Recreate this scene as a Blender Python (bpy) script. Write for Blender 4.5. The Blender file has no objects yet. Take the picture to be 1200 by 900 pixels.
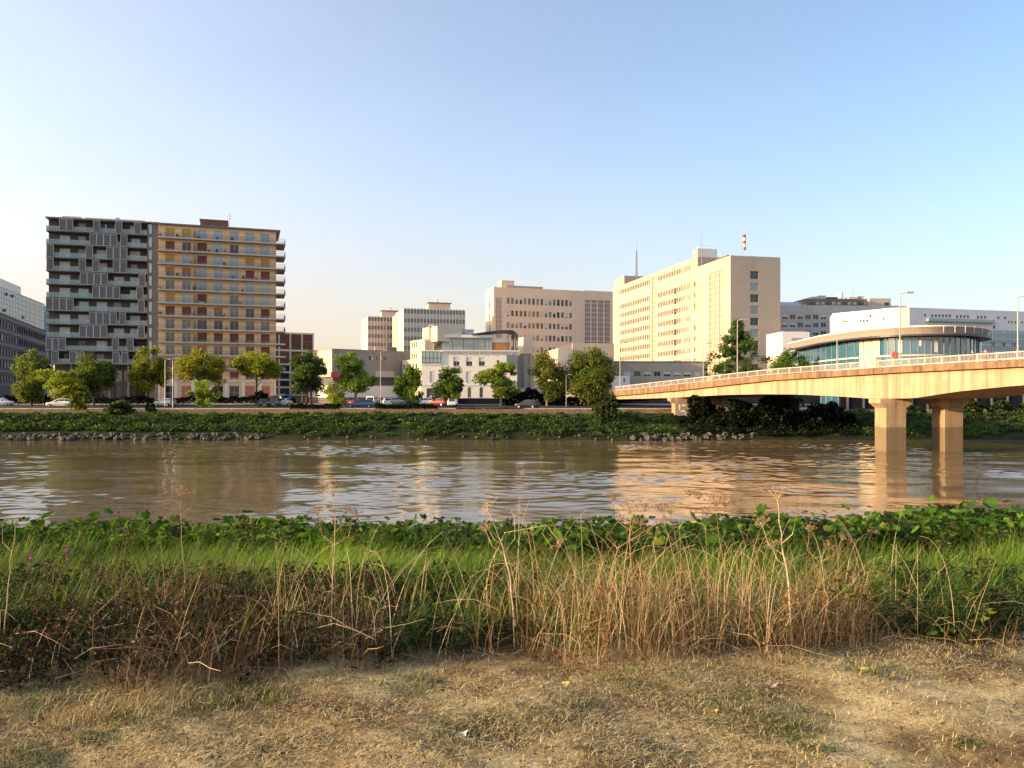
import bpy, bmesh, math, random
import numpy as np
from mathutils import Vector, Matrix

SC = bpy.context.scene
COL = SC.collection
R = math.radians
FPX, CX, HY, ZC = 935.0, 600.0, 462.0, 1.65     # focal length / principal point (photo pixels), eye height
rnd = random.Random(7)
rng = np.random.default_rng(11)

def WX(px, Y): return (px - CX) * Y / FPX
def WZ(py, Y): return ZC + (HY - py) * Y / FPX

# ------------------------------------------------------------------ materials
MATS = {}
def new_mat(name):
    m = bpy.data.materials.new(name); m.use_nodes = True
    nt = m.node_tree; nt.nodes.clear()
    out = nt.nodes.new('ShaderNodeOutputMaterial')
    b = nt.nodes.new('ShaderNodeBsdfPrincipled')
    nt.links.new(b.outputs[0], out.inputs[0])
    MATS[name] = m
    return m, nt, b, out

def N(nt, t, **kw):
    n = nt.nodes.new(t)
    for k, v in kw.items():
        if k.startswith('i_'):
            n.inputs[k[2:].replace('_', ' ')].default_value = v
        else:
            setattr(n, k, v)
    return n

def ramp(nt, fac, stops):
    r = nt.nodes.new('ShaderNodeValToRGB')
    el = r.color_ramp.elements
    while len(el) < len(stops): el.new(0.5)
    for e, (p, c) in zip(el, stops):
        e.position = p; e.color = (*c, 1) if len(c) == 3 else c
    nt.links.new(fac, r.inputs[0])
    return r.outputs[0]

def sc3(c, k): return tuple(min(1, v * k) for v in c)

def wall_mat(name, col, rough=.85, var=.22, scale=.25, streak=.25, bump=.0, spec=.3, tint=None, joints=None):
    """weathered mineral surface: large blotches, rain streaks, fine grain, optional panel joints"""
    m, nt, b, out = new_mat(name)
    tc = N(nt, 'ShaderNodeTexCoord')
    n1 = N(nt, 'ShaderNodeTexNoise', i_Scale=scale, i_Detail=6.0, i_Roughness=.6)
    nt.links.new(tc.outputs['Object'], n1.inputs['Vector'])
    mp = N(nt, 'ShaderNodeMapping'); mp.inputs['Scale'].default_value = (1.6, 1.6, .06)
    nt.links.new(tc.outputs['Object'], mp.inputs['Vector'])
    n2 = N(nt, 'ShaderNodeTexNoise', i_Scale=1.0, i_Detail=5.0, i_Roughness=.65)
    nt.links.new(mp.outputs[0], n2.inputs['Vector'])
    c2 = tint or sc3(col, .72)
    base = ramp(nt, n1.outputs[0], [(.3, sc3(col, 1 - var)), (.5, col), (.72, sc3(col, 1 + var * .5))])
    st = ramp(nt, n2.outputs[0], [(.45, (0, 0, 0)), (.75, (1, 1, 1))])
    mul = N(nt, 'ShaderNodeMath', operation='MULTIPLY'); mul.inputs[1].default_value = streak
    nt.links.new(st, mul.inputs[0])
    mx = N(nt, 'ShaderNodeMix', data_type='RGBA')
    nt.links.new(mul.outputs[0], mx.inputs[0]); nt.links.new(base, mx.inputs[6]); mx.inputs[7].default_value = (*c2, 1)
    col_out = mx.outputs[2]
    if joints:
        sx, sz = joints
        sep = N(nt, 'ShaderNodeSeparateXYZ'); nt.links.new(tc.outputs['Object'], sep.inputs[0])
        add = N(nt, 'ShaderNodeMath', operation='ADD'); nt.links.new(sep.outputs[0], add.inputs[0]); nt.links.new(sep.outputs[1], add.inputs[1])
        last = None
        for src, s in ((add.outputs[0], sx), (sep.outputs[2], sz)):
            d = N(nt, 'ShaderNodeMath', operation='DIVIDE'); nt.links.new(src, d.inputs[0]); d.inputs[1].default_value = s
            f = N(nt, 'ShaderNodeMath', operation='FRACT'); nt.links.new(d.outputs[0], f.inputs[0])
            l = N(nt, 'ShaderNodeMath', operation='LESS_THAN'); nt.links.new(f.outputs[0], l.inputs[0]); l.inputs[1].default_value = .07 / s
            if last is None: last = l.outputs[0]
            else:
                mm = N(nt, 'ShaderNodeMath', operation='MAXIMUM'); nt.links.new(last, mm.inputs[0]); nt.links.new(l.outputs[0], mm.inputs[1]); last = mm.outputs[0]
        h = N(nt, 'ShaderNodeMath', operation='MULTIPLY'); nt.links.new(last, h.inputs[0]); h.inputs[1].default_value = .35
        m3 = N(nt, 'ShaderNodeMix', data_type='RGBA')
        nt.links.new(h.outputs[0], m3.inputs[0]); nt.links.new(col_out, m3.inputs[6]); m3.inputs[7].default_value = (*sc3(col, .45), 1)
        col_out = m3.outputs[2]
    nt.links.new(col_out, b.inputs['Base Color'])
    b.inputs['Roughness'].default_value = rough
    b.inputs['Specular IOR Level'].default_value = spec
    n3 = N(nt, 'ShaderNodeTexNoise', i_Scale=6.0, i_Detail=4.0)
    nt.links.new(tc.outputs['Object'], n3.inputs['Vector'])
    bp = N(nt, 'ShaderNodeBump', i_Strength=bump, i_Distance=.05)
    nt.links.new(n3.outputs[0], bp.inputs['Height']); nt.links.new(bp.outputs[0], b.inputs['Normal'])
    return m

def plain_mat(name, col, rough=.5, metal=0.0, spec=.5, var=.12, scale=3.0, ior=None, coat=0.0):
    m, nt, b, out = new_mat(name)
    tc = N(nt, 'ShaderNodeTexCoord')
    n1 = N(nt, 'ShaderNodeTexNoise', i_Scale=scale, i_Detail=4.0)
    nt.links.new(tc.outputs['Object'], n1.inputs['Vector'])
    c = ramp(nt, n1.outputs[0], [(.3, sc3(col, 1 - var)), (.7, sc3(col, 1 + var))])
    nt.links.new(c, b.inputs['Base Color'])
    b.inputs['Roughness'].default_value = rough; b.inputs['Metallic'].default_value = metal
    b.inputs['Specular IOR Level'].default_value = spec
    if ior: b.inputs['IOR'].default_value = ior
    if coat: b.inputs['Coat Weight'].default_value = coat
    return m

def glass_mat(name, col, ior=2.0, rough=.06, wav=.02, var=.3):
    """window glass: dark room behind, sky in front; panes are slightly uneven"""
    m, nt, b, out = new_mat(name)
    tc = N(nt, 'ShaderNodeTexCoord')
    oi = N(nt, 'ShaderNodeObjectInfo')
    n1 = N(nt, 'ShaderNodeTexNoise', i_Scale=.8, i_Detail=2.0)
    nt.links.new(tc.outputs['Object'], n1.inputs['Vector'])
    ad = N(nt, 'ShaderNodeMath', operation='ADD'); nt.links.new(n1.outputs[0], ad.inputs[0]); nt.links.new(oi.outputs['Random'], ad.inputs[1])
    hf = N(nt, 'ShaderNodeMath', operation='MULTIPLY'); nt.links.new(ad.outputs[0], hf.inputs[0]); hf.inputs[1].default_value = .5
    c = ramp(nt, hf.outputs[0], [(.2, sc3(col, 1 - var)), (.8, sc3(col, 1 + var))])
    nt.links.new(c, b.inputs['Base Color'])
    b.inputs['Roughness'].default_value = rough; b.inputs['IOR'].default_value = ior
    bp = N(nt, 'ShaderNodeBump', i_Strength=wav, i_Distance=.2)
    nt.links.new(n1.outputs[0], bp.inputs['Height']); nt.links.new(bp.outputs[0], b.inputs['Normal'])
    return m

def sheer_glass(name, col, clear=.55):
    m, nt, b, out = new_mat(name)
    b.inputs['Base Color'].default_value = (*col, 1); b.inputs['Roughness'].default_value = .08; b.inputs['IOR'].default_value = 1.6
    tr = N(nt, 'ShaderNodeBsdfTransparent'); tr.inputs[0].default_value = (.85, .95, .93, 1)
    mx = N(nt, 'ShaderNodeMixShader'); mx.inputs[0].default_value = clear
    nt.links.new(b.outputs[0], mx.inputs[1]); nt.links.new(tr.outputs[0], mx.inputs[2]); nt.links.new(mx.outputs[0], out.inputs[0])
    return m

def leaf_mat(name, trans=.35, rough=.55, spec=.25, gain=1.0, tgain=(1.3, 1.25, .5)):
    """colour of each leaf comes from its own 'Col' attribute; light passes through"""
    m, nt, b, out = new_mat(name)
    at = N(nt, 'ShaderNodeAttribute', attribute_name='Col')
    mg = N(nt, 'ShaderNodeMix', data_type='RGBA', blend_type='MULTIPLY'); mg.inputs[0].default_value = 1
    nt.links.new(at.outputs[0], mg.inputs[6]); mg.inputs[7].default_value = (gain, gain, gain, 1)
    nt.links.new(mg.outputs[2], b.inputs['Base Color'])
    b.inputs['Roughness'].default_value = rough; b.inputs['Specular IOR Level'].default_value = spec
    t = N(nt, 'ShaderNodeBsdfTranslucent')
    mt = N(nt, 'ShaderNodeMix', data_type='RGBA', blend_type='MULTIPLY'); mt.inputs[0].default_value = 1
    nt.links.new(mg.outputs[2], mt.inputs[6]); mt.inputs[7].default_value = (*tgain, 1)
    nt.links.new(mt.outputs[2], t.inputs[0])
    mx = N(nt, 'ShaderNodeMixShader'); mx.inputs[0].default_value = trans
    nt.links.new(b.outputs[0], mx.inputs[1]); nt.links.new(t.outputs[0], mx.inputs[2]); nt.links.new(mx.outputs[0], out.inputs[0])
    return m

# ------------------------------------------------------------------ objects
def tag(o, label=None, cat=None, group=None, kind=None):
    if label: o['label'] = label
    if cat: o['category'] = cat
    if group: o['group'] = group
    if kind: o['kind'] = kind
    return o

def empty(name, loc, label, cat, group=None, rz=0):
    o = bpy.data.objects.new(name, None); COL.objects.link(o)
    o.location = loc; o.rotation_euler = (0, 0, rz); o.empty_display_size = .5
    return tag(o, label, cat, group)

def link(name, me, parent=None, loc=(0, 0, 0), rz=0):
    o = bpy.data.objects.new(name, me); COL.objects.link(o)
    o.location = loc; o.rotation_euler = (0, 0, rz)
    if parent is not None: o.parent = parent
    return o

class MB:
    """collects polygons of one mesh; the vertices are given in world space unless local=True at build"""
    def __init__(s): s.v = []; s.f = []; s.m = []; s.mats = []
    def mi(s, mat):
        mat = MATS[mat] if isinstance(mat, str) else mat
        if mat not in s.mats: s.mats.append(mat)
        return s.mats.index(mat)
    def poly(s, pts, mat):
        k = len(s.v); s.v.extend(tuple(p) for p in pts); s.f.append(tuple(range(k, k + len(pts)))); s.m.append(s.mi(mat))
    def box(s, x0, x1, y0, y1, z0, z1, mat, X=None):
        c = [(x0, y0, z0), (x1, y0, z0), (x1, y1, z0), (x0, y1, z0), (x0, y0, z1), (x1, y0, z1), (x1, y1, z1), (x0, y1, z1)]
        if X: c = [X(*p) for p in c]
        k = len(s.v); s.v.extend(c); i = s.mi(mat)
        for f in ((0, 3, 2, 1), (4, 5, 6, 7), (0, 1, 5, 4), (1, 2, 6, 5), (2, 3, 7, 6), (3, 0, 4, 7)):
            s.f.append(tuple(k + j for j in f)); s.m.append(i)
    def tube(s, pts, rad, mat, n=6, cap=True):
        pts = [Vector(p) for p in pts]
        if not isinstance(rad, (list, tuple)): rad = [rad] * len(pts)
        i = s.mi(mat); k0 = len(s.v)
        for j, p in enumerate(pts):
            d = (pts[min(j + 1, len(pts) - 1)] - pts[max(j - 1, 0)])
            d = d.normalized() if d.length > 1e-9 else Vector((0, 0, 1))
            a = d.cross(Vector((0, 0, 1)) if abs(d.z) < .9 else Vector((1, 0, 0))).normalized(); b = d.cross(a)
            for q in range(n):
                t = 2 * math.pi * q / n
                s.v.append(tuple(p + (a * math.cos(t) + b * math.sin(t)) * rad[j]))
        for j in range(len(pts) - 1):
            for q in range(n):
                a0 = k0 + j * n + q; a1 = k0 + j * n + (q + 1) % n
                s.f.append((a0, a1, a1 + n, a0 + n)); s.m.append(i)
        if cap:
            s.f.append(tuple(k0 + q for q in reversed(range(n)))); s.m.append(i)
            e = k0 + (len(pts) - 1) * n
            s.f.append(tuple(e + q for q in range(n))); s.m.append(i)
    def mesh(s, name, off=(0, 0, 0), smooth=False):
        me = bpy.data.meshes.new(name)
        ox, oy, oz = off
        me.from_pydata([(x - ox, y - oy, z - oz) for x, y, z in s.v], [], s.f)
        for m in s.mats: me.materials.append(m)
        me.polygons.foreach_set('material_index', s.m)
        if smooth: me.polygons.foreach_set('use_smooth', [True] * len(s.f))
        me.update(); return me
    def build(s, name, parent=None, origin=None, smooth=False):
        if parent is not None:
            w = Vector((0, 0, 0)); p = parent
            while p is not None: w += p.location; p = p.parent
            return link(name, s.mesh(name, tuple(w), smooth), parent)
        o = origin or (0, 0, 0)
        return link(name, s.mesh(name, o, smooth), None, o)

def np_mesh(name, v, quads, mat, col=None, off=(0, 0, 0), smooth=False):
    me = bpy.data.meshes.new(name)
    v = np.asarray(v, np.float32) - np.asarray(off, np.float32); q = np.asarray(quads, np.int32)
    k = q.shape[1]
    me.vertices.add(len(v)); me.vertices.foreach_set('co', v.ravel())
    me.loops.add(q.size); me.loops.foreach_set('vertex_index', q.ravel())
    me.polygons.add(len(q)); me.polygons.foreach_set('loop_start', np.arange(0, q.size, k, dtype=np.int32))
    me.polygons.foreach_set('loop_total', np.full(len(q), k, np.int32))
    if smooth: me.polygons.foreach_set('use_smooth', np.ones(len(q), bool))
    me.update(calc_edges=True)
    me.materials.append(MATS[mat])
    if col is not None:
        a = me.color_attributes.new('Col', 'FLOAT_COLOR', 'POINT')
        c = np.ones((len(v), 4), np.float32); c[:, :3] = col
        a.data.foreach_set('color', c.ravel())
    return me

# ------------------------------------------------------------------ facade frames
class Frame:
    """vertical plane: O lower left corner seen from outside, u along it, n outward"""
    def __init__(s, O, u):
        s.O = Vector((O[0], O[1])); s.u = Vector((u[0], u[1])).normalized(); s.n = Vector((s.u.y, -s.u.x)); s.rz = math.atan2(s.u.y, s.u.x)
    def p(s, a, z, out=0.0):
        q = s.O + s.u * a + s.n * out
        return (q.x, q.y, z)
    def a(s, px):
        k = (px - CX) / FPX
        return (k * s.O.y - s.O.x) / (s.u.x - k * s.u.y)
    def Y(s, px): return s.O.y + s.u.y * s.a(px)
    def z(s, px, py): return WZ(py, s.Y(px))
    def X(s, x, y, z): return s.p(x, z, -y)          # local box coordinates: x along, y inward, z up
    def left(s, D): return Frame(s.O - s.n * D, s.n)
    def right(s, W): return Frame(s.O + s.u * W, -s.n)
    def back(s, W, D): return Frame(s.O + s.u * W - s.n * D, -s.u)
    def shift(s, a=0, inn=0): return Frame(s.O + s.u * a - s.n * inn, s.u)
def fr_px(px0, Y0, px1, Y1):
    a = (WX(px0, Y0), Y0); b = (WX(px1, Y1), Y1)
    return Frame(a, (b[0] - a[0], b[1] - a[1])), math.hypot(b[0] - a[0], b[1] - a[1])

def facade(mb, fr, W, z0, z1, holes, mat, rev=.22, revmat=None):
    xs = sorted({0.0, W, *(h[0] for h in holes), *(h[2] for h in holes)})
    zs = sorted({z0, z1, *(h[1] for h in holes), *(h[3] for h in holes)})
    xs = [x for x in xs if 0 <= x <= W]; zs = [z for z in zs if z0 <= z <= z1]
    hs = list(holes)
    for i in range(len(zs) - 1):
        zc = (zs[i] + zs[i + 1]) / 2
        row = [h for h in hs if h[1] < zc < h[3]]
        start = None
        for j in range(len(xs) - 1):                     # merge runs of solid cells
            xc = (xs[j] + xs[j + 1]) / 2
            solid = not any(h[0] < xc < h[2] for h in row)
            if solid and start is None: start = xs[j]
            if start is not None and (not solid or j == len(xs) - 2):
                end = xs[j] if not solid else xs[j + 1]
                mb.poly([fr.p(start, zs[i]), fr.p(end, zs[i]), fr.p(end, zs[i + 1]), fr.p(start, zs[i + 1])], mat); start = None
    rm = revmat or mat
    for x0, a0, x1, a1 in hs:
        c = [(x0, a0), (x1, a0), (x1, a1), (x0, a1)]
        for k in range(4):
            (p, q), (r, t) = c[k], c[(k + 1) % 4]
            mb.poly([fr.p(p, q), fr.p(p, q, -rev), fr.p(r, t, -rev), fr.p(r, t)], rm)

def block(root, fr, W, D, z0, z1, mat, front=(), left=(), right=(), parapet=.6, rev=.22, roofmat='roof_gravel', name='wall', capmat=None):
    mb = MB()
    facade(mb, fr, W, z0, z1, front, mat, rev)
    facade(mb, fr.left(D), D, z0, z1, left, mat, rev)
    facade(mb, fr.right(W), D, z0, z1, right, mat, rev)
    facade(mb, fr.back(W, D), W, z0, z1, (), mat, rev)
    t = .3; cm = capmat or mat
    o = [fr.p(0, z1), fr.p(W, z1), fr.p(W, z1, -D), fr.p(0, z1, -D)]
    i = [fr.p(t, z1, -t), fr.p(W - t, z1, -t), fr.p(W - t, z1, -D + t), fr.p(t, z1, -D + t)]
    for k in range(4):
        j = (k + 1) % 4
        mb.poly([o[k], o[j], i[j], i[k]], cm)
        mb.poly([i[k], i[j], (*i[j][:2], z1 - parapet), (*i[k][:2], z1 - parapet)], mat)
    w = mb.build(name, root)
    rb = MB(); rb.poly([(*p[:2], z1 - parapet) for p in i], roofmat); rb.build('roof', root)
    return w

# windows: local mesh, x along the facade, y inward, z up, origin at lower left of the opening
WINMESH = {}
def win_mb(w, h, pane, frame, nx=2, nz=1, rev=.22, blind=None, bf=0.5, sill=None, bar=.06):
    mb = MB(); y0 = rev - .09
    mb.box(0, w, y0, rev - .02, 0, bar, frame); mb.box(0, w, y0, rev - .02, h - bar, h, frame)
    mb.box(0, bar, y0, rev - .02, bar, h - bar, frame); mb.box(w - bar, w, y0, rev - .02, bar, h - bar, frame)
    for k in range(1, nx):
        x = w * k / nx; mb.box(x - bar * .4, x + bar * .4, y0 + .01, rev - .02, bar, h - bar, frame)
    for k in range(1, nz):
        z = h * k / nz; mb.box(bar, w - bar, y0 + .02, rev - .03, z - bar * .35, z + bar * .35, frame)
    mb.poly([(bar, rev - .04, bar), (w - bar, rev - .04, bar), (w - bar, rev - .04, h - bar), (bar, rev - .04, h - bar)], pane)
    mb.poly([(0, rev - .015, 0), (w, rev - .015, 0), (w, rev - .015, h), (0, rev - .015, h)], frame)
    if blind and bf > .02:
        zb = h - (h - .02) * bf
        mb.box(.02, w - .02, y0 - .05, y0 - .02, zb, h - .01, blind)
    if sill:
        mb.box(-.06, w + .06, -.07, rev - .1, -.06, -.003, sill)
    return mb

class Windows:
    """gathers the windows of a building; the 100 that show largest become parts of their own, the rest one part"""
    def __init__(s, root): s.root = root; s.items = []
    def add(s, fr, a, z, w, h, key): s.items.append((fr, a, z, w, h, key))
    def done(s, limit=100, name='window'):
        def size(it):
            p = it[0].p(it[1] + it[3] / 2, it[2]); d = math.hypot(p[0], p[1]); n = it[0].n
            return abs((n.x * p[0] + n.y * p[1]) / d) * it[3] * it[4] / d ** 2
        its = sorted(s.items, key=size, reverse=True)
        for fr, a, z, w, h, key in its[:limit]:
            k = (round(w, 2), round(h, 2), key)
            if k not in WINMESH: WINMESH[k] = win_mb(w, h, **dict(key)).mesh('window')
            p = Vector(fr.p(a, z)) - s.root.location
            link(name, WINMESH[k], s.root, p, fr.rz)
        rest = its[limit:]
        if rest:
            mb = MB()
            for fr, a, z, w, h, key in rest:
                t = win_mb(w, h, **dict(key)); k0 = len(mb.v)
                mb.v.extend(fr.X(x, y, zz + z) for x, y, zz in t.v)
                idx = [mb.mi(m) for m in t.mats]
                for f, m in zip(t.f, t.m): mb.f.append(tuple(k0 + q for q in f)); mb.m.append(idx[m])
            o = mb.build(name, s.root); o['kind'] = 'stuff'
def K(**kw): return tuple(sorted(kw.items()))
# ------------------------------------------------------------------ palette
wall_mat('roof_gravel', (.22, .2, .18))
wall_mat('cream_concrete', (.52, .425, .325), var=.1, streak=.2, scale=.12, joints=(4.2, 3.28))
wall_mat('peach_concrete', (.86, .65, .46), var=.06, streak=.22, scale=.12)
wall_mat('pink_panel', (.66, .49, .40), var=.1, streak=.15)
wall_mat('sage_panel', (.55, .56, .50), var=.12, streak=.2)
wall_mat('white_render', (.85, .79, .67), var=.08, streak=.2, scale=.3)
wall_mat('white_clean', (.78, .76, .72), var=.05, streak=.12, scale=.2)
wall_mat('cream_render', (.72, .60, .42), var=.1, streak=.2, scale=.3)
wall_mat('beige_concrete', (.45, .40, .33), var=.12, streak=.25, scale=.15)
wall_mat('brown_roofbox', (.2, .16, .13), var=.15)
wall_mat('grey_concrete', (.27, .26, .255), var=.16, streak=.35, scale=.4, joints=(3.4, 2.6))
wall_mat('light_concrete', (.5, .47, .43), var=.12, streak=.35, scale=.3)
wall_mat('slate_wall', (.13, .13, .14), var=.2, streak=.3)
wall_mat('yellow_render', (.86, .585, .34), var=.08, streak=.25, scale=.3, tint=(.42, .3, .18))
wall_mat('slab_concrete', (.25, .215, .19), var=.2, streak=.3, scale=.6)
wall_mat('dark_cladding', (.10, .112, .13), var=.15, streak=.2, joints=(1.4, 2.8))
wall_mat('dark_recess', (.10, .098, .095), var=.2, streak=.2)
wall_mat('brick_red', (.23, .10, .07), var=.3, scale=1.2, streak=.2)
wall_mat('bridge_concrete', (.47, .34, .215), var=.24, streak=.95, scale=.3, tint=(.22, .14, .075), joints=(2.9, 60.0), bump=.3)
wall_mat('edge_concrete', (.27, .165, .095), var=.35, streak=1.0, scale=.8, tint=(.07, .045, .03), bump=.4)
wall_mat('striped_stone', (.10, .10, .11), var=.2, streak=.2)
wall_mat('retaining_stone', (.014, .016, .026), var=.3, streak=.3, scale=.8, bump=.5, spec=.05)  # near black, so walls by the bridge carry shade in their colour
wall_mat('quay_asphalt', (.035, .034, .033), var=.25, streak=.1, scale=.8)
wall_mat('bark', (.11, .08, .055), var=.35, scale=4, streak=.5, bump=.8)
wall_mat('bark_pale', (.24, .19, .13), var=.35, scale=4, streak=.5, bump=.8)
wall_mat('wood_panel', (.46, .22, .08), var=.3, scale=1.5, streak=.4)
plain_mat('frame_white', (.7, .68, .65), .5)
plain_mat('frame_grey', (.3, .3, .3), .5)
plain_mat('frame_dark', (.05, .05, .055), .5)
plain_mat('frame_cream', (.6, .5, .38), .6)
plain_mat('shutter_mesh', (.15, .148, .145), .6, var=.25, scale=8)
plain_mat('blind_white', (.62, .62, .62), .7)
plain_mat('blind_yellow', (.6, .32, .05), .8)
plain_mat('blind_red', (.22, .07, .04), .8)
plain_mat('blind_salmon', (.5, .2, .13), .8)
plain_mat('shutter_frame', (.55, .54, .51), .6)
plain_mat('zinc', (.36, .37, .39), .45, metal=.3)
plain_mat('roof_dark', (.06, .065, .08), .45, metal=.3)
plain_mat('metal_grey', (.3, .3, .31), .45, metal=.6)
plain_mat('lamp_metal', (.46, .42, .38), .5, metal=.2)
plain_mat('rail_paint', (.68, .56, .46), .6)
plain_mat('fascia_brown', (.38, .31, .26), .6, var=.2)
plain_mat('red_paint', (.55, .035, .03), .5)
plain_mat('faded_red', (.62, .16, .12), .6)
plain_mat('blue_paint', (.05, .16, .36), .5)
plain_mat('white_paint', (.75, .75, .75), .5)
plain_mat('grille_brown', (.42, .25, .15), .7)
glass_mat('glass_blue', (.14, .26, .33), ior=2.1)
glass_mat('glass_dark', (.03, .035, .04), ior=1.6)
glass_mat('glass_sage', (.10, .12, .09), ior=1.7)
glass_mat('glass_grey', (.16, .15, .15), ior=1.7)
glass_mat('glass_amber', (.17, .11, .06), ior=1.6, rough=.15)
glass_mat('glass_teal', (.05, .17, .27), ior=2.2)
glass_mat('glass_pale', (.35, .42, .38), ior=1.8)
sheer_glass('balustrade_glass', (.38, .45, .45), .58)
leaf_mat('leaf')
leaf_mat('dry_leaf', trans=.25, rough=.7, tgain=(1.15, .95, .6))

# ------------------------------------------------------------------ apartment tower with shutters
def dark_tower():
    A = (-97.9, 167.6); B = (-76.6, 173.2)
    fr = Frame(A, (B[0] - A[0], B[1] - A[1])); W = math.hypot(B[0] - A[0], B[1] - A[1])
    root = empty('apartment_tower', (A[0], A[1], -.4), 'dark grey apartment tower with sliding mesh shutters and glass balconies', 'apartment building')
    D = 16; rec = 1.9; zt = 39.0; dz = 2.8
    Wb = fr.a(172.5)                                        # balconies end here, then the solid grey stair strip
    floors = [36.1 - dz * k for k in range(11)]
    ws = Windows(root); holes = []
    back = fr.shift(.0, rec)
    pat = {0: 'wgbgw', 1: 'bgygb', 2: 'wgwgw', 3: 'wgwbg', 4: 'wggbb', 5: 'wbggb', 6: 'gbwgb', 7: 'wbggw', 8: 'wggbb', 9: 'gdwgd', 10: 'dggwd'}
    xs = [2.0, 5.6, 9.2, 12.6, 15.8]
    for k, z in enumerate(floors):
        for x, c in zip(xs, pat[k]):
            w = 2.1 if c in 'wb' else 1.5
            if x + w > Wb - .3: w = Wb - .3 - x
            if w < .6: continue
            holes.append((x, z + .08, x + w, z + 2.25))
            key = {'w': K(pane='glass_grey', frame='frame_white', blind='blind_white', bf=.96), 'b': K(pane='glass_blue', frame='frame_grey'),
                   'g': K(pane='glass_grey', frame='frame_grey'), 'y': K(pane='glass_grey', frame='frame_grey', blind='blind_yellow', bf=.95),
                   'd': K(pane='glass_dark', frame='frame_dark')}[c]
            ws.add(back, x, z + .08, w, 2.17, key)
    mb = MB(); facade(mb, back, Wb, 8.0, zt - .3, holes, 'dark_recess')
    side = back.left(D - rec); facade(mb, side, D - rec, 8.0, zt - .3, (), 'cream_render')  # cream on this side puts the low sun into the wall colour
    rb = back.right(Wb); mb.poly([rb.p(0, 8), rb.p(D - rec, 8), rb.p(D - rec, zt - .3), rb.p(0, zt - .3)], 'dark_recess')
    bk = back.back(Wb, D - rec); mb.poly([bk.p(0, 8), bk.p(Wb, 8), bk.p(Wb, zt - .3), bk.p(0, zt - .3)], 'dark_recess')
    mb.build('wall', root); ws.done()
    # solid strip on the end
    st = MB(); st.box(Wb, W, .05, D, -.4, zt - .5, 'dark_cladding', fr.X); st.build('stair_wall', root)
    sw = MB()
    for k, z in enumerate(floors):
        sw.box(Wb + .35, Wb + .9, .03, .3, z + .3, z + 2.3, 'glass_blue', fr.X)
    sw.build('stair_window', root)
    rf = MB(); rf.box(-.1, W, -.1, D, zt - .3, zt, 'slab_concrete', fr.X); rf.box(3, 6.5, .2, 3, zt, zt + .35, 'frame_white', fr.X)
    rf.box(7.5, W - 3, .2, 3, zt, zt + .25, 'frame_white', fr.X); rf.box(13.2, 13.9, 1, 2, zt, zt + .7, 'frame_grey', fr.X)
    rf.build('roof', root)
    for k, z in enumerate(floors):
        mb = MB(); mb.box(0 if k < 10 else 1.2, Wb, 0, rec - .005, z - .16, z, 'dark_cladding', fr.X)
        mb.box(0 if k < 10 else 1.2, .0 + .02, rec, D * .5, z - .16, z, 'dark_cladding', fr.shift(-.0).X) if False else None
        b = mb.build('balcony', root)
        g = MB(); g.box(.06 if k < 10 else 1.3, Wb - .05, .06, .09, z, z + 1.05, 'balustrade_glass', fr.X)
        g.box(.03, .06, .1, rec, z + .02, z + 1.05, 'balustrade_glass', fr.X)
        for x in np.arange(.06, Wb, 1.5): g.box(x, x + .04, .04, .12, z, z + 1.08, 'frame_grey', fr.X)
        g.build('balustrade', b)
    pans = [[222, 282, 520, 715, 880], [490, 550, 611, 671, 760], [110, 455, 636, 697, 760], [110, 394, 512, 694, 756], [406, 466, 527, 588, 920],
            [514, 575, 635, 695, 900], [100, 162, 224, 286, 912], [485, 546, 606, 667, 747], [400, 461, 522, 582, 912], [95, 156, 217, 685, 815], [153, 312, 380, 690, 768]]
    sm = MB(); w = 1.34; h = dz - .24
    sm.box(0, w, -.02, .03, 0, h, 'shutter_mesh')
    for x in (0, w - .07): sm.box(x, x + .07, -.06, -.02, 0, h, 'shutter_frame')
    for z in (0, h - .07): sm.box(.07, w - .07, -.06, -.02, z, z + .07, 'shutter_frame')
    for z in np.arange(.2, h - .1, .16): sm.box(.07, w - .07, -.035, -.02, z, z + .05, 'frame_dark')
    sme = sm.mesh('shutter')
    for k, row in enumerate(pans):
        for q in row:
            a = max(.02, fr.a(40 + q / 7.5))
            link('shutter', sme, root, Vector(fr.p(a, floors[k] + .02, .09)) - root.location, fr.rz)
    # open ground floor: columns, set back dark glazing
    gf = MB(); gf.box(.8, W - .02, 3.2, D, -.4, 7.9, 'dark_recess', fr.X)
    for k in range(9):
        a = 1.3 + k * 2.2
        gf.box(a, a + 1.7, 3.12, 3.19, .2, 3.6, 'glass_dark', fr.X)
        gf.box(a, a + 1.7, 3.1, 3.19, 4.4, 6.8, 'glass_grey', fr.X)
    gf.build('ground_floor', root)
    for k in range(6):
        c = MB(); c.tube([fr.p(1.0 + k * 3.7, -.4, -.5), fr.p(1.0 + k * 3.7, 7.94, -.5)], .2, 'slab_concrete', 8); c.build('column', root)
    return root

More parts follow.
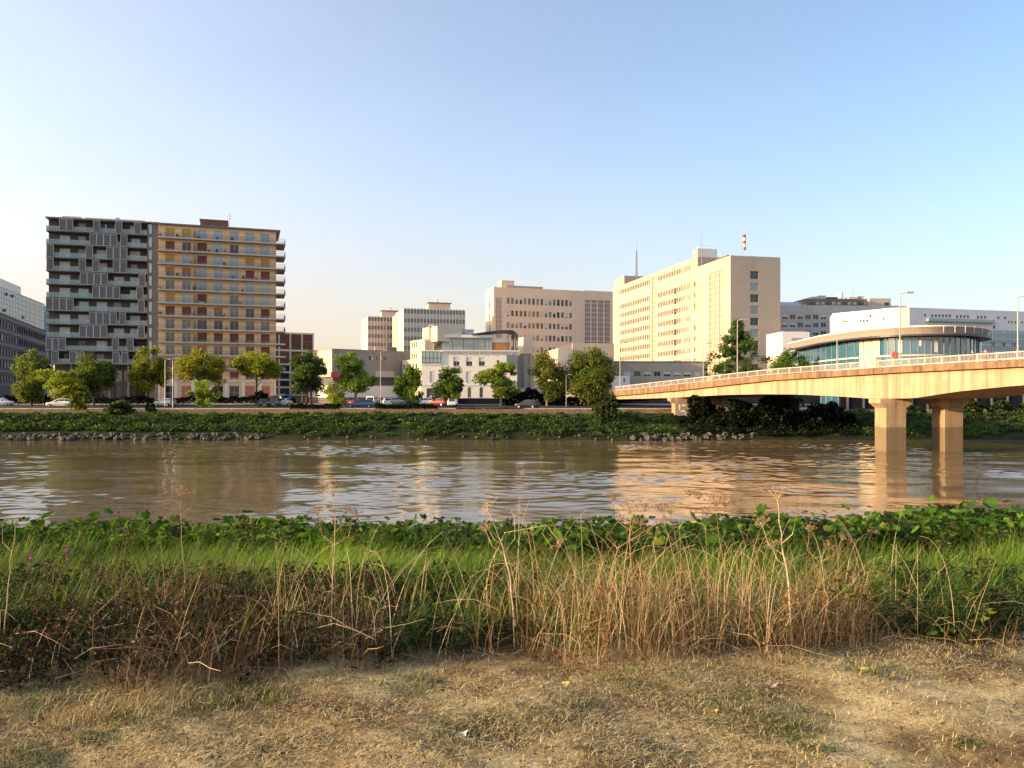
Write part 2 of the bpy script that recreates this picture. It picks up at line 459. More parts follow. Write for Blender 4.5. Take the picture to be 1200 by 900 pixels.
# ------------------------------------------------------------------ yellow apartment block
def yellow_block():
    A = (-75.9, 171.2); B = (-52.9, 178.9)
    fr = Frame(A, (B[0] - A[0], B[1] - A[1])); W = math.hypot(B[0] - A[0], B[1] - A[1]); D = 12
    root = empty('apartment_block', (A[0], A[1], -.4), 'yellow ochre apartment block with continuous balconies and coloured blinds', 'apartment building')
    zt = 38.1; dz = 2.8
    floors = [35.3 - dz * k for k in range(11)]            # top surface of each balcony slab
    cols = [(194, 204.7), (213.3, 224), (231.3, 242.5), (250.7, 261), (269.3, 279.8), (287.7, 298), (305.7, 316)]
    ca = [(fr.a(p), fr.a(q)) for p, q in cols]
    rows = ['YYBBBBB', 'RDRBDBB', 'YBRBBYY', 'SSBBBRR', 'GGBBBBW', 'YBRWGBW', 'RRRSGDR', 'GGDDDGG', 'GGRRRRR', 'GGSGGDR', 'GRSSRGR']
    st = {'B': K(pane='glass_blue', frame='frame_white'), 'G': K(pane='glass_grey', frame='frame_white'), 'W': K(pane='glass_pale', frame='frame_white'),
          'D': K(pane='glass_dark', frame='frame_white', nx=2), 'Y': K(pane='glass_blue', frame='frame_white', blind='blind_yellow', bf=.62),
          'R': K(pane='glass_grey', frame='frame_white', blind='blind_red', bf=.72), 'S': K(pane='glass_grey', frame='frame_white', blind='blind_salmon', bf=.55)}
    ws = Windows(root); holes = []
    for z, r in zip(floors, rows):
        for (a0, a1), c in zip(ca, r):
            holes.append((a0, z + .03, a1, z + 2.15)); ws.add(fr, a0, z + .03, a1 - a0, 2.12, st[c])
    for (a0, a1), c in zip(ca, 'GRGSRSR'):                  # floor without a balcony
        holes.append((a0, 4.9, a1, 6.6)); ws.add(fr, a0, 4.9, a1 - a0, 1.7, st[c])
    for (a0, a1), c in zip(ca, 'DRDBDRR'):                  # ground floor
        holes.append((a0 - .1, .35, a1 + .1, 3.5))
        ws.add(fr, a0 - .1, .35, a1 - a0 + .2, 3.15, K(pane='glass_dark', frame='frame_white', nx=2, nz=2) if c in 'DB' else K(pane='glass_dark', frame='frame_white', blind='blind_salmon', bf=.97))
    block(root, fr, W, D, -.4, zt, 'yellow_render', front=holes, parapet=.3)
    ws.done()
    ev = MB(); ev.box(-.05, W + .9, -.75, D, zt + .003, zt + .28, 'slab_concrete', fr.X); ev.build('eave', root)
    for z in floors[1:] + [floors[-1] - dz] if False else floors:
        b = MB(); b.box(-.05, W + 2.0, -1.25, -.004, z - .2, z, 'slab_concrete', fr.X); b.box(-.05, W + 2.0, -1.29, -1.253, z - .24, z + .06, 'light_concrete', fr.X); b.box(W + .004, W + 2.0, -.004, 7, z - .17, z, 'slab_concrete', fr.X)
        bo = b.build('balcony', root)
        r = MB()
        for h in (.5, 1.0): r.box(0, W + 1.95, -1.2, -1.16, z + h - .04, z + h, 'frame_dark', fr.X); r.box(W + 1.91, W + 1.95, -1.16, 6.9, z + h - .04, z + h, 'frame_dark', fr.X)
        for x in np.arange(0, W + 1.95, .16): r.box(x, x + .022, -1.19, -1.17, z, z + .97, 'frame_dark', fr.X)
        for y in np.arange(-1.1, 6.9, .2): r.box(W + 1.92, W + 1.94, y, y + .022, z, z + .97, 'frame_dark', fr.X)
        r.build('railing', bo)
        if rnd.random() < .8:                               # privacy divider between two flats
            d = MB(); a = (ca[2][0] + ca[1][1]) / 2; d.box(a - .03, a + .03, -1.1, -.02, z + .01, z + 1.9, 'slab_concrete', fr.X); d.build('divider', bo)
    a0, a1 = fr.a(234), fr.a(266.5)
    p = MB(); p.box(a0, a1, 2, 7, zt + .283, zt + 2.0, 'brick_red', fr.X); p.box(a0 - .15, a1 + .15, 1.85, 7.15, zt + 2.003, zt + 2.2, 'slab_concrete', fr.X)
    for k in (1.2, 3.4): p.box(a0 + k, a0 + k + .9, 1.97, 2.2, zt + .8, zt + 1.4, 'glass_dark', fr.X)
    p.build('roof_house', root)
    an = MB(); an.tube([fr.p(a1 + .4, zt + .2, -3), fr.p(a1 + .4, zt + 4, -3)], .03, 'metal_grey', 5)
    for h in (2.8, 3.3, 3.8): an.tube([fr.p(a1 - .1, zt + h, -3), fr.p(a1 + .9, zt + h, -3)], .02, 'metal_grey', 4)
    an.build('aerial', root)
    pl = MB()
    for k in range(8): pl.box(W * k / 7 - (.35 if k else 0), W * k / 7 + (.35 if k < 7 else 0), -.12, -.004, -.4, 4.35, 'white_render', fr.X)
    pl.box(0, W, -.2, -.125, 4.36, 4.6, 'white_render', fr.X); pl.build('pilasters', root)
    # pots, chairs and boxes along the balconies
    kinds = [('potted_plant', 'plant'), ('balcony_chair', 'chair'), ('storage_box', 'box')]
    spots = [(0, 58, 'p'), (0, 210, 'c'), (0, 400, 'p'), (0, 560, 'p'), (0, 690, 'c'), (1, 490, 'p'), (1, 560, 'c'), (1, 630, 'p'), (1, 860, 'b'),
             (2, 70, 'b'), (2, 330, 'p'), (2, 620, 'c'), (3, 130, 'p'), (3, 210, 'c'), (3, 640, 'b'), (3, 700, 'p'), (3, 790, 'c'), (3, 900, 'p'),
             (4, 60, 'p'), (4, 360, 'c'), (4, 620, 'b'), (4, 780, 'p'), (5, 420, 'b'), (5, 760, 'p'), (5, 880, 'b'), (6, 60, 'c'), (6, 350, 'p'), (6, 620, 'p'), (7, 330, 'b'), (7, 640, 'p'), (8, 700, 'c')]
    ord_ = ['top', 'second', 'third', 'fourth', 'fifth', 'sixth', 'seventh', 'eighth', 'ninth']
    pm = MB(); pm.tube([(0, 0, 0), (0, 0, .35)], [.14, .2], 'blind_salmon', 8)
    pn = MB()
    for k in range(40):
        t, e, r_ = rnd.uniform(0, 6.28), rnd.uniform(.1, 1.4), rnd.uniform(.1, .38)
        c = Vector((math.cos(t) * math.cos(e), math.sin(t) * math.cos(e), math.sin(e))) * r_ + Vector((0, 0, .38)); d = Vector((rnd.uniform(-1, 1), rnd.uniform(-1, 1), rnd.uniform(-1, 1))) * .11
        e2 = d.cross(Vector((0, 0, 1)) + d * .1)
        pn.poly([c - d, c + e2 * .7, c + d, c - e2 * .7], 'shrub_green')
    pme, pne = pm.mesh('pot'), pn.mesh('leaves')
    cm = MB(); cm.box(-.24, .24, -.24, .24, .40, .45, 'frame_dark'); cm.box(-.24, .24, .2, .24, .453, .9, 'frame_dark')
    for x in (-.22, .18):
        for y in (-.22, .16): cm.box(x, x + .04, y, y + .04, 0, .397, 'frame_dark')
    cme = cm.mesh('balcony_chair')
    bm_ = MB(); bm_.box(-.5, .5, -.22, .22, 0, .5, 'blind_white'); bm_.box(-.53, .53, -.25, .25, .503, .57, 'frame_grey'); bme = bm_.mesh('storage_box')
    for k, q, c in spots:
        a = fr.a(180 + q / 7.5); p = fr.p(max(.3, a), floors[k] + .003, .6)
        near = 'potted shrub' if c == 'p' else 'dark chair' if c == 'c' else 'pale storage box'
        col_no = sum(1 for s_ in spots if s_[0] == k and s_[2] == c)
        grp = {'p': 'potted shrubs on the yellow block balconies', 'c': 'chairs on the yellow block balconies', 'b': 'storage boxes on the yellow block balconies'}[c]
        j = [s_ for s_ in spots if s_[0] == k and s_[2] == c].index((k, q, c))
        seq = '' if col_no == 1 else [' nearest the grey tower', ' next along from the tower', ' farthest from the tower'][j if col_no == 3 else (0 if j == 0 else 2)]
        lab = f'{near} on the {ord_[k]} balcony down of the yellow block{seq}'
        if c == 'p':
            e = empty('potted_plant', p, lab, 'plant', grp); link('pot', pme, e); link('leaves', pne, e, rz=rnd.uniform(0, 6))
        else:
            o = link('balcony_chair' if c == 'c' else 'storage_box', cme if c == 'c' else bme, None, p, fr.rz + rnd.uniform(-.3, .3)); tag(o, lab, 'chair' if c == 'c' else 'box', grp)

plain_mat('shrub_green', (.04, .07, .02), .6)

# ------------------------------------------------------------------ office buildings far left
def left_offices():
    fr = Frame((-121.8, 178.5), (-22, 57)); fr = Frame((-121.8, 178.5), (-.36, .933))
    W = 96
    root = empty('office_building', (-121.8, 178.5, -.4), 'grey stone office building with dark horizontal bands and small square windows', 'office building')
    ws = Windows(root); holes = []
    zt = 22.9; f0 = 3.55
    r5 = random.Random(5)
    for k in range(5):
        z = zt - 3.6 - k * f0
        for j in range(27):
            a = 2 + j * 3.4
            holes.append((a, z, a + 2.1, z + 1.75))
            c = r5.random()
            ws.add(fr, a, z, 2.1, 1.75, K(pane='glass_amber' if c < .15 else 'glass_pale' if c < .35 else 'glass_dark', frame='frame_dark', nx=1))
    lf, lh = fr.left(20), []
    for k in range(5):
        for j in range(5):
            a, z = 1.6 + j * 3.7, zt - 3.6 - k * f0; lh.append((a, z, a + 2.1, z + 1.75)); ws.add(lf, a, z, 2.1, 1.75, K(pane='glass_pale' if (j * 3 + k) % 4 == 0 else 'glass_dark', frame='frame_dark', nx=1))
    block(root, fr, W, 20, -.4, zt, 'striped_stone', front=holes, left=lh, parapet=.5)
    ws.done()
    s = MB()
    for k in range(6):
        z = zt - 1.2 - k * f0
        s.box(0, W, -.1, -.003, z, z + .45, 'frame_dark', fr.X); s.box(0, 20, -.1, -.003, z, z + .45, 'frame_dark', lf.X)
    s.build('band', root)
    sg = MB(); a = fr.a(27); s_ = fr.p(a, 0, .5)
    sg.box(-.9, .9, -.06, 0, 1.7, 3.1, 'white_paint', lambda x, y, z: (s_[0] + x, s_[1] - 5 + y, z)); sg.box(-.9, .9, -.08, -.063, 1.7, 2.3, 'blue_paint', lambda x, y, z: (s_[0] + x, s_[1] - 5 + y, z))
    for x in (-.7, .7): sg.tube([(s_[0] + x, s_[1] - 4.93, -.4), (s_[0] + x, s_[1] - 4.93, 3.0)], .05, 'metal_grey', 6)
    o = sg.build('notice_board', None, (s_[0], s_[1] - 5, -.4)); tag(o, 'white and blue notice board on two posts before the grey office', 'sign')
    # pale tiled glass block behind
    fr2, W2 = fr_px(-30, 272, 52, 356)
    r2 = empty('glass_office', (*fr2.O, -.4), 'tall pale glass office block rising behind the grey stone office', 'office building')
    zt = 42.0
    block(r2, fr2, W2, 12, -.4, zt, 'glass_pale', parapet=.4)
    g = MB()
    for a in np.arange(0, W2, 1.9): g.box(a, a + .12, -.08, -.003, 14, zt, 'frame_grey', fr2.X)
    for z in np.arange(15, zt, 1.9): g.box(0, W2, -.06, -.003, z, z + .12, 'frame_grey', fr2.X)
    g.build('mullion_grid', r2)
    for px, py in ((6.5, 346), (13.5, 348), (4, 365), (26, 373)):
        ow = MB(); a = fr2.a(px); z = fr2.z(px, py); ow.box(a, a + 1.6, -.5, -.09, z, z + .9, 'frame_dark', fr2.X); ow.build('opened_pane', r2)
    a = fr2.a(10); b = fr2.a(34)
    t = MB(); t.box(a, b, 3, 9, zt - .4, zt + 4.3, 'white_render', fr2.X); t.build('roof_house', r2)
    fr3, W3 = fr_px(44, 372, 58, 374)
    r3 = empty('blue_office', (*fr3.O, -.4), 'slim blue glass office seen between pale glass block and dark tower', 'office building')
    block(r3, fr3, W3, 10, -.4, 43, 'glass_blue', parapet=.4)
    g = MB()
    for z in np.arange(4, 43, 3.2): g.box(0, W3, -.05, -.003, z, z + .3, 'frame_grey', fr3.X)
    g.build('spandrel', r3)

# ------------------------------------------------------------------ brick block behind the yellow one
def brick_block():
    fr, W = fr_px(296, 197, 367.5, 204)
    root = empty('brick_building', (*fr.O, -.4), 'red brick office with white concrete frame beside the yellow apartment block', 'office building')
    zt = WZ(390.5, 203); D = 14
    bands = [zt - 4.7, zt - 8.2, zt - 10.2, zt - 12.1, zt - 14.0, zt - 15.9]
    block(root, fr, W, D, -.4, zt, 'brick_red', parapet=.5)
    f = MB()
    for px in (313, 327, 340, 353.7, 366.8):
        a = fr.a(px); f.box(a - .17, a + .17, -.22, -.003, -.4, zt - .05, 'white_render', fr.X)
    for z in bands: f.box(0, W, -.18, -.004, z, z + .45, 'white_render', fr.X)
    f.box(-.1, W + .1, -.25, -.005, zt - .35, zt + .06, 'white_render', fr.X)
    f.build('concrete_frame', root)
    for k, (za, zb) in enumerate([(bands[0] + .9, zt - .8), (bands[1] + .6, bands[0] - .2)] + [(bands[i + 1] + .5, bands[i] - .1) for i in range(1, 5)]):
        for p0, p1 in ((314.5, 325.5), (328.5, 338.5), (341.5, 352.3), (355.2, 365.5)):
            a0, a1 = fr.a(p0), fr.a(p1); g = MB()
            if k < 2:
                n = 7
                for q in range(n):
                    z = za + (zb - za) * q / n; g.box(a0, a1, -.1, -.003, z, z + (zb - za) / n * .55, 'brick_red', fr.X)
                if k == 1 or (p0 > 350): g.box(a0, a1, -.07, -.004, za + (zb - za) * .45, za + (zb - za) * .6, 'glass_amber', fr.X)
                g.build('louvre', root)
            else:
                g.box(a0, a1, -.06, -.003, za, zb, 'glass_dark', fr.X); g.build('window', root)

# ------------------------------------------------------------------ grey hall
def grey_hall():
    fr = Frame((WX(389, 172), 172), (14.3, 10.6)); W = 19.5; D = 13.5
    root = empty('grey_hall', (*fr.O, -.5), 'grey concrete hall with blank upper wall and white ground floor', 'hall')
    zt = 11.35
    lf = fr.left(D)
    holes = []; ws = Windows(root)
    zw0, zw1 = fr.z(400, 421), fr.z(400, 416.3)
    for p0, p1, n in ((399, 410.5, 4), (432, 453, 6)):
        a0, a1 = fr.a(p0), fr.a(p1); w = (a1 - a0) / n
        for k in range(n):
            holes.append((a0 + k * w, zw0, a0 + k * w + w * .82, zw1)); ws.add(fr, a0 + k * w, zw0, w * .82, zw1 - zw0, K(pane=('glass_dark', 'glass_pale', 'glass_dark')[k % 3], frame='frame_dark', nx=1))
    mb = MB()
    facade(mb, fr, W, 5.45, zt, holes, 'grey_concrete'); facade(mb, lf, D, 5.45, zt, (), 'cream_render')  # left wall in cream: its sunlit look is put into the colour
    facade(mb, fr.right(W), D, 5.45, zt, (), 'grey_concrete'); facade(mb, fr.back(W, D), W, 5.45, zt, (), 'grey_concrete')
    mb.poly([fr.p(0, 5.45), fr.p(0, 5.45, -D), fr.p(W, 5.45, -D), fr.p(W, 5.45)], 'grey_concrete')
    mb.build('wall', root); ws.done()
    rf = MB(); rf.box(-.05, W + .05, -.05, D + .05, zt + .003, zt + .14, 'slab_concrete', fr.X); rf.box(W * .79, W * .86, 2, 4, zt + .143, zt + 1.1, 'brown_roofbox', fr.X)
    rf.tube([fr.p(W * .55, zt + .1, -1), fr.p(W * .55, zt + 1.0, -1)], .08, 'metal_grey', 6); rf.build('roof', root)
    lo = MB(); lo.box(.6, W - .4, .9, D - .3, 3.55, 5.445, 'slate_wall', fr.X); lo.build('recessed_band', root)
    gd = MB(); gd.box(.1, W - 3.2, -.35, D - .3, .95, 3.545, 'white_clean', fr.X); gd.box(.1, W - 3.2, -.33, D - .3, -.5, .945, 'brown_roofbox', fr.X)
    gd.box(W - 3.196, W - .3, .5, D - .3, -.5, 3.545, 'white_clean', fr.X); gd.build('ground_floor', root)
    d = MB(); d.box(W - 2.5, W - 1.4, .42, .497, -.4, 2.3, 'frame_dark', fr.X); d.build('door', root)
    rp = MB(); a0, a1 = fr.a(385.8) - .2, fr.a(397); rp.box(max(-.3, a0), a1, -.25, -.004, fr.z(391, 442.5), fr.z(391, 436), 'red_paint', fr.X); rp.build('red_panel', root)
    cn = MB(); cn.box(fr.a(440), fr.a(462), -.04, -.003, 5.5, 6.8, 'light_concrete', fr.X); cn.build('patched_panel', root)

# ------------------------------------------------------------------ white villa with glazed attic
def white_villa():
    fr, W = fr_px(494, 171.5, 606, 173.5)
    root = empty('white_mansion', (*fr.O, -.5), 'white rendered mansion with glazed attic storey and curved dark roof end', 'mansion')
    Y = 172
    z_ = lambda py: WZ(py, Y)
    zc = z_(410.5); D = 17
    holes = []; ws = Windows(root)
    def w_(p0, p1, y0, y1, key):
        a0, a1 = fr.a(p0), fr.a(p1); holes.append((a0, z_(y1), a1, z_(y0))); ws.add(fr, a0, z_(y1), a1 - a0, z_(y0) - z_(y1), key)
    kb = K(pane='glass_dark', frame='frame_white', blind='blind_white', bf=.5, sill='white_clean')
    for p in (531.2, 546.1, 561): w_(p, p + 7.7, 418.3, 428.8, kb)
    w_(582.3, 585.3, 421.8, 427, K(pane='glass_dark', frame='frame_grey', nx=1))
    for p, b in ((503.6, .97), (531.2, .97), (545.9, .97), (560.8, .6), (578, .97)): w_(p, p + 6.6, 435.2, 448.3, K(pane='glass_dark', frame='frame_white', blind='blind_white', bf=b, sill='white_clean'))
    for p in (533, 548, 562): w_(p, p + 4.2, 455.5, 465.8, K(pane='glass_grey', frame='frame_grey', nz=2, sill='white_clean'))
    a0, a1 = fr.a(500), fr.a(512.3); holes.append((a0, -.4, a1, z_(455)))
    block(root, fr, W, D, -.5, zc, 'white_render', front=holes, parapet=.15, rev=.22)
    ws.done()
    gt = MB(); gt.box(a0 + .003, a1 - .003, .12, .2, -.5, z_(459), 'slate_wall', fr.X); gt.build('gate', root)
    tr = MB(); tr.box(a0 + .003, a1 - .003, .14, .2, z_(459) + .003, z_(455) - .003, 'glass_amber', fr.X)
    for k in range(1, 5): x = a0 + (a1 - a0) * k / 5; tr.box(x - .05, x + .05, .08, .137, z_(459) + .003, z_(455) - .003, 'frame_dark', fr.X)
    tr.build('transom', root)
    for x in (.38, .68):
        m = MB(); m.box(a0 + (a1 - a0) * x - .2, a0 + (a1 - a0) * x + .2, .1, .118, 1.0, 1.4, 'white_paint', fr.X); m.build('gate_notice', root)
    ar = MB()
    for p in (533, 548, 562):                               # arched heads over the ground floor windows
        c0, c1 = fr.a(p), fr.a(p + 4.2); cm, r = (c0 + c1) / 2, (c1 - c0) / 2; zb = z_(455.5)
        pts = [fr.p(cm + r * math.cos(t), zb + .003 + r * math.sin(t), .012) for t in np.linspace(0, math.pi, 9)]
        ar.poly(pts, 'glass_grey')
        for t in np.linspace(0, math.pi, 9)[:-1]:
            t2 = t + math.pi / 8
            ar.poly([fr.p(cm + r * math.cos(t), zb + .003 + r * math.sin(t), .05), fr.p(cm + (r + .13) * math.cos(t), zb + .003 + (r + .13) * math.sin(t), .05),
                     fr.p(cm + (r + .13) * math.cos(t2), zb + .003 + (r + .13) * math.sin(t2), .05), fr.p(cm + r * math.cos(t2), zb + .003 + r * math.sin(t2), .05)], 'white_clean')
    ar.build('arched_head', root)
    co = MB()
    ca = fr.a(516.8)
    co.box(ca, W + .35, -.35, -.003, zc - .45, zc - .2, 'white_clean', fr.X); co.box(ca, W + .5, -.5, -.003, zc - .197, zc + .05, 'white_clean', fr.X)
    co.box(0, W, -.12, -.003, z_(451.8), z_(450.6), 'white_clean', fr.X); co.box(0, ca, -.15, -.003, z_(427.6), z_(425.8), 'white_clean', fr.X)
    for k in range(7): x = ca + (W - ca) * (k + .5) / 7; co.box(x - .12, x + .12, -.3, -.003, zc - .75, zc - .453, 'white_clean', fr.X)
    co.build('cornice', root)
    # glazed bay on the left, one storey lower
    gb = MB(); z0, z1 = z_(425.6), z_(411.8)
    gb.box(.0, ca - .1, -.18, -.004, z0, z1, 'glass_pale', fr.X)
    for k in range(6): x = (ca - .1) * k / 5; gb.box(x - .05 if k else 0, x + .05, -.25, -.183, z0, z1, 'frame_dark', fr.X)
    for z in (z0, (z0 * .58 + z1 * .42), z1 - .12): gb.box(0, ca - .1, -.23, -.184, z, z + .1, 'frame_dark', fr.X)
    gb.build('glazed_bay', root)
    # attic storey
    at = MB(); za = z_(395.3); aw = fr.a(576.5); ax = fr.a(598)
    at.box(ca + .1, ax, .9, D - 2, zc + .05, za, 'white_render', fr.X); at.build('attic_wall', root)
    ag = MB(); ag.box(ca + .15, aw, .75, .895, zc + .06, za - .25, 'glass_pale', fr.X)
    n = 14
    for k in range(n + 1):
        x = ca + .15 + (aw - ca - .15) * k / n; ag.box(x - .045, x + .045, .68, .747, zc + .06, za - .25, 'frame_dark' if k % 3 == 0 else 'frame_grey', fr.X)
    for z in (zc + .1, zc + 1.0, za - .35): ag.box(ca + .15, aw, .66, .678, z, z + .08, 'frame_grey', fr.X)
    ag.build('attic_glazing', root)
    wp = MB()
    n = 12
    for k in range(n): x = aw + (ax - aw) * k / n; wp.box(x + .01, x + (ax - aw) / n - .015, .8, .897, zc + .06, za - 1.0, 'wood_panel', fr.X)
    wp.build('timber_screen', root)
    ra = MB(); ra.box(ca, aw, .1, D - 2, za + .003, za + .6, 'white_clean', fr.X); ra.build('roof_band', root)
    # curved dark roof end on posts
    rc = MB(); a0, a1 = fr.a(553), fr.a(607); prof = []
    for t in np.linspace(0, 1, 15):
        x = a0 + (a1 - a0) * t; prof.append((x, za + .75 + .9 * math.sin(min(1, t * 1.05) * math.pi * .55) - (1.05 * max(0, (t - .86) / .14) ** 2)))
    for (x0, h0), (x1, h1) in zip(prof[:-1], prof[1:]):
        for top, s in ((0, 1), (-.22, -1)):
            q = [fr.p(x0, h0 + top, .5), fr.p(x1, h1 + top, .5), fr.p(x1, h1 + top, -8), fr.p(x0, h0 + top, -8)]
            rc.poly(q if s > 0 else q[::-1], 'roof_dark')
        rc.poly([fr.p(x0, h0 - .22, .5), fr.p(x1, h1 - .22, .5), fr.p(x1, h1, .5), fr.p(x0, h0, .5)], 'roof_dark')
    rc.build('curved_roof', root)
    ps = MB()
    for px, o in ((595, .4), (603.8, .4), (603.8, -4)): ps.tube([fr.p(fr.a(px), zc + .05, o), fr.p(fr.a(px), za + 1.1, o)], .1, 'roof_dark', 8)
    ps.build('roof_post', root)
    # zinc roof block, chimney and roof lantern further back
    zr = MB(); a0, a1 = fr.a(508.5), fr.a(545); z0, z1 = za - .1, z_(381.5)
    zr.poly([fr.p(a0, z0 - 2.5, -2.2), fr.p(a1 + 3.4, z0 - 2.5, -2.2), fr.p(a1 + 3.4, z0 + .7, -3), fr.p(a1, z1 - .6, -5), fr.p(a0, z1, -5)], 'zinc')
    zr.poly([fr.p(a0, z1, -5), fr.p(a1, z1 - .6, -5), fr.p(a1, z1 - .6, -12), fr.p(a0, z1, -12)], 'zinc')
    zr.poly([fr.p(a0, z0 - 2.5, -2.2), fr.p(a0, z1, -5), fr.p(a0, z1, -12), fr.p(a0, z0 - 2.5, -12)], 'cream_render')
    zr.poly([fr.p(a1, z1 - .6, -5), fr.p(a1 + 3.4, z0 + .7, -3), fr.p(a1 + 3.4, z0 + .7, -12), fr.p(a1, z1 - .6, -12)], 'zinc')
    zr.build('zinc_roof', root)
    sl = MB()
    for px in (513.5, 519.5):
        a = fr.a(px); sl.poly([fr.p(a, z0 - .3, -2.55), fr.p(a + .3, z0 - .3, -2.55), fr.p(a + 1.5, z1 - .5, -4.6), fr.p(a + 1.2, z1 - .5, -4.6)], 'frame_dark')
    sl.build('roof_slot', root)
    ch = MB(); ch.box(fr.a(502.2), fr.a(508.6), 1.8, 5, z_(412), z_(379.8), 'cream_render', fr.X); ch.box(fr.a(504), fr.a(507.5), 1.77, 1.797, z_(383.5), z_(381.7), 'frame_dark', fr.X); ch.build('chimney', root)
    rl = MB(); a0, a1 = fr.a(543), fr.a(556.5); rl.box(a0, a1, 6, 9, za, z_(384), 'glass_pale', fr.X)
    for k in range(5): x = a0 + (a1 - a0) * k / 4; rl.box(x - .05, x + .05, 5.93, 5.997, za, z_(384), 'frame_grey', fr.X)
    rl.box(a0 - .1, a1 + .1, 5.9, 9.1, z_(384) + .003, z_(383.2), 'frame_grey', fr.X); rl.build('roof_lantern', root)
    cg = MB(); a0, a1 = fr.a(594), fr.a(604.5); cg.box(a0, a1, -.2, -.004, z_(432.5), z_(415.5), 'glass_blue', fr.X)
    for k in range(4): x = a0 + (a1 - a0) * k / 3; cg.box(x - .05, x + .05, -.27, -.203, z_(432.5), z_(415.5), 'frame_dark', fr.X)
    for z in (z_(419.5), z_(416)): cg.box(a0, a1, -.26, -.204, z, z + .15, 'frame_grey', fr.X)
    cg.build('corner_glazing', root)
    # stepped cream wing on the left of it
    wg = Frame((WX(471.5, 181), 181), (WX(494, 172.6) - WX(471.5, 181), -8.4))
    Ww = math.hypot(WX(494, 172.6) - WX(471.5, 181), 8.4)
    r2 = empty('stepped_wing', (*wg.O, -.5), 'stepped cream wing with small upright windows beside the white mansion', 'building')
    def step(p0, p1, inn, ytop, rows, D, ybase=None):
        f = wg.shift(wg.a(p0), inn); w = wg.a(p1) - wg.a(p0); hs = []; wz = Windows(r2)
        zt = f.z((p0 + p1) / 2, ytop); z0 = -.5 if ybase is None else ybase
        for (y0, y1, q0, q1, n) in rows:
            b0, b1 = f.a(q0), f.a(q1); s = (b1 - b0) / n; za, zb = f.z((q0 + q1) / 2, y1), f.z((q0 + q1) / 2, y0)
            for k in range(n):
                x = b0 + k * s
                if x < .05 or x + s * .55 > w - .05: continue
                hs.append((x, za, x + s * .55, zb)); wz.add(f, x, za, s * .55, zb - za, K(pane='glass_dark', frame='frame_grey', nx=1))
        block(r2, f, w, D, z0, zt, 'cream_render', front=hs, parapet=.3); wz.done()
        return zt
    z1 = step(471.5, 493.8, 0, 421.5, [(426.5, 433, 472.5, 490.5, 5), (440, 447, 472.5, 490.5, 5)], 9)
    z2 = step(477.3, 493.8, .8, 399, [(401.2, 408, 478.3, 489.5, 5), (414.4, 420.4, 478.3, 489.5, 5)], 8, z1 - .6)
    z3 = step(484.5, 501.5, 2.2, 385, [(387.8, 395.8, 485, 496, 5)], 6, z2 - .6)

# ------------------------------------------------------------------ ribbed blocks behind
def ribbed_blocks():
    for (p0, p1, Y0, Y1, ytop, pitch, fh, D, name, lab, pan, cat) in (
            (431, 460, 340, 343, 370.4, 1.27, 3.6, 26, 'ribbed_office', 'lower pinkish ribbed office block with green tinted window rows', 'pink_panel', 'office building'),
            (473, 545, 315, 322, 361, 1.27, 3.6, 22, 'ribbed_office', 'taller sage grey ribbed office block with green tinted windows', 'sage_panel', 'office building')):
        fr, W = fr_px(p0, Y0, p1, Y1)
        root = empty(name, (*fr.O, -.3), lab, cat, 'ribbed office blocks')
        zt = WZ(ytop, Y0)
        block(root, fr, W, D, -.3, zt, pan, parapet=.3)
        # the left wall has low sun put into its pink colour, kept 3 mm proud
        sd = MB(); lf = fr.left(D); sd.box(.0, D, -.06, -.003, -.3, zt - .05, 'peach_concrete', lf.X); sd.build('end_wall', root)
        rib = MB(); n = int(W / pitch)
        for k in range(n + 1): x = W * k / n; rib.box(max(0, x - .11), min(W, x + .11), -.3, -.003, 4, zt, 'white_clean', fr.X)
        rib.build('rib', root)
        for q in range(6):
            z = zt - 2.0 - q * fh
            for k in range(n):
                if q > 2 and name and k % 2 and W > 20: pass
            wm = MB()
            for k in range(n):
                x0 = W * k / n + .14; x1 = W * (k + 1) / n - .14
                wm.box(x0, x1, -.1, -.004, z, z + 1.55, 'glass_sage', fr.X)
            wm.build('window_band', root)
        rf = MB(); a = W * (.42 if W > 20 else .6)
        rf.box(a, a + 9, 3, 9, zt - .3, zt + 2.6, 'peach_concrete', fr.X); rf.box(a - .4, a + 9.4, 2.6, 9.4, zt + 2.603, zt + 3.0, 'slab_concrete', fr.X); rf.tube([fr.p(a + 4, zt + 3, -5), fr.p(a + 4, zt + 4.6, -5)], .3, 'light_concrete', 8)
        rf.build('roof_house', root)
    # brownish block put in for the shaded recess between them
    fr, W = fr_px(459.7, 336, 466.2, 330)
    r = empty('recess_block', (*fr.O, -.3), 'narrow brownish block for the shaded recess between the two ribbed offices', 'tower')
    block(r, fr, W, 6, -.3, WZ(370.2, 333), 'beige_concrete', parapet=.3)

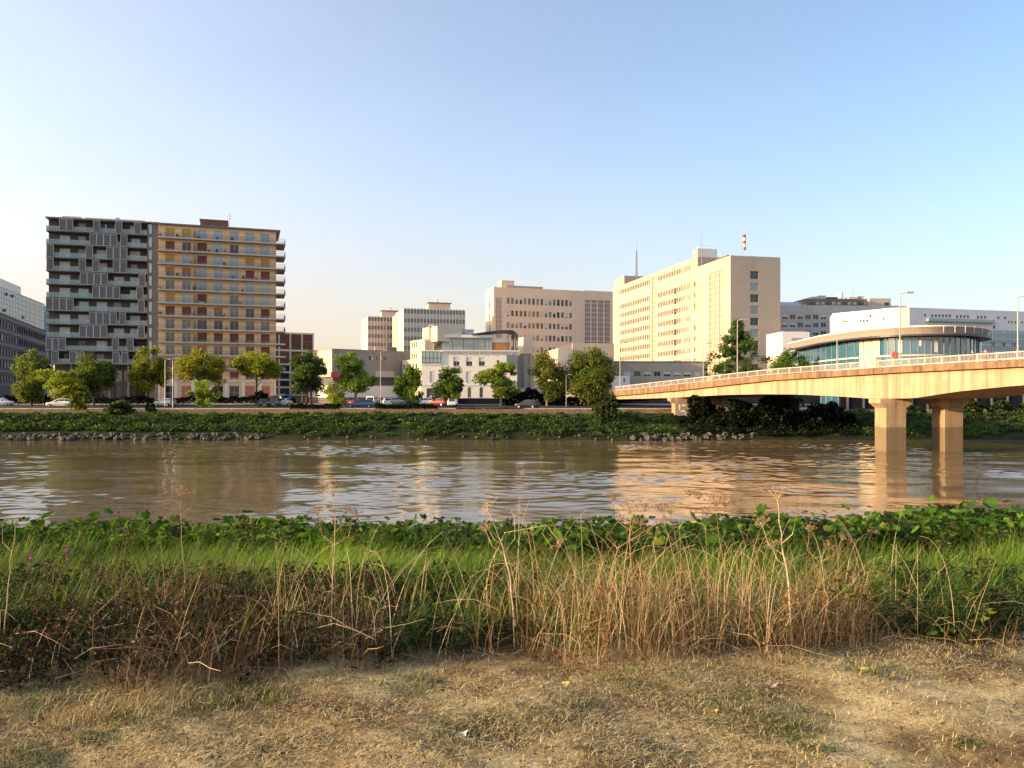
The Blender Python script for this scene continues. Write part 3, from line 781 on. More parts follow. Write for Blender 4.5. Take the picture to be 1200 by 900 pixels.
# ------------------------------------------------------------------ hospital block, bounce light put into its peach wall colour
def peach_block():
    fr, W = fr_px(578.7, 331, 719, 349)
    root = empty('hospital_block', (*fr.O, -.3), 'peach coloured hospital block with five rows of square windows', 'hospital')
    zt = WZ(336, 331); D = 11.5
    sx = lambda zx: 560 + zx / 7.5
    rows = [(351, 358.5), (366, 372.7), (379.6, 386.3), (394, 400.7), (407.7, 414.3), (421.5, 428)]
    holes = []; ws = Windows(root); r3 = random.Random(3)
    a0, a1 = fr.a(594), fr.a(670.5); pitch = (a1 - a0) / 15.7
    for y0, y1 in rows:
        zb, za = fr.z(632, y0 - .9), fr.z(632, y1 - .9)
        for k in range(16):
            a = a0 + k * pitch
            holes.append((a, za, a + pitch * .66, zb))
            ws.add(fr, a, za, pitch * .66, zb - za, K(pane=r3.choice(['glass_blue', 'glass_grey', 'glass_grey', 'glass_dark', 'glass_amber']), frame='frame_white', nx=1, blind='blind_white' if r3.random() < .35 else None, bf=r3.choice([.3, .5, .8])))
    lf = fr.left(D); lh = []
    for y0, y1 in ((354, 362), (367, 376), (381, 388)):
        za, zb = WZ(y1, 336), WZ(y0, 336); lh.append((4.6, za, 6.7, zb)); ws.add(lf, 4.6, za, 2.1, zb - za, K(pane='glass_amber', frame='frame_cream', nx=1))
    ps0, ps1 = fr.a(580.7), fr.a(587.7); pg0, pg1 = fr.a(684), fr.a(714.7)
    zs = fr.z(584, 349); zg = fr.z(700, 352)
    holes += [(ps0, 6, ps1, zs), (pg0, 6, pg1, zg)]
    block(root, fr, W, D, -.3, zt, 'peach_concrete', front=holes, left=lh, parapet=.5, rev=.4)
    ws.done()
    for (b0, b1, zz, nst) in ((ps0, ps1, zs, 2), (pg0, pg1, zg, 4)):
        g = MB(); g.poly([fr.p(b0, 6, -.39), fr.p(b1, 6, -.39), fr.p(b1, zz, -.39), fr.p(b0, zz, -.39)], 'glass_grey')
        sw = (b1 - b0) / nst
        for k in range(nst):
            x = b0 + k * sw
            g.box(x, x + sw * .2, -.0 + .05, .36, 6, zz, 'peach_concrete', fr.X)
            for j in (1, 2): g.box(x + sw * (.2 + .8 * j / 3) - .12, x + sw * (.2 + .8 * j / 3) + .12, .12, .36, 6, zz, 'pink_panel', fr.X)
        for z in np.arange(6, zz, 2.05): g.box(b0, b1, .2, .37, z, z + .55, 'pink_panel', fr.X)
        g.build('grille_panel', root)
    rf = MB(); rf.box(fr.a(589), fr.a(604), 1.5, 6, zt - .5, WZ(327.6, 332), 'peach_concrete', fr.X); rf.box(fr.a(594), fr.a(637), .8, 7, zt - .49, WZ(338, 337) + .9, 'beige_concrete', fr.X)
    rf.box(fr.a(684), fr.a(719) - .2, .6, 8, zt - .48, zt + .35, 'peach_concrete', fr.X)
    rf.build('roof_house', root)

# ------------------------------------------------------------------ main hospital slab
def hospital():
    fr = Frame((59.7, 218), (1, .2233)); W = 15.1
    root = empty('hospital_tower', (59.7, 218, -.3), 'huge cream hospital slab with long rows of narrow windows catching sun', 'hospital')
    D1 = 20.2; D = 94.2; H2, H1 = 39.6, 42.7
    full = fr.left(D)                                       # left facade, a runs from the far end to the near corner
    def rows_for(px0, px1, n, gap, zlist, hgt=1.55):
        a0, a1 = full.a(px0), full.a(px1); s = (a1 - a0) / n
        for zi, z in enumerate(zlist):
            for k in range(n):
                if k in gap and zi > 0:
                    if k == gap[0]: yield (a0 + k * s, z - .35, a0 + k * s + s * (len(gap) - .3), z + hgt, 'bay')
                    continue
                yield (a0 + k * s, z, a0 + k * s + s * .58, z + hgt, 'w')
    zl = [39.4] + [33.85 - 3.28 * k for k in range(9)]
    hl = list(rows_for(726.9, 762.2, 18, (8,), zl)) + list(rows_for(771.3, 809.8, 20, (10, 11), zl))
    for z in zl[1:]:
        a, b = full.a(813), full.a(815); hl.append((a, z, b, z + 1.6, 'w'))
        a, b = full.a(816.2), full.a(819.6); hl.append((a, z - .5, b, z + 1.7, 'bay'))
    slot = (full.a(764.2), 4, full.a(768.2), 41.2, 's')
    panel = (full.a(831.4), 3, full.a(847.7), full.z(847.7, 315.6), 's')
    hl += [slot, panel]
    # split the left facade between the higher far part and the lower near part
    cut = D - D1
    far = [h[:4] for h in hl if h[2] < cut]; near = [(h[0] - cut, h[1], h[2] - cut, h[3]) for h in hl if h[0] > cut]
    cross = [h for h in hl if h[0] <= cut <= h[2]]
    fh = []; ws = Windows(root)
    a0, a1 = fr.a(879.2), fr.a(889)
    for k in range(11):
        z = fr.z(884, 326.8) - 3.2 * k; fh.append((a0, z, a1, z + 2.15)); ws.add(fr, a0, z, a1 - a0, 2.15, K(pane='glass_blue' if k % 2 else 'glass_dark', frame='frame_grey', nx=2, nz=2, rev=.3))
    block(root, fr, W, D1, -.3, H2, 'cream_concrete', front=fh, left=near, parapet=.5, rev=.3)
    block(root, fr.shift(0, D1 + .003), W, D - D1 - .003, -.3, H1, 'cream_concrete', left=far, parapet=.9, rev=.3)
    rw = random.Random(12)
    for h in hl:
        if h[4] == 's' or h in cross: continue
        if h[4] == 'w':
            t = rw.random(); ws.add(full, h[0], h[1], h[2] - h[0], h[3] - h[1], K(pane='glass_amber' if t < .6 else 'glass_dark', frame='frame_cream', nx=1, rev=.3, bar=.09, blind='blind_white' if t > .75 else None, bf=(.35, .6, .95)[int(t * 100) % 3]))
        else: ws.add(full, h[0], h[1], h[2] - h[0], h[3] - h[1], K(pane='glass_dark', frame='grille_brown', nx=2, nz=2, rev=.3, bar=.1))
    for h in cross:
        ws.add(full, h[0], h[1], h[2] - h[0], h[3] - h[1], K(pane='glass_dark', frame='grille_brown', nx=2, nz=2, rev=.05, bar=.1))
    ws.done()
    for (b0, z0, b1, z1, _), nst in ((slot, 1), (panel, 3)):
        g = MB(); g.poly([full.p(b0, z0, -.29), full.p(b1, z0, -.29), full.p(b1, z1, -.29), full.p(b0, z1, -.29)], 'grille_brown')
        sw = (b1 - b0) / nst
        for k in range(nst):
            if k: g.box(b0 + k * sw - .3, b0 + k * sw + .3, .02, .285, z0, z1, 'cream_concrete', full.X)
            for j in range(1, 4): g.box(b0 + (k + j / 4) * sw - .1, b0 + (k + j / 4) * sw + .1, .16, .287, z0, z1, 'peach_concrete', full.X)
        for z in np.arange(z0, z1 - .3, 1.64): g.box(b0, b1, .2, .286, z, z + .3, 'peach_concrete', full.X)
        g.build('grille_panel', root)
    # roof structures
    def roofbox(p0, p1, inn0, inn1, zt, base, lab):
        b0, b1 = D - full.a(p1), D - full.a(p0)             # distance back from the near corner
        m = MB(); f = fr
        m.box(inn0, inn1, b0, b1, base, zt, 'cream_concrete', f.X)
        m.build(lab, root)
        return b0, b1
    zA = full.z(814, 292.4)
    b0, b1 = roofbox(812, 817.5, .003, 6.2, zA, H2 - .5, 'roof_house')
    m = MB(); m.box(.4, 6.0, b0 - .06, b0 - .003, zA - 2.6, zA - .1, 'white_clean', fr.X); m.tube([fr.p(1.2, H2 - .3, -(b0 - .25)), fr.p(1.2, zA + .5, -(b0 - .25))], .07, 'metal_grey', 6); m.build('roof_panel', root)
    zB = full.z(722, 327.5)
    roofbox(720.5, 731.5, .003, 8.5, zB + .2, H1 - .9, 'roof_house')
    rails = MB()
    for k in range(8): x = .4 + k * .78; rails.tube([fr.p(x, zA - .05, -(b0 + .4)), fr.p(x, zA + .9, -(b0 + .4))], .03, 'metal_grey', 4)
    rails.tube([fr.p(.4, zA + .85, -(b0 + .4)), fr.p(5.9, zA + .85, -(b0 + .4))], .03, 'metal_grey', 4); rails.build('roof_rail', root)
    pr = MB(); pr.box(.8, 3, 3.5, 10, H2 - .45, H2 + .7, 'brick_red', fr.X); pr.build('roof_plant', root)
    ae = MB(); ae.tube([fr.p(2, zA - .1, -(b0 + 1.5)), fr.p(2, zA + 4.5, -(b0 + 1.5))], .05, 'metal_grey', 5); ae.build('aerial', root)
    # lattice mast on the far roof
    mY = full.O.y + full.u.y * full.a(738); mx = WX(746, 290); p = (mx, 290.0)
    mr = empty('radio_mast', (p[0], p[1], H1 - .9), 'tall lattice radio mast on the cream hospital roof', 'mast')
    mm = MB(); zt = WZ(289, 290); zb = H1 - .9
    for x, y in ((-.45, -.3), (.45, -.3), (0, .5)): mm.tube([(p[0] + x, p[1] + y, zb), (p[0] + x * .3, p[1] + y * .3, zt - 1.5)], .09, 'metal_grey', 5)
    n = 14
    for k in range(n):
        t0, t1 = k / n, (k + 1) / n; cs = [(-.45, -.3), (.45, -.3), (0, .5)]
        for q in range(3):
            (x, y), (x2, y2) = cs[q], cs[(q + 1) % 3]; s0, s1 = 1 - .7 * t0, 1 - .7 * t1
            mm.tube([(p[0] + x * s0, p[1] + y * s0, zb + (zt - 1.5 - zb) * t0), (p[0] + x2 * s1, p[1] + y2 * s1, zb + (zt - 1.5 - zb) * t1)], .05, 'metal_grey', 4)
    mm.build('lattice', mr)
    wh = MB(); wh.tube([(p[0], p[1], zt - 1.5), (p[0], p[1], zt + 3)], .05, 'metal_grey', 5); wh.build('whip_aerial', mr)
    # wind sock, hanging
    q = fr.p(fr.a(872.0), 0, -1.0)
    sr = empty('windsock', (q[0], q[1], H2 - .5), 'red and white striped windsock hanging limp above the hospital roof', 'windsock')
    po = MB(); po.tube([(q[0], q[1], H2 - .5), (q[0], q[1], H2 + 6.0)], .06, 'metal_grey', 6); po.build('pole', sr)
    so = MB(); z = H2 + 6.0; xx = q[0] + .45
    for k in range(5):
        r0, r1 = .5 - .035 * k, .5 - .035 * (k + 1); so.tube([(xx + .05 * k, q[1], z - .85 * k), (xx + .05 * (k + 1), q[1], z - .85 * (k + 1))], [r0, r1], 'red_paint' if k % 2 == 0 else 'white_paint', 10, cap=False)
    so.build('sock', sr)
# ------------------------------------------------------------------ low hospital annexes between the slabs
def annexes():
    fr, W = fr_px(716, 199, 829, 201)
    root = empty('hospital_annex', (*fr.O, -.3), 'low beige hospital annex with white roller blinds behind the bridge ramp', 'hospital')
    zt = WZ(424.4, 200); holes = []; ws = Windows(root)
    for r, (y0, y1) in enumerate(((435.3, 441.3), (449, 454.8), (462, 467))):
        for k in range(9):
            a0 = fr.a(719.5 + 11.72 * k); a1 = fr.a(727.5 + 11.72 * k); za, zb = WZ(y1, 200), WZ(y0, 200)
            holes.append((a0, za, a1, zb)); bf = [.55, .97, .0, .6, .0, .55, .75, .65, .97][(k + r * 4) % 9]
            ws.add(fr, a0, za, a1 - a0, zb - za, K(pane='glass_dark', frame='frame_white', blind='blind_white', bf=bf))
    block(root, fr, W, 16, -.3, zt, 'beige_concrete', front=holes, parapet=.3); ws.done()
    cp = MB(); cp.box(-.1, W + .1, -.12, .35, zt + .003, zt + .25, 'slab_concrete', fr.X); cp.build('coping', root)
    # cream wing running away behind the big plane tree
    f2 = Frame((WX(671, 192), 192), (1, .12)); W2 = 10.2
    r2 = empty('cream_wing', (*f2.O, -.3), 'cream hospital wing lit along its long blank side behind plane trees', 'hospital')
    z2 = WZ(402, 192); D2 = 50; lf = f2.left(D2); hs = []; w2 = Windows(r2)
    for k in range(16):
        a = 4 + k * 2.9; hs.append((a, z2 - 5.2, a + 1.0, z2 - 3.8)); w2.add(lf, a, z2 - 5.2, 1.0, 1.4, K(pane='glass_amber', frame='frame_cream', nx=1))
    block(r2, f2, W2, D2, -.3, z2, 'cream_concrete', left=hs, parapet=.4); w2.done()
    # white panelled box by the bridge ramp
    f3, W3 = fr_px(715, 192, 738, 192.5)
    r3 = empty('white_cabin', (*f3.O, -.3), 'plain white panelled site cabin beside the low beige annex', 'cabin')
    zt3 = WZ(440.5, 192); block(r3, f3, W3, 3, -.3, zt3, 'white_clean', parapet=.1)
    p = MB()
    for k in range(6): p.box(W3 * k / 5 - (.04 if k else 0), W3 * k / 5 + (.04 if k < 5 else 0), -.05, -.003, -.3, zt3, 'frame_white', f3.X)
    p.box(W3 * .68, W3 * .74, -.08, -.004, WZ(447.5, 192), WZ(443, 192), 'frame_dark', f3.X); p.build('panel_joint', r3)
    # stair shafts
    f4, W4 = fr_px(613.2, 186, 625, 186.8)
    r4 = empty('stair_shaft', (*f4.O, -.4), 'tall blank beige concrete stair shaft with lower fins, right beside the white mansion', 'tower')
    block(r4, f4, W4, 3.4, WZ(414.5, 186), WZ(394.8, 186), 'peach_concrete', parapet=.2, name='upper_shaft')
    block(r4, f4.shift(.35, .25), W4 - 1.25, 3, -.4, WZ(414.5, 186) - .003, 'beige_concrete', parapet=.1)
    f5 = f4.shift(W4 - .85, -.1); block(r4, f5, .85, 3.3, -.4, WZ(414.8, 186), 'cream_concrete', parapet=.1, name='fin')
    f6, W6 = fr_px(607.3, 187.5, 612.8, 187.8); block(r4, f6, W6, 2.4, -.4, WZ(416.5, 187), 'beige_concrete', parapet=.1, name='fin')
    # white wall at the foot of these buildings
    f7, W7 = fr_px(606, 184, 720, 184.5); w = MB(); w.box(0, W7, 0, .4, -.4, WZ(455.5, 184), 'white_render', f7.X); w.box(-.05, W7 + .05, -.08, .48, WZ(455.5, 184) + .003, WZ(454.5, 184) + .1, 'light_concrete', f7.X)
    o = w.build('boundary_wall', None, (*f7.O, -.4)); tag(o, 'pale rendered boundary wall behind the plane trees', 'wall')

# ------------------------------------------------------------------ buildings on the right
def right_buildings():
    Y = 255
    fr, W = fr_px(896, Y, 1062, Y + 2)
    root = empty('hospital_wing', (*fr.O, -.3), 'grey beige hospital wing with rows of wide windows behind the white rounded building', 'hospital')
    zt = WZ(357.5, Y); holes = []; ws = Windows(root)
    for r, (y0, y1) in enumerate(((368.3, 374), (377.7, 383.4), (387, 392.7), (396.4, 402), (405.7, 411.3), (415, 420.6))):
        for k in range(15):
            if k == 8: continue
            p = 916.6 + 9.1 * k - (4 if k > 8 else 0); a0, a1 = fr.a(p), fr.a(p + 6.3)
            za, zb = WZ(y1, Y), WZ(y0, Y); holes.append((a0, za, a1, zb))
            ws.add(fr, a0, za, a1 - a0, zb - za, K(pane='glass_dark', frame='frame_white', nx=2, blind='blind_white', bf=[.5, .1, .97, 0, 0, .55, .4, .5][(k * 3 + r * 5) % 8]))
    block(root, fr, W, 18, -.3, zt, 'light_concrete', front=holes, parapet=.4); ws.done()
    up = MB(); a0, a1 = fr.a(946), fr.a(1021); zu = WZ(348.8, Y)
    up.box(a0, a1, 2, 14, zt - .4, zu, 'brown_roofbox', fr.X); up.build('attic_storey', root)
    uw = MB()
    for k in range(11): a = a0 + 2 + k * 1.75; uw.box(a, a + 1.0, 1.9, 1.997, zu - 1.9, zu - 1.1, 'glass_pale' if k % 3 else 'glass_dark', fr.X)
    uw.build('attic_window', root)
    ub = MB(); a2 = fr.a(1020); a3 = fr.a(1045); ub.box(a2 + .003, a3, .5, 14, zt - .4, WZ(348.6, Y), 'beige_concrete', fr.X); ub.box(a3 - 2.2, a3 - .8, .4, .497, WZ(359, Y), WZ(353.5, Y), 'glass_dark', fr.X); ub.build('roof_house', root)
    gr = MB(); b0 = fr.a(914); gr.poly([fr.p(b0, zt + .01, -.6), fr.p(a0, zt + .01, -.6), fr.p(a0, zt + 1.7, -6), fr.p(b0, zt + 1.7, -6)], 'glass_blue'); gr.box(b0, a0, 6, 12, zt - .3, zt + 1.7, 'zinc', fr.X)
    for k in range(8): a = b0 + (a0 - b0) * k / 7; gr.tube([fr.p(a, zt + .04, -.55), fr.p(a, zt + 1.75, -6)], .06, 'frame_white', 4)
    gr.build('glass_roof', root)
    rp = MB()
    for px, ww, h in ((957, 3, .9), (966, 2.4, 1.3), (976, 3.4, .8), (1002, 4, .9), (1012, 2, 1.2)): a = fr.a(px); rp.box(a, a + ww, 4, 8, zu + .002, zu + h, 'light_concrete' if ww != 3.4 else 'roof_dark', fr.X)
    rp.tube([fr.p(fr.a(995), zu, -6), fr.p(fr.a(995), zu + 2.6, -6)], .75, 'white_clean', 12); rp.tube([fr.p(fr.a(1010), zu, -6), fr.p(fr.a(1010), zu + 5, -6)], .05, 'metal_grey', 5)
    rp.build('roof_plant', root)
    # white building with a rounded corner: plan polyline swept up
    zt = 23.3
    plan = [(86.0, 214.0), (WX(1000, 209), 209.0), (93.2, 203.5), (WX(1043, 200.4), 200.4), (96.6, 199.4), (99.2, 199.1)]
    e = (WX(1330, 219), 219.0)
    plan.append(e)
    r2 = empty('white_building', (plan[1][0], plan[1][1], -.3), 'long white building with rounded lit end and small square windows', 'building')
    mb = MB()
    for (x0, y0), (x1, y1) in zip(plan[:-1], plan[1:]): mb.poly([(x0, y0, -.3), (x1, y1, -.3), (x1, y1, zt), (x0, y0, zt)], 'white_clean')
    bk = [(e[0] - 3, e[1] + 20), (90, 226)]
    full = plan + bk
    for k in range(len(plan) - 1, len(full)): (x0, y0), (x1, y1) = full[k], full[(k + 1) % len(full)]; mb.poly([(x0, y0, -.3), (x1, y1, -.3), (x1, y1, zt), (x0, y0, zt)], 'white_clean')
    mb.poly([(x, y, zt - .002) for x, y in full], 'white_clean'); mb.build('wall', r2)
    fl = Frame(plan[5], (e[0] - plan[5][0], e[1] - plan[5][1])); fend = Frame(plan[1], (plan[3][0] - plan[1][0], plan[3][1] - plan[1][1]))
    def holes_(f, pts, pane='glass_dark'):
        for p0, p1, y0, y1 in pts:
            m = MB(); a0, a1 = f.a(p0), f.a(p1); za, zb = f.z(p0, y1), f.z(p0, y0)
            m.box(a0, a1, -.035, .06, za, zb, pane, f.X); m.box(a0 - .1, a1 + .1, -.09, -.004, za - .14, za - .01, 'white_clean', f.X); m.build('window', r2)
    holes_(fl, [(1083 + k * 0, 1085, 368, 371) for k in (0,)] + [(1091.5 + 4.1 * k, 1093.6 + 4.1 * k, 368.5, 371.8) for k in range(6)] + [(1120.5 + 4.2 * k, 1122.6 + 4.2 * k, 369.3, 372.6) for k in range(4)]
           + [(1145 + 4.2 * k, 1147 + 4.2 * k, 370, 373.2) for k in range(3)] + [(1169, 1171, 371, 373.3), (1176.5, 1178.5, 371.2, 373.5), (1181.5, 1183, 376, 378.5), (1185, 1186.6, 376, 378.6), (1189, 1190.6, 376.2, 378.8), (1197, 1198.6, 376.5, 379), (1163.7, 1166, 381.5, 385)])
    holes_(fend, [(1007.3, 1009.3, 375, 377.5), (1011, 1013, 374.7, 377.3), (1015, 1017, 374.3, 377), (1019, 1021, 369.3, 372.2), (1034.4, 1035.6, 372.3, 375.4), (1008, 1009.5, 385, 386.5)])
    sh = MB(); a0, a1 = fl.a(1085), fl.a(1163); sh.box(a0, a1, -.9, -.004, fl.z(1120, 377.8), fl.z(1120, 374.2), 'zinc', fl.X); sh.box(a0, a1, -.95, -.903, fl.z(1120, 376.6), fl.z(1120, 375), 'glass_blue', fl.X); sh.build('sun_canopy', r2)
    gl = MB(); a0, a1 = fl.a(1145), fl.a(1400); z0, z1 = 3, fl.z(1170, 388); gl.box(a0, a1, -1.2, -.005, z0, z1, 'glass_teal', fl.X)
    for z in np.arange(z0, z1, 1.6): gl.box(a0, a1, -1.26, -1.203, z, z + .12, 'frame_white', fl.X)
    for a in np.arange(a0, a1, 3.4): gl.box(a, a + .14, -1.28, -1.264, z0, z1, 'frame_white', fl.X)
    for k in range(14): a = a0 + 3 + 3.4 * k; gl.box(a + .3, a + 1.2, -1.27, -1.265, z1 - 4.1, z1 - 2.9, 'glass_dark', fl.X); gl.box(a + .3, a + 2.6, -1.27, -1.265, z1 - 7.6, z1 - 6.6, 'glass_dark', fl.X)
    gl.build('glass_front', r2)
    # white cube in front of the hospital
    f3 = Frame((WX(917, 195), 195), (1, .06)); W3 = 6.8
    r3 = empty('white_cube_annex', (*f3.O, -.3), 'white cube shaped annex storey overhanging a cream base by the hospital tower', 'building')
    zb, zt = WZ(417, 196), WZ(388.6, 195)
    block(r3, f3, W3, 10.5, zb, zt, 'white_clean', parapet=.2); block(r3, f3.shift(.2, .6), W3 - .6, 9.6, -.3, zb - .003, 'cream_concrete', parapet=.1, name='base')
    lt = MB(); lt.box(2.2, 5.2, -.03, -.003, zt - 2.3, zt - 2.1, 'frame_grey', f3.X)
    for k in range(7): lt.box(2.3 + k * .42, 2.3 + k * .42 + .26, -.03, -.003, zt - 2.0, zt - 1.55, 'frame_grey', f3.X)
    lt.build('lettering', r3)
    # glass rotunda with a flat overhanging roof
    ctrl = [(60.6, 176), (59.7, 163), (59.0, 152), (59.9, 141.5), (62.2, 134.6), (66.2, 131.3), (70.5, 130.3), (75.2, 131.4), (80.2, 134.9), (84.4, 140.6), (86.2, 148), (86.5, 160), (86.0, 176)]
    def smooth(c, n=7):
        P = [Vector(p) for p in c]; P = [P[0] * 2 - P[1]] + P + [P[-1] * 2 - P[-2]]; o = []
        for i in range(1, len(P) - 2):
            for q in range(n):
                t = q / n; a, b, c_, d = P[i - 1], P[i], P[i + 1], P[i + 2]
                o.append(.5 * ((2 * b) + (c_ - a) * t + (2 * a - 5 * b + 4 * c_ - d) * t * t + (3 * b - a - 3 * c_ + d) * t ** 3))
        o.append(P[-2]); return o
    eave = smooth(ctrl)
    cen = Vector((72.8, 155))
    def inset(c, d):
        o = []
        for i, p in enumerate(c):
            t = (c[min(i + 1, len(c) - 1)] - c[max(i - 1, 0)]).normalized(); nrm = Vector((-t.y, t.x)); nrm = nrm if nrm.dot(cen - p) > 0 else -nrm
            o.append(p + nrm * d)
        return o
    rt = empty('glass_rotunda', (72.8, 155, -.3), 'rounded glass fronted building with flat overhanging brown roof above the bridge', 'building')
    ze, zr = 11.25, 12.75
    wall = inset(eave, 1.9); up = inset(eave, .9)
    rf = MB(); ring2 = inset(eave, .25); inner3 = inset(eave, .6)
    for i in range(len(eave) - 1):
        a, b = eave[i], eave[i + 1]; u0, u1 = up[i], up[i + 1]; r0, r1 = ring2[i], ring2[i + 1]; w0, w1 = wall[i], wall[i + 1]
        rf.poly([(*a, ze), (*b, ze), (*b, ze + .3), (*a, ze + .3)], 'roof_dark')
        rf.poly([(*a, ze + .3), (*b, ze + .3), (*u1, ze + .42), (*u0, ze + .42)], 'fascia_brown')
        rf.poly([(*u0, ze + .42), (*u1, ze + .42), (*r1, zr), (*r0, zr)], 'fascia_brown')
        rf.poly([(*a, ze), (*w0, ze + .25), (*w1, ze + .25), (*b, ze)], 'roof_dark')
    for i in range(len(eave) - 1):
        r0, r1 = ring2[i], ring2[i + 1]; q0, q1 = inner3[i], inner3[i + 1]
        rf.poly([(*r0, zr), (*r1, zr), (*r1, zr + .22), (*r0, zr + .22)], 'white_clean'); rf.poly([(*r0, zr + .22), (*r1, zr + .22), (*q1, zr + .22), (*q0, zr + .22)], 'white_clean'); rf.poly([(*q0, zr + .22), (*q1, zr + .22), (*q1, zr), (*q0, zr)], 'white_clean')
    rf.poly([(*p, zr) for p in inner3], 'roof_gravel'); rf.build('roof', rt)
    fin = MB()
    for i in range(0, len(eave), 1):
        p, q = eave[i], ring2[i]
        if 40 < i < 78 and i % 3 == 0: fin.tube([(*(p * .9 + q * .1), ze + .5), (*(p * .9 + q * .1), zr + .15)], .05, 'lamp_metal', 4)
    fin.build('roof_post', rt)
    gw = MB(); n = len(wall); L = 0
    fb = MB()
    for i in range(n - 1):
        a, b = wall[i], wall[i + 1]; px = CX + FPX * a.x / a.y
        solid = 20 < i < 26
        pm = 'cream_render' if solid else 'glass_teal'  # cream panels stand in for the sunlit stretch of the glass wall
        gw.poly([(*a, -.3), (*b, -.3), (*b, ze + .24), (*a, ze + .24)], pm)
        t = (b - a).normalized(); nn = Vector((t.y, -t.x)); nn = nn if nn.dot(a - cen) > 0 else -nn
        k = 1 if (b - a).length < 2.4 else 2
        for j in range(k if (i % 2 == 0 or (b - a).length > 1.6) else 0):
            p = a + (b - a) * (j / k); q = p + t * .09; p2, q2 = p + nn * .10, q + nn * .10
            for c in ((p2, q2), (p, p2), (q2, q)): fb.poly([(*c[0], -.3), (*c[1], -.3), (*c[1], ze + .2), (*c[0], ze + .2)], 'frame_grey')
        for z in (4.3, 8.0):
            fb.poly([(*(a + nn * .19), z), (*(b + nn * .19), z), (*(b + nn * .19), z + .3), (*(a + nn * .19), z + .3)], 'light_concrete')
            fb.poly([(*(a + nn * .19), z + .3), (*(b + nn * .19), z + .3), (*b, z + .3), (*a, z + .3)], 'light_concrete')
        if not solid and i % 5 == 1 and i > 26:              # drawn blinds behind some panes
            h0 = ze - [1.6, 2.6, 2.2][i % 9 // 3]
            fb.poly([(*(a + nn * .02), h0), (*(b + nn * .02), h0), (*(b + nn * .02), ze), (*(a + nn * .02), ze)], 'blind_white')
    gw.build('glass_wall', rt); fb.build('mullion', rt)
    a, b = wall[0], wall[-1]; bw = MB(); bw.poly([(*b, -.3), (*a, -.3), (*a, ze), (*b, ze)], 'light_concrete'); bw.build('back_wall', rt)
    pm = MB(); pm.tube([(73, 150, zr), (73, 150, zr + .9)], 1.2, 'white_clean', 14); pm.build('roof_cowl', rt)
    # retaining wall beyond the bridge, shade put into its dark stone colour
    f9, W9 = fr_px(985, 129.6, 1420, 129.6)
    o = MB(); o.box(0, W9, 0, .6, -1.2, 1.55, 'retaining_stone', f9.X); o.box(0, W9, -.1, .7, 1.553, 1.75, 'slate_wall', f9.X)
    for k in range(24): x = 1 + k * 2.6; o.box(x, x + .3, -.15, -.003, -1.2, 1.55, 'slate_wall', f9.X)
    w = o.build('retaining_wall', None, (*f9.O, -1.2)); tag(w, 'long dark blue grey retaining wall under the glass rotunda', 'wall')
    # low block under the bridge approach, shade painted in by near-black stone
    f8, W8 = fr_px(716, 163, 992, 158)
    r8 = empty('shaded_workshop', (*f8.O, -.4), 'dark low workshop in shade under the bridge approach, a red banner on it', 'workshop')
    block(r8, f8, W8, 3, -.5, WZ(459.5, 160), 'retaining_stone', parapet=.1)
    q = MB(); q.box(f8.a(838), f8.a(852), -.06, -.003, f8.z(845, 473), f8.z(845, 468.5), 'brick_red', f8.X); q.build('red_banner', r8)
    q = MB(); q.box(f8.a(822), f8.a(837), -.08, -.003, f8.z(830, 467.5), f8.z(830, 464.8), 'white_clean', f8.X); q.build('white_panel', r8)

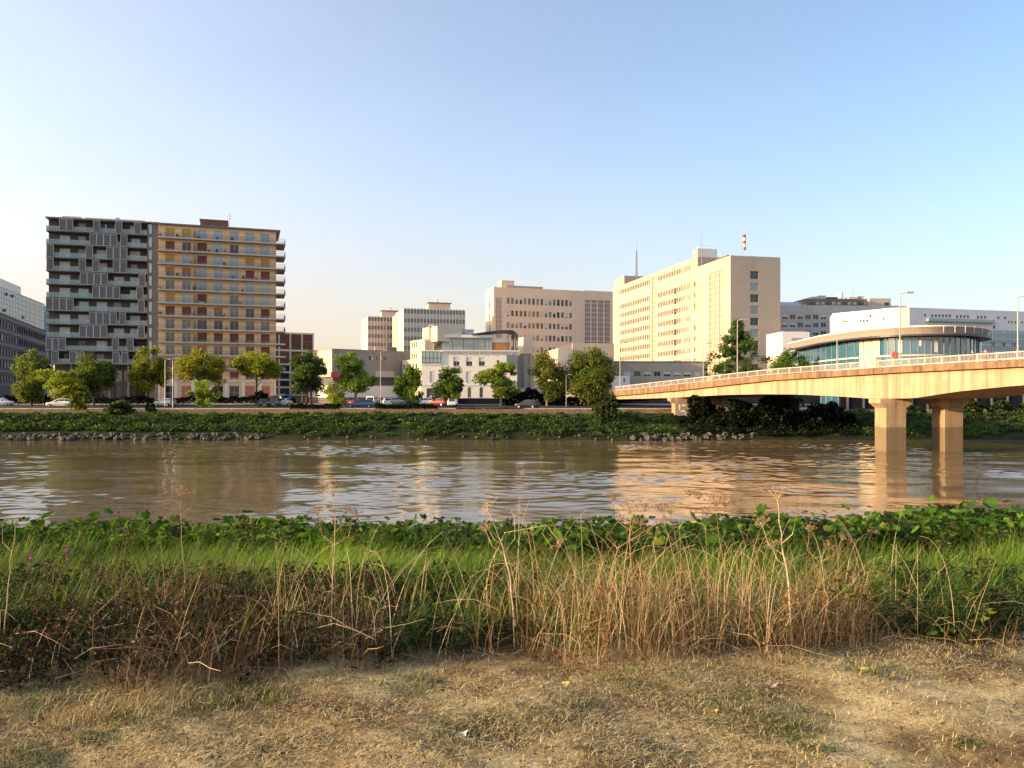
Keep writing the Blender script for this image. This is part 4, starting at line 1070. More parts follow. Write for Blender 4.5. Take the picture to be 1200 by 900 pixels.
# ------------------------------------------------------------------ bridge
WATER_Z = -4.8
BX0, BSL = 41.8 + .4528 * 89, -.4528                        # left edge: X = BX0 + BSL * Y
def bedge(Y, off=0): return BX0 + BSL * Y + off
def bdeck(Y): return float(np.interp(Y, [20, 45, 62, 75, 88, 106, 125, 141, 160, 176], [4.3, 5.0, 5.06, 4.94, 4.72, 4.2, 3.12, 2.2, 1.05, .2]))
def bbot(Y): return float(np.interp(Y, [20, 53 - 14, 53, 53 + 9, 71, 76, 82, 86.5, 91.5, 96, 102, 108, 115, 121, 125.5, 132, 142, 160, 176], [2.6, 2.55, 1.25, 2.0, 2.6, 2.5, 1.9, 1.2, 1.15, 1.4, 1.62, 1.66, 1.55, 1.3, 1.12, .95, .75, -.3, -1.2]))
def bridge():
    root = empty('road_bridge', (bedge(89), 89, WATER_Z), 'sunlit concrete road bridge on haunched girders crossing the river', 'bridge')
    WB = 10.2
    Ys = list(np.arange(20, 176.1, 1.5))
    def sweep(name, sec, mat, Y0=20, Y1=176, parent=root):
        mb = MB(); ys = [y for y in Ys if Y0 <= y <= Y1]
        rings = [[(bedge(y, o), y, z) for o, z in sec(y)] for y in ys]
        n = len(rings[0])
        for r0, r1 in zip(rings[:-1], rings[1:]):
            for k in range(n):
                j = (k + 1) % n; mb.poly([r0[k], r1[k], r1[j], r0[j]], mat)
        mb.poly(rings[0], mat); mb.poly(rings[-1][::-1], mat)
        return mb.build(name, parent)
    def eb(y): return float(np.interp(y, [20, 75, 106, 125, 141, 176], [.72, .68, .74, .95, .85, .7]))
    sweep('girder', lambda y: [(.55, bdeck(y) - eb(y) - .003), (.55, bbot(y)), (WB - .9, bbot(y)), (WB - .9, bdeck(y) - .4)], 'bridge_concrete')
    sweep('edge_beam', lambda y: [(0, bdeck(y)), (0, bdeck(y) - eb(y)), (.9, bdeck(y) - eb(y)), (.9, bdeck(y))], 'edge_concrete')
    sweep('edge_beam', lambda y: [(WB - .3, bdeck(y)), (WB - .3, bdeck(y) - .6), (WB + .5, bdeck(y) - .6), (WB + .5, bdeck(y))], 'edge_concrete')
    sweep('carriageway', lambda y: [(.903, bdeck(y) - .1), (.903, bdeck(y) - .45), (WB - .303, bdeck(y) - .35), (WB - .303, bdeck(y) - .1)], 'quay_asphalt')
    sweep('footway', lambda y: [(WB - 2.4, bdeck(y) + .06), (WB - 2.4, bdeck(y) - .09), (WB - .31, bdeck(y) - .09), (WB - .31, bdeck(y) + .06)], 'light_concrete')
    for off in (.2, WB + .2):
        r = MB()
        for h0, h1 in ((.08, .13), (.72, .80)):
            for y0, y1 in zip(Ys[:-1], Ys[1:]):
                if y0 > 168: continue
                for d in (-.03, .03):
                    q = [(bedge(y0, off + d), y0, bdeck(y0) + h0), (bedge(y1, off + d), y1, bdeck(y1) + h0), (bedge(y1, off + d), y1, bdeck(y1) + h1), (bedge(y0, off + d), y0, bdeck(y0) + h1)]
                    r.poly(q, 'rail_paint')
                r.poly([(bedge(y0, off - .03), y0, bdeck(y0) + h1), (bedge(y0, off + .03), y0, bdeck(y0) + h1), (bedge(y1, off + .03), y1, bdeck(y1) + h1), (bedge(y1, off - .03), y1, bdeck(y1) + h1)], 'rail_paint')
        for y in np.arange(20, 168, 1.8):
            x = bedge(y, off); z = bdeck(y); r.box(x - .06, x + .06, y - .06, y + .06, z, z + .86, 'rail_paint')
        ys = np.arange(20.1, 168, .13)
        for y in ys:
            x = bedge(y, off); z = bdeck(y); r.box(x - .016, x + .016, y - .016, y + .016, z + .1, z + .73, 'rail_paint')
        r.build('railing', root)
    # piers: pairs of columns with flared heads, lined up with the river
    def pier(Y, x, w, d, zb, zt, cap):
        p = MB(); p.box(x, x + w, Y, Y + d, zb, zt - cap, 'pier_concrete'); po = p.build('pier', root)
        c = MB(); f = .68
        k = [(x, x + w, Y, Y + d, zt - cap + .002), (x - f, x + w + f, Y - .05, Y + d + .05, zt - cap * .45), (x - f, x + w + f, Y - .05, Y + d + .05, zt)]
        rings = [[(a, c_, z), (b, c_, z), (b, e, z), (a, e, z)] for a, b, c_, e, z in k]
        for r0, r1 in zip(rings[:-1], rings[1:]):
            for q in range(4): j = (q + 1) % 4; c.poly([r0[q], r0[j], r1[j], r1[q]], 'bridge_concrete')
        c.poly(rings[0][::-1], 'bridge_concrete'); c.poly(rings[-1], 'bridge_concrete'); c.build('pier_cap', po)
        return po
    pier(89, 41.75, 2.2, 2.8, -7.2, 1.14, 1.05); pier(89, 48.3, 2.0, 2.8, -7.2, 1.14, 1.05)
    pier(53, 58.1, 2.2, 2.8, -7.2, 1.2, 1.05); pier(53, 64.6, 2.0, 2.8, -7.2, 1.2, 1.05)
    pa = pier(125, 25.55, 2.2, 2.7, -4.2, 1.05, .9); pier(125, 32.0, 2.0, 2.7, -4.2, 1.05, .9)
    # sprayed letters on the bank pier
    g = MB()
    def stroke(pts, r=.1):
        for (x0, z0), (x1, z1) in zip(pts[:-1], pts[1:]):
            d = Vector((x1 - x0, z1 - z0)); l = d.length; d /= l; nn = Vector((-d.y, d.x)) * r; a = Vector((x0, z0)) - d * r * .6; b = Vector((x1, z1)) + d * r * .6
            g.poly([(a.x - nn.x, 124.995, a.y - nn.y), (b.x - nn.x, 124.995, b.y - nn.y), (b.x + nn.x, 124.995, b.y + nn.y), (a.x + nn.x, 124.995, a.y + nn.y)], 'white_paint')
    o = 26.15
    stroke([(o + .1, .0), (o + .1, -1.0), (o + .9, -1.0)], .13); stroke([(o + .55, -.1), (o + .95, -.1)], .15)
    t = np.linspace(0, 6.283, 11); stroke([(o + .3 + .28 * math.cos(a), -1.75 + .34 * math.sin(a)) for a in t]); stroke([(o + 1.25, -1.4), (o + .85, -1.35), (o + .8, -1.65), (o + 1.2, -1.8), (o + 1.15, -2.1), (o + .75, -2.1)])
    g.build('graffiti', pa)
    # abutment at the far end
    ab = MB(); ab.box(-.2, WB, 0, 3, -1, .6, 'bridge_concrete', lambda x, y, z: (bedge(172 + y, x), 172 + y, z)); ab.build('abutment', root)
    ab = MB(); ab.box(-.2, WB, 0, 3, -3, 2.8, 'bridge_concrete', lambda x, y, z: (bedge(18.2 + y, x), 18.2 + y, z)); ab.build('abutment', root)

    # lamps, people and the round sign on the deck
    def lamp(Y, off, H, lab, arm=1):
        x = bedge(Y, off); z = bdeck(Y) + (.0 if off < 1 else .06)
        r = empty('street_lamp', (x, Y, z), lab, 'street lamp', 'street lamps on the bridge')
        p = MB(); p.tube([(x, Y, z), (x, Y, z + 1.2), (x, Y, z + H)], [.10, .08, .05], 'lamp_metal', 8); p.build('pole', r)
        a = MB(); a.tube([(x, Y, z + H - .05), (x + .35 * arm, Y - .1, z + H + .1), (x + .8 * arm, Y - .25, z + H + .12)], .05, 'lamp_metal', 6); a.build('arm', r)
        h = MB(); h.box(-.05, .75, -.16, .16, 0, .16, 'lamp_metal', lambda a_, b, c: (x + (.6 + a_) * arm, Y - .25 + b, z + H + .06 + c)); h.box(.02, .68, -.12, .12, -.03, -.003, 'glass_pale', lambda a_, b, c: (x + (.6 + a_) * arm, Y - .25 + b, z + H + .06 + c)); h.build('lamp_head', r)
    lamp(88, .55, 8.0, 'tall bridge lamp post beside the round red sign')
    lamp(112.4, .55, 8.2, 'tall bridge lamp post in front of the cone shaped tree')
    lamp(140.5, .55, 8.4, 'bridge lamp post by the white cabin, at the foot of the ramp')
    lamp(84.7, 9.95, 7.1, 'bridge lamp post past the pedestrians, before the pale glass front')
    lamp(107, 9.95, 7.1, 'bridge lamp post in front of the long glazed side of the rotunda')
    lamp(132.9, 9.95, 7.3, 'bridge lamp post before the right end of the low beige annex')
    x = bedge(88.6, .5); z = bdeck(88.6)
    s = empty('round_sign', (x, 88.6, z), 'round faded red sign on a short post beside bridge lamp', 'sign')
    p = MB(); p.tube([(x, 88.6, z), (x, 88.6, z + 1.7)], .04, 'lamp_metal', 6); p.build('post', s)
    d = MB(); d.tube([(x, 88.54, z + 1.32), (x, 88.50, z + 1.32)], .39, 'faded_red', 20); d.build('disc', s)
    b = MB(); x2 = bedge(90.6, .5); b.box(x2 - .35, x2 + .35, 90.5, 90.9, bdeck(90.6), bdeck(90.6) + 1.1, 'cream_render'); b.box(x2 - .4, x2 + .4, 90.45, 90.95, bdeck(90.6) + 1.102, bdeck(90.6) + 1.18, 'light_concrete'); b.box(x2 - .12, x2 + .12, 90.46, 90.498, bdeck(90.6) + .5, bdeck(90.6) + .85, 'frame_dark'); tag(b.build('control_cabinet', None, (x2, 90.6, bdeck(90.6))), 'cream control cabinet on the bridge footway near the round sign', 'cabinet')
    person(Vector((bedge(87.7, 8.2), 87.7, bdeck(87.7) + .06)), 'cloth_dark', 'cloth_jeans', 2.6, 'person in dark jacket walking on the bridge, ahead of the other', 1)
    person(Vector((bedge(86.4, 8.3), 86.4, bdeck(86.4) + .06)), 'cloth_red', 'cloth_dark', 2.6, 'person in rust red top walking on the bridge, nearer the lamp post', -1)

m, nt, b, out = new_mat('pier_concrete')
_src = MATS['bridge_concrete']
wall_mat('pier_concrete', (.41, .295, .18), var=.2, streak=.8, scale=.4, tint=(.22, .15, .085), bump=.3, joints=(30.0, 1.5))
def _tide(m):
    nt = m.node_tree; b = [n for n in nt.nodes if n.type == 'BSDF_PRINCIPLED'][0]
    src = b.inputs['Base Color'].links[0].from_socket
    tc = N(nt, 'ShaderNodeTexCoord'); sep = N(nt, 'ShaderNodeSeparateXYZ'); nt.links.new(tc.outputs['Object'], sep.inputs[0])
    nz = N(nt, 'ShaderNodeTexNoise', i_Scale=1.2); nt.links.new(tc.outputs['Object'], nz.inputs['Vector'])
    ad = N(nt, 'ShaderNodeMath', operation='MULTIPLY_ADD'); nt.links.new(nz.outputs[0], ad.inputs[0]); ad.inputs[1].default_value = .5; nt.links.new(sep.outputs[2], ad.inputs[2])
    f = ramp(nt, ad.outputs[0], [(0, (1, 1, 1)), (1, (0, 0, 0))])
    mr = N(nt, 'ShaderNodeMapRange'); nt.links.new(ad.outputs[0], mr.inputs[0]); mr.inputs[1].default_value = 3.15; mr.inputs[2].default_value = 2.9; mr.inputs[3].default_value = 0; mr.inputs[4].default_value = .68
    mx = N(nt, 'ShaderNodeMix', data_type='RGBA'); nt.links.new(mr.outputs[0], mx.inputs[0]); nt.links.new(src, mx.inputs[6]); mx.inputs[7].default_value = (.10, .075, .04, 1)
    nt.links.new(mx.outputs[2], b.inputs['Base Color'])
_tide(MATS['pier_concrete'])
plain_mat('skin', (.5, .3, .22), .6)
plain_mat('hair', (.04, .03, .025), .6)
plain_mat('cloth_dark', (.03, .035, .05), .9)
plain_mat('cloth_red', (.35, .09, .06), .9)
plain_mat('cloth_jeans', (.06, .08, .14), .9)

def person(loc, top, legs, az, lab, st):
    """one continuous skinned body; hair, jacket and trousers are its children"""
    root = empty('person', loc, lab, 'person', 'people on the bridge', az)
    J = {'pelvis': (0, 0, .95), 'waist': (0, 0, 1.1), 'chest': (0, .01, 1.32), 'neck': (0, 0, 1.5), 'head': (0, -.02, 1.62), 'crown': (0, -.01, 1.74)}
    for s, n in ((1, 'l'), (-1, 'r')):
        w = .22 * s * st
        J.update({'hip' + n: (.1 * s, 0, .9), 'knee' + n: (.11 * s, -w * .7 - .03, .5), 'ankle' + n: (.11 * s, -w * .9 + .06, .08), 'toe' + n: (.12 * s, -w * .9 - .14, .03),
                  'sho' + n: (.19 * s, 0, 1.44), 'elb' + n: (.25 * s, w * .5 + .02, 1.16), 'wri' + n: (.24 * s, w * .8 - .08, .92), 'hand' + n: (.235 * s, w * .85 - .12, .82)})
    RAD = dict(pelvis=.145, waist=.13, chest=.15, neck=.06, head=.095, crown=.075, hip=.09, knee=.06, ankle=.042, toe=.04, sho=.065, elb=.045, wri=.032, hand=.038)
    E = [('pelvis', 'waist'), ('waist', 'chest'), ('chest', 'neck'), ('neck', 'head'), ('head', 'crown')]
    for n in 'lr': E += [('pelvis', 'hip' + n), ('hip' + n, 'knee' + n), ('knee' + n, 'ankle' + n), ('ankle' + n, 'toe' + n), ('chest', 'sho' + n), ('sho' + n, 'elb' + n), ('elb' + n, 'wri' + n), ('wri' + n, 'hand' + n)]
    def skin(name, keys, mat, grow, rootk):
        ks = [k for k in J if k in keys]; me = bpy.data.meshes.new(name)
        me.from_pydata([J[k] for k in ks], [(ks.index(a), ks.index(b)) for a, b in E if a in ks and b in ks], [])
        o = link(name, me, root); o.modifiers.new('skin', 'SKIN'); 
        for i, k in enumerate(ks):
            r = RAD[k] if k in RAD else RAD[k[:-1]]
            sv = me.skin_vertices[0].data[i]; sv.radius = (r * grow, r * grow); sv.use_root = k == rootk
        sd = o.modifiers.new('sub', 'SUBSURF'); sd.levels = sd.render_levels = 2
        me.materials.append(MATS[mat]); return o
    skin('body', set(J), 'skin', 1.0, 'pelvis')
    skin('jacket', {'waist', 'chest', 'neck', 'pelvis', *(a + n for a in ('sho', 'elb', 'wri') for n in 'lr')} - {'neck'}, top, 1.15, 'chest')
    skin('trousers', {'pelvis', *(a + n for a in ('hip', 'knee', 'ankle') for n in 'lr')}, legs, 1.16, 'pelvis')
    skin('hair', {'head', 'crown'}, 'hair', 1.08, 'crown')

# ------------------------------------------------------------------ cars
CARP = {}
def paint(name, col): return plain_mat('paint_' + name, col, .25, metal=.15, coat=.6, var=.04)
for n_, c_ in dict(white=(.75, .74, .72), silver=(.45, .46, .47), black=(.02, .02, .023), green=(.03, .05, .045), red=(.22, .025, .022), blue=(.07, .14, .26)).items(): paint(n_, c_)
plain_mat('tyre', (.02, .02, .02), .9); plain_mat('rim_alloy', (.4, .4, .42), .3, metal=.8); plain_mat('lamp_red', (.4, .02, .02), .3); plain_mat('lamp_clear', (.75, .78, .8), .15); plain_mat('plate', (.7, .7, .66), .5)
PROF = {  # x, bottom, belt, roof, half width at belt, half width at roof (front is +x)
    'hatch': [(-2.0, .42, .80, .82, .70, .60), (-1.95, .28, .92, 1.00, .80, .62), (-1.7, .24, .95, 1.40, .84, .62), (-1.0, .20, .95, 1.48, .86, .64), (-.1, .20, .93, 1.47, .86, .64), (.45, .20, .92, 1.32, .86, .63), (.98, .20, .90, .95, .85, .66), (1.6, .22, .80, .83, .82, .68), (1.92, .26, .66, .68, .74, .62), (2.0, .35, .55, .56, .64, .55)],
    'estate': [(-2.3, .42, .80, .82, .72, .62), (-2.24, .28, .92, 1.02, .82, .64), (-2.0, .24, .95, 1.42, .86, .63), (-1.1, .20, .96, 1.50, .88, .65), (-.1, .20, .94, 1.49, .88, .65), (.5, .20, .92, 1.34, .88, .64), (1.1, .20, .90, .95, .87, .68), (1.85, .22, .80, .83, .84, .70), (2.2, .26, .66, .68, .76, .64), (2.3, .35, .55, .56, .66, .56)],
    'van': [(-2.1, .42, .90, .92, .76, .70), (-2.06, .30, 1.05, 1.55, .86, .74), (-1.95, .26, 1.08, 1.82, .88, .75), (-1.0, .24, 1.08, 1.86, .89, .76), (.2, .24, 1.08, 1.84, .89, .76), (.75, .24, 1.06, 1.62, .89, .73), (1.3, .24, 1.02, 1.10, .88, .72), (1.85, .26, .90, .93, .84, .70), (2.1, .30, .72, .74, .78, .66), (2.2, .38, .58, .6, .68, .58)]}
def car_body(kind, pm):
    P = PROF[kind]; mb = MB(); rings = []
    for x, zb, zl, zr, wl, wr in P:
        zm = zb + (zl - zb) * .55
        rings.append([(x, -wl * .86, zb), (x, -wl * 1.01, zm), (x, -wl, zl), (x, -wr, zr), (x, wr, zr), (x, wl, zl), (x, wl * 1.01, zm), (x, wl * .86, zb)])
    for a, b in zip(rings[:-1], rings[1:]):
        for k in range(8): j = (k + 1) % 8; mb.poly([a[k], a[j], b[j], b[k]], pm)
    mb.poly(rings[0][::-1], pm); mb.poly(rings[-1], pm)
    me = mb.mesh('body'); bm = bmesh.new(); bm.from_mesh(me); bmesh.ops.remove_doubles(bm, verts=bm.verts, dist=.001); bmesh.ops.recalc_face_normals(bm, faces=bm.faces)
    bmesh.ops.bevel(bm, geom=[e for e in bm.edges if e.calc_face_angle(0) > .45], offset=.04, segments=2, affect='EDGES'); bm.to_mesh(me); bm.free()
    g = MB(); P2 = P
    cab = [p for p in P if p[3] - p[2] > .15]
    n = len(cab)
    def pt(p, t, s, o=.012):
        x, zb, zl, zr, wl, wr = p; return (x, s * (wl + (wr - wl) * t + o), zl + (zr - zl) * t)
    for s in (-1, 1):
        for a, b in zip(cab[:-1], cab[1:]):
            x0 = .06; q = [pt(a, .15, s), pt(b, .15, s), pt(b, .86, s), pt(a, .86, s)]
            c = sum((Vector(v) for v in q), Vector()) / 4; q = [tuple(c + (Vector(v) - c) * .93) for v in q]
            g.poly(q if s < 0 else q[::-1], 'glass_dark')
    i0, i1 = P.index(cab[0]), P.index(cab[-1])
    def scr(pa, pb, sgn):
        q = [(pa[0] + .012 * sgn, -pa[5] * .9, pa[3] + .015), (pa[0] + .012 * sgn, pa[5] * .9, pa[3] + .015), (pb[0] + .012 * sgn, pb[5] * .9, pb[3] + .015), (pb[0] + .012 * sgn, -pb[5] * .9, pb[3] + .015)]
        c = sum((Vector(v) for v in q), Vector()) / 4; q = [tuple(c + (Vector(v) - c) * .9) for v in q]; g.poly(q, 'glass_dark')
    scr(cab[-1], P[i1 + 1], 1); scr(cab[-2], cab[-1], 1); scr(P[max(0, i0 - 1)], cab[0], -1)
    return me, g.mesh('window')
def car(px, Y, kind, col, rz, lab, zg, red_tail=True):
    if (kind, col) not in CARP:
        b, w = car_body(kind, 'paint_' + col); P = PROF[kind]; F, Bk = P[-1], P[0]
        wheel = MB(); wheel.tube([(0, -.1, 0), (0, .1, 0)], .31, 'tyre', 14); rim = MB(); rim.tube([(0, -.112, 0), (0, .112, 0)], .19, 'rim_alloy', 10)
        hl = MB(); hl.box(-.16, .03, -.15, .15, -.07, .07, 'lamp_clear'); tl = MB(); tl.box(-.03, .08, -.12, .12, -.13, .13, 'lamp_red'); pl = MB(); pl.box(-.02, .02, -.26, .26, -.06, .06, 'plate')
        mi = MB(); mi.box(-.08, .08, -.1, .1, -.07, .07, 'frame_dark')
        CARP[(kind, col)] = (b, w, wheel.mesh('wheel'), rim.mesh('rim'), hl.mesh('headlight'), tl.mesh('tail_light'), pl.mesh('number_plate'), mi.mesh('mirror'))
    b, w, wh, rm, hl, tl, pl, mi = CARP[(kind, col)]; P = PROF[kind]
    x = WX(px, Y)
    r = empty('parked_car', (x, Y, zg), lab, 'van' if kind == 'van' else 'car', 'cars parked along the quay', rz)
    link('body', b, r); link('window', w, r)
    L0, L1 = P[0][0], P[-1][0]; ax = (L0 + .72, L1 - .8)
    for xx in ax:
        for s in (-1, 1): o = link('wheel', wh, r, (xx, s * P[4][4] * .93, .31)); link('rim', rm, o)
    for s in (-1, 1):
        link('headlight', hl, r, (L1 - .1, s * .52, .64)); link('tail_light', tl, r, (L0 + .02, s * .6, .82)); link('mirror', mi, r, (.55, s * (P[4][4] + .09), .98))
    link('number_plate', pl, r, (L1 + .015, 0, .42)); link('number_plate', pl, r, (L0 - .01, 0, .62))

def road_z(Y): return float(np.interp(Y, [113, 119.5, 121.5, 128, 133, 150, 170], [-4.3, -1.5, -1.3, -.78, -.75, -.45, -.3])) + .03
def cars():
    T = [(2, 147, 'hatch', 'white', .1, 'white car half cut by the picture edge near grey office'),
         (71, 140, 'estate', 'white', math.pi, 'long white estate car under the low yellow green tree'),
         (193.5, 144, 'hatch', 'silver', math.pi - .35, 'silver hatchback by the double lamp posts before the yellow block'),
         (309, 142, 'hatch', 'black', -1.2, 'black hatchback facing the river beside the dark green van'),
         (322.5, 143, 'van', 'green', -1.45, 'very dark green van between black and white parked cars'),
         (335, 145, 'hatch', 'white', 1.5, 'white hatchback seen from behind next to the dark green van'),
         (415.5, 147, 'hatch', 'red', 1.35, 'dull red car parked near the grey hall'),
         (422, 134.5, 'estate', 'blue', math.pi + .05, 'blue estate car side on by the low hedge'),
         (437.5, 147, 'van', 'white', 1.45, 'white van by the tall grey lamp post'),
         (452.5, 146, 'hatch', 'white', 1.9, 'white hatchback just past the tall grey lamp post'),
         (462, 152, 'estate', 'white', math.pi, 'white estate car before the white ground floor door'),
         (497, 147, 'hatch', 'white', math.pi - .2, 'white car sunk behind hedge, only its roof showing'),
         (514, 145, 'hatch', 'red', math.pi - .6, 'bright red car before the gate of the white mansion'),
         (529.5, 142, 'hatch', 'white', -1.5, 'white car facing the river under the dark plane tree'),
         (618, 133, 'hatch', 'black', math.pi - .4, 'dark grey car in shade of the tall dark hedge')]
    for px, Y, k, c, rz, lab in T: car(px, Y, k, c, rz, lab, road_z(Y))
# ------------------------------------------------------------------ foliage generators (numpy)
def unit(v): return v / np.maximum(np.linalg.norm(v, axis=-1, keepdims=True), 1e-9)

def leaf_quads(c, size, col, g, aspect=.62, droop=0.0):
    """diamond shaped leaves at points c, random orientation; returns verts, quads, colours"""
    n = len(c)
    d = unit(g.normal(size=(n, 3))); d[:, 2] = d[:, 2] * .7 - droop; d = unit(d)
    e = unit(np.cross(d, g.normal(size=(n, 3))))
    s = (size * g.uniform(.6, 1.35, n))[:, None]
    v = np.empty((n, 4, 3), np.float32)
    nrm = np.cross(d, e)
    v[:, 0] = c - d * s; v[:, 1] = c + e * s * aspect + nrm * s * .18; v[:, 2] = c + d * s; v[:, 3] = c - e * s * aspect + nrm * s * .18
    return v.reshape(-1, 3), np.arange(n * 4).reshape(n, 4), np.repeat(col, 4, axis=0)

def merge(parts):
    vs, qs, cs = [], [], []; k = 0
    for v, q, c in parts:
        vs.append(v); qs.append(q + k); cs.append(c); k += len(v)
    return np.concatenate(vs), np.concatenate(qs), np.concatenate(cs)

def crown_points(g, cen, rad, nclump, nleaf, shape='round', flat=0):
    """clump centres in an irregular ellipsoid, leaves gathered round each of them"""
    cc = []
    nl = int(g.integers(7, 12)); lc = unit(g.normal(size=(nl, 3))) * g.uniform(.35, .68, (nl, 1)); lr = g.uniform(.24, .52, nl)
    lc[0] = (0, 0, .1); lr[0] = .5
    while len(cc) < nclump:
        if shape == 'cone':
            z = g.uniform(-1, 1); w = np.clip((1.04 - z) / 1.35, .06, .95) * g.uniform(.85, 1.12); a = g.uniform(0, 6.28); r = math.sqrt(g.random()) * w
            cc.append((r * math.cos(a), r * math.sin(a), z * .96)); continue
        p = g.uniform(-1.05, 1.05, 3); q = np.linalg.norm(p - lc, axis=1) / lr; k = q.min()
        if k > 1 or (p[2] < -.7 and g.random() < .7): continue
        if g.random() < .25 + .8 * k ** 1.5: cc.append(tuple(p))
    cc = np.array(cc)
    idx = g.integers(0, nclump, nleaf)
    cr = g.uniform(.13, .34, nclump) * (.6 if shape == 'cone' else 1)
    off = unit(g.normal(size=(nleaf, 3))) * (g.random(nleaf) ** .5 * cr[idx])[:, None]; off[:, 2] *= .75
    pts = cen + (cc[idx] + off) * rad
    return cc, idx, pts

TREE_N = 0
def tree(px, Y, ytop, ybot, hw, label, col, col2=None, trunk_w=.2, zg=None, n=15000, leaf=.175, shape='round', name='plane_tree', cat='tree', group='trees along the quay', clumps=70, lean=0, stems=1, bark='bark', baseY=None):
    global TREE_N; TREE_N += 1
    g = np.random.default_rng(100 + TREE_N); r_ = random.Random(TREE_N)
    x = WX(px, Y); zt, zb = WZ(ytop, Y), WZ(ybot, Y); rx = hw * Y / FPX
    zg = road_z(Y) - .03 if zg is None else zg
    cen = np.array([x, Y, (zt + zb) / 2 - .3]); rad = np.array([rx * 1.22, rx * 1.1, (zt - zb) / 2 * 1.16])
    if shape == 'cone': rad = np.array([rx * 1.4, rx * 1.4, (zt - zb) / 2 * 1.05])
    cc, idx, pts = crown_points(g, cen, rad, clumps, n, shape)
    pts[:, 2] = np.maximum(pts[:, 2], zg + .3)
    col = np.array(col); col2 = np.array(col2 if col2 is not None else col * 1.0)
    k = g.random(clumps)[:, None]                            # every clump has its own mix of the two leaf colours
    base = col * (1 - k) + col2 * k
    c = 2.15 * np.array([.90, 1.04, 1.0]) * base[idx] * g.uniform(.6, 1.4, (n, 1)) * (1 + g.normal(0, .08, (n, 3)))
    v, q, cv = leaf_quads(pts, leaf, np.clip(c, .004, .9), g)
    root = empty(name, (x, Y, zg), label, cat, group)
    link('crown', np_mesh('crown', v, q, 'leaf', cv, off=(x, Y, zg)), root)
    t = MB(); zc = zb + (zt - zb) * .35
    for s in range(stems):
        o = (s - (stems - 1) / 2) * .9
        base_p = Vector((x + o, Y, zg - .1)); top = Vector((x + o * .6 + lean, Y + r_.uniform(-.3, .3), zc + (zt - zb) * .25))
        P = [base_p.lerp(top, q_) + Vector((r_.uniform(-.08, .08), r_.uniform(-.08, .08), 0)) * (1 if 0 < q_ < 1 else 0) for q_ in (0, .25, .5, .75, 1)]
        t.tube(P, [trunk_w * f for f in (1.25, .95, .8, .6, .3)], bark, 8)
        for ci in r_.sample(range(clumps), min(clumps, 12 // stems)):
            e = Vector(cen + cc[ci] * rad * .85); f = r_.uniform(.45, .95); s0 = base_p.lerp(top, f); 
            if e.z < s0.z - .3: s0 = base_p.lerp(top, .42)
            mid = s0.lerp(e, .5) + Vector((0, 0, .12 * (e - s0).length)); t.tube([s0, mid, e], [trunk_w * .42, trunk_w * .25, trunk_w * .08], bark, 5)
    t.build('trunk', root)
    return root

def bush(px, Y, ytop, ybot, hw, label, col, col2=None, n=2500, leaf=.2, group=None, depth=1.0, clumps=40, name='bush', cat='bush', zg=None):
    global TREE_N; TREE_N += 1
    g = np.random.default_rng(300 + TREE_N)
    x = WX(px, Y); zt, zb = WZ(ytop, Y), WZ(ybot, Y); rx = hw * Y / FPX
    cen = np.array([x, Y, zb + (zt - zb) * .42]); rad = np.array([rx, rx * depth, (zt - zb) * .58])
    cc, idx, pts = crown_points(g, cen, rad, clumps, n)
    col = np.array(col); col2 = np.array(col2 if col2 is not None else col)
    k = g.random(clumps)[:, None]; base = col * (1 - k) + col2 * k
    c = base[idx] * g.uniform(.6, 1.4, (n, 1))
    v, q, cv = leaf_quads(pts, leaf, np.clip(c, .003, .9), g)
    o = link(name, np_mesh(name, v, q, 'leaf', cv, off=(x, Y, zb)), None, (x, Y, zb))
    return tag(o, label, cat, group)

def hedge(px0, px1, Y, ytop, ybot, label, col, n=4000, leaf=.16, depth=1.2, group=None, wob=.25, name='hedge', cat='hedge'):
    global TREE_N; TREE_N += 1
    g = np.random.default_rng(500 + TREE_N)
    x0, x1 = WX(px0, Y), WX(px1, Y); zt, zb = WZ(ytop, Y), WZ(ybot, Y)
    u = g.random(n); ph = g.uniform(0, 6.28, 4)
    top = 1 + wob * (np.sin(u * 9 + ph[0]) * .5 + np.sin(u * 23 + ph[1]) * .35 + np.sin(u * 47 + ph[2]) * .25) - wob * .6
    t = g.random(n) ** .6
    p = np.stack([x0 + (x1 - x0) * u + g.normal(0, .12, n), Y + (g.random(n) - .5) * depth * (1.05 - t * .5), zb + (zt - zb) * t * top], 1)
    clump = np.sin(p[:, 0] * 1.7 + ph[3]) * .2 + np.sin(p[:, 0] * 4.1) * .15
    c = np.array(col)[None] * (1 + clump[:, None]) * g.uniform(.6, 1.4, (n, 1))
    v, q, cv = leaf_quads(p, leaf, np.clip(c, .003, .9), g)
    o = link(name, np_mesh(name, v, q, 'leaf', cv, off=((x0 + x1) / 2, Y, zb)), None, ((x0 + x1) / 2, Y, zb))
    return tag(o, label, cat, group)

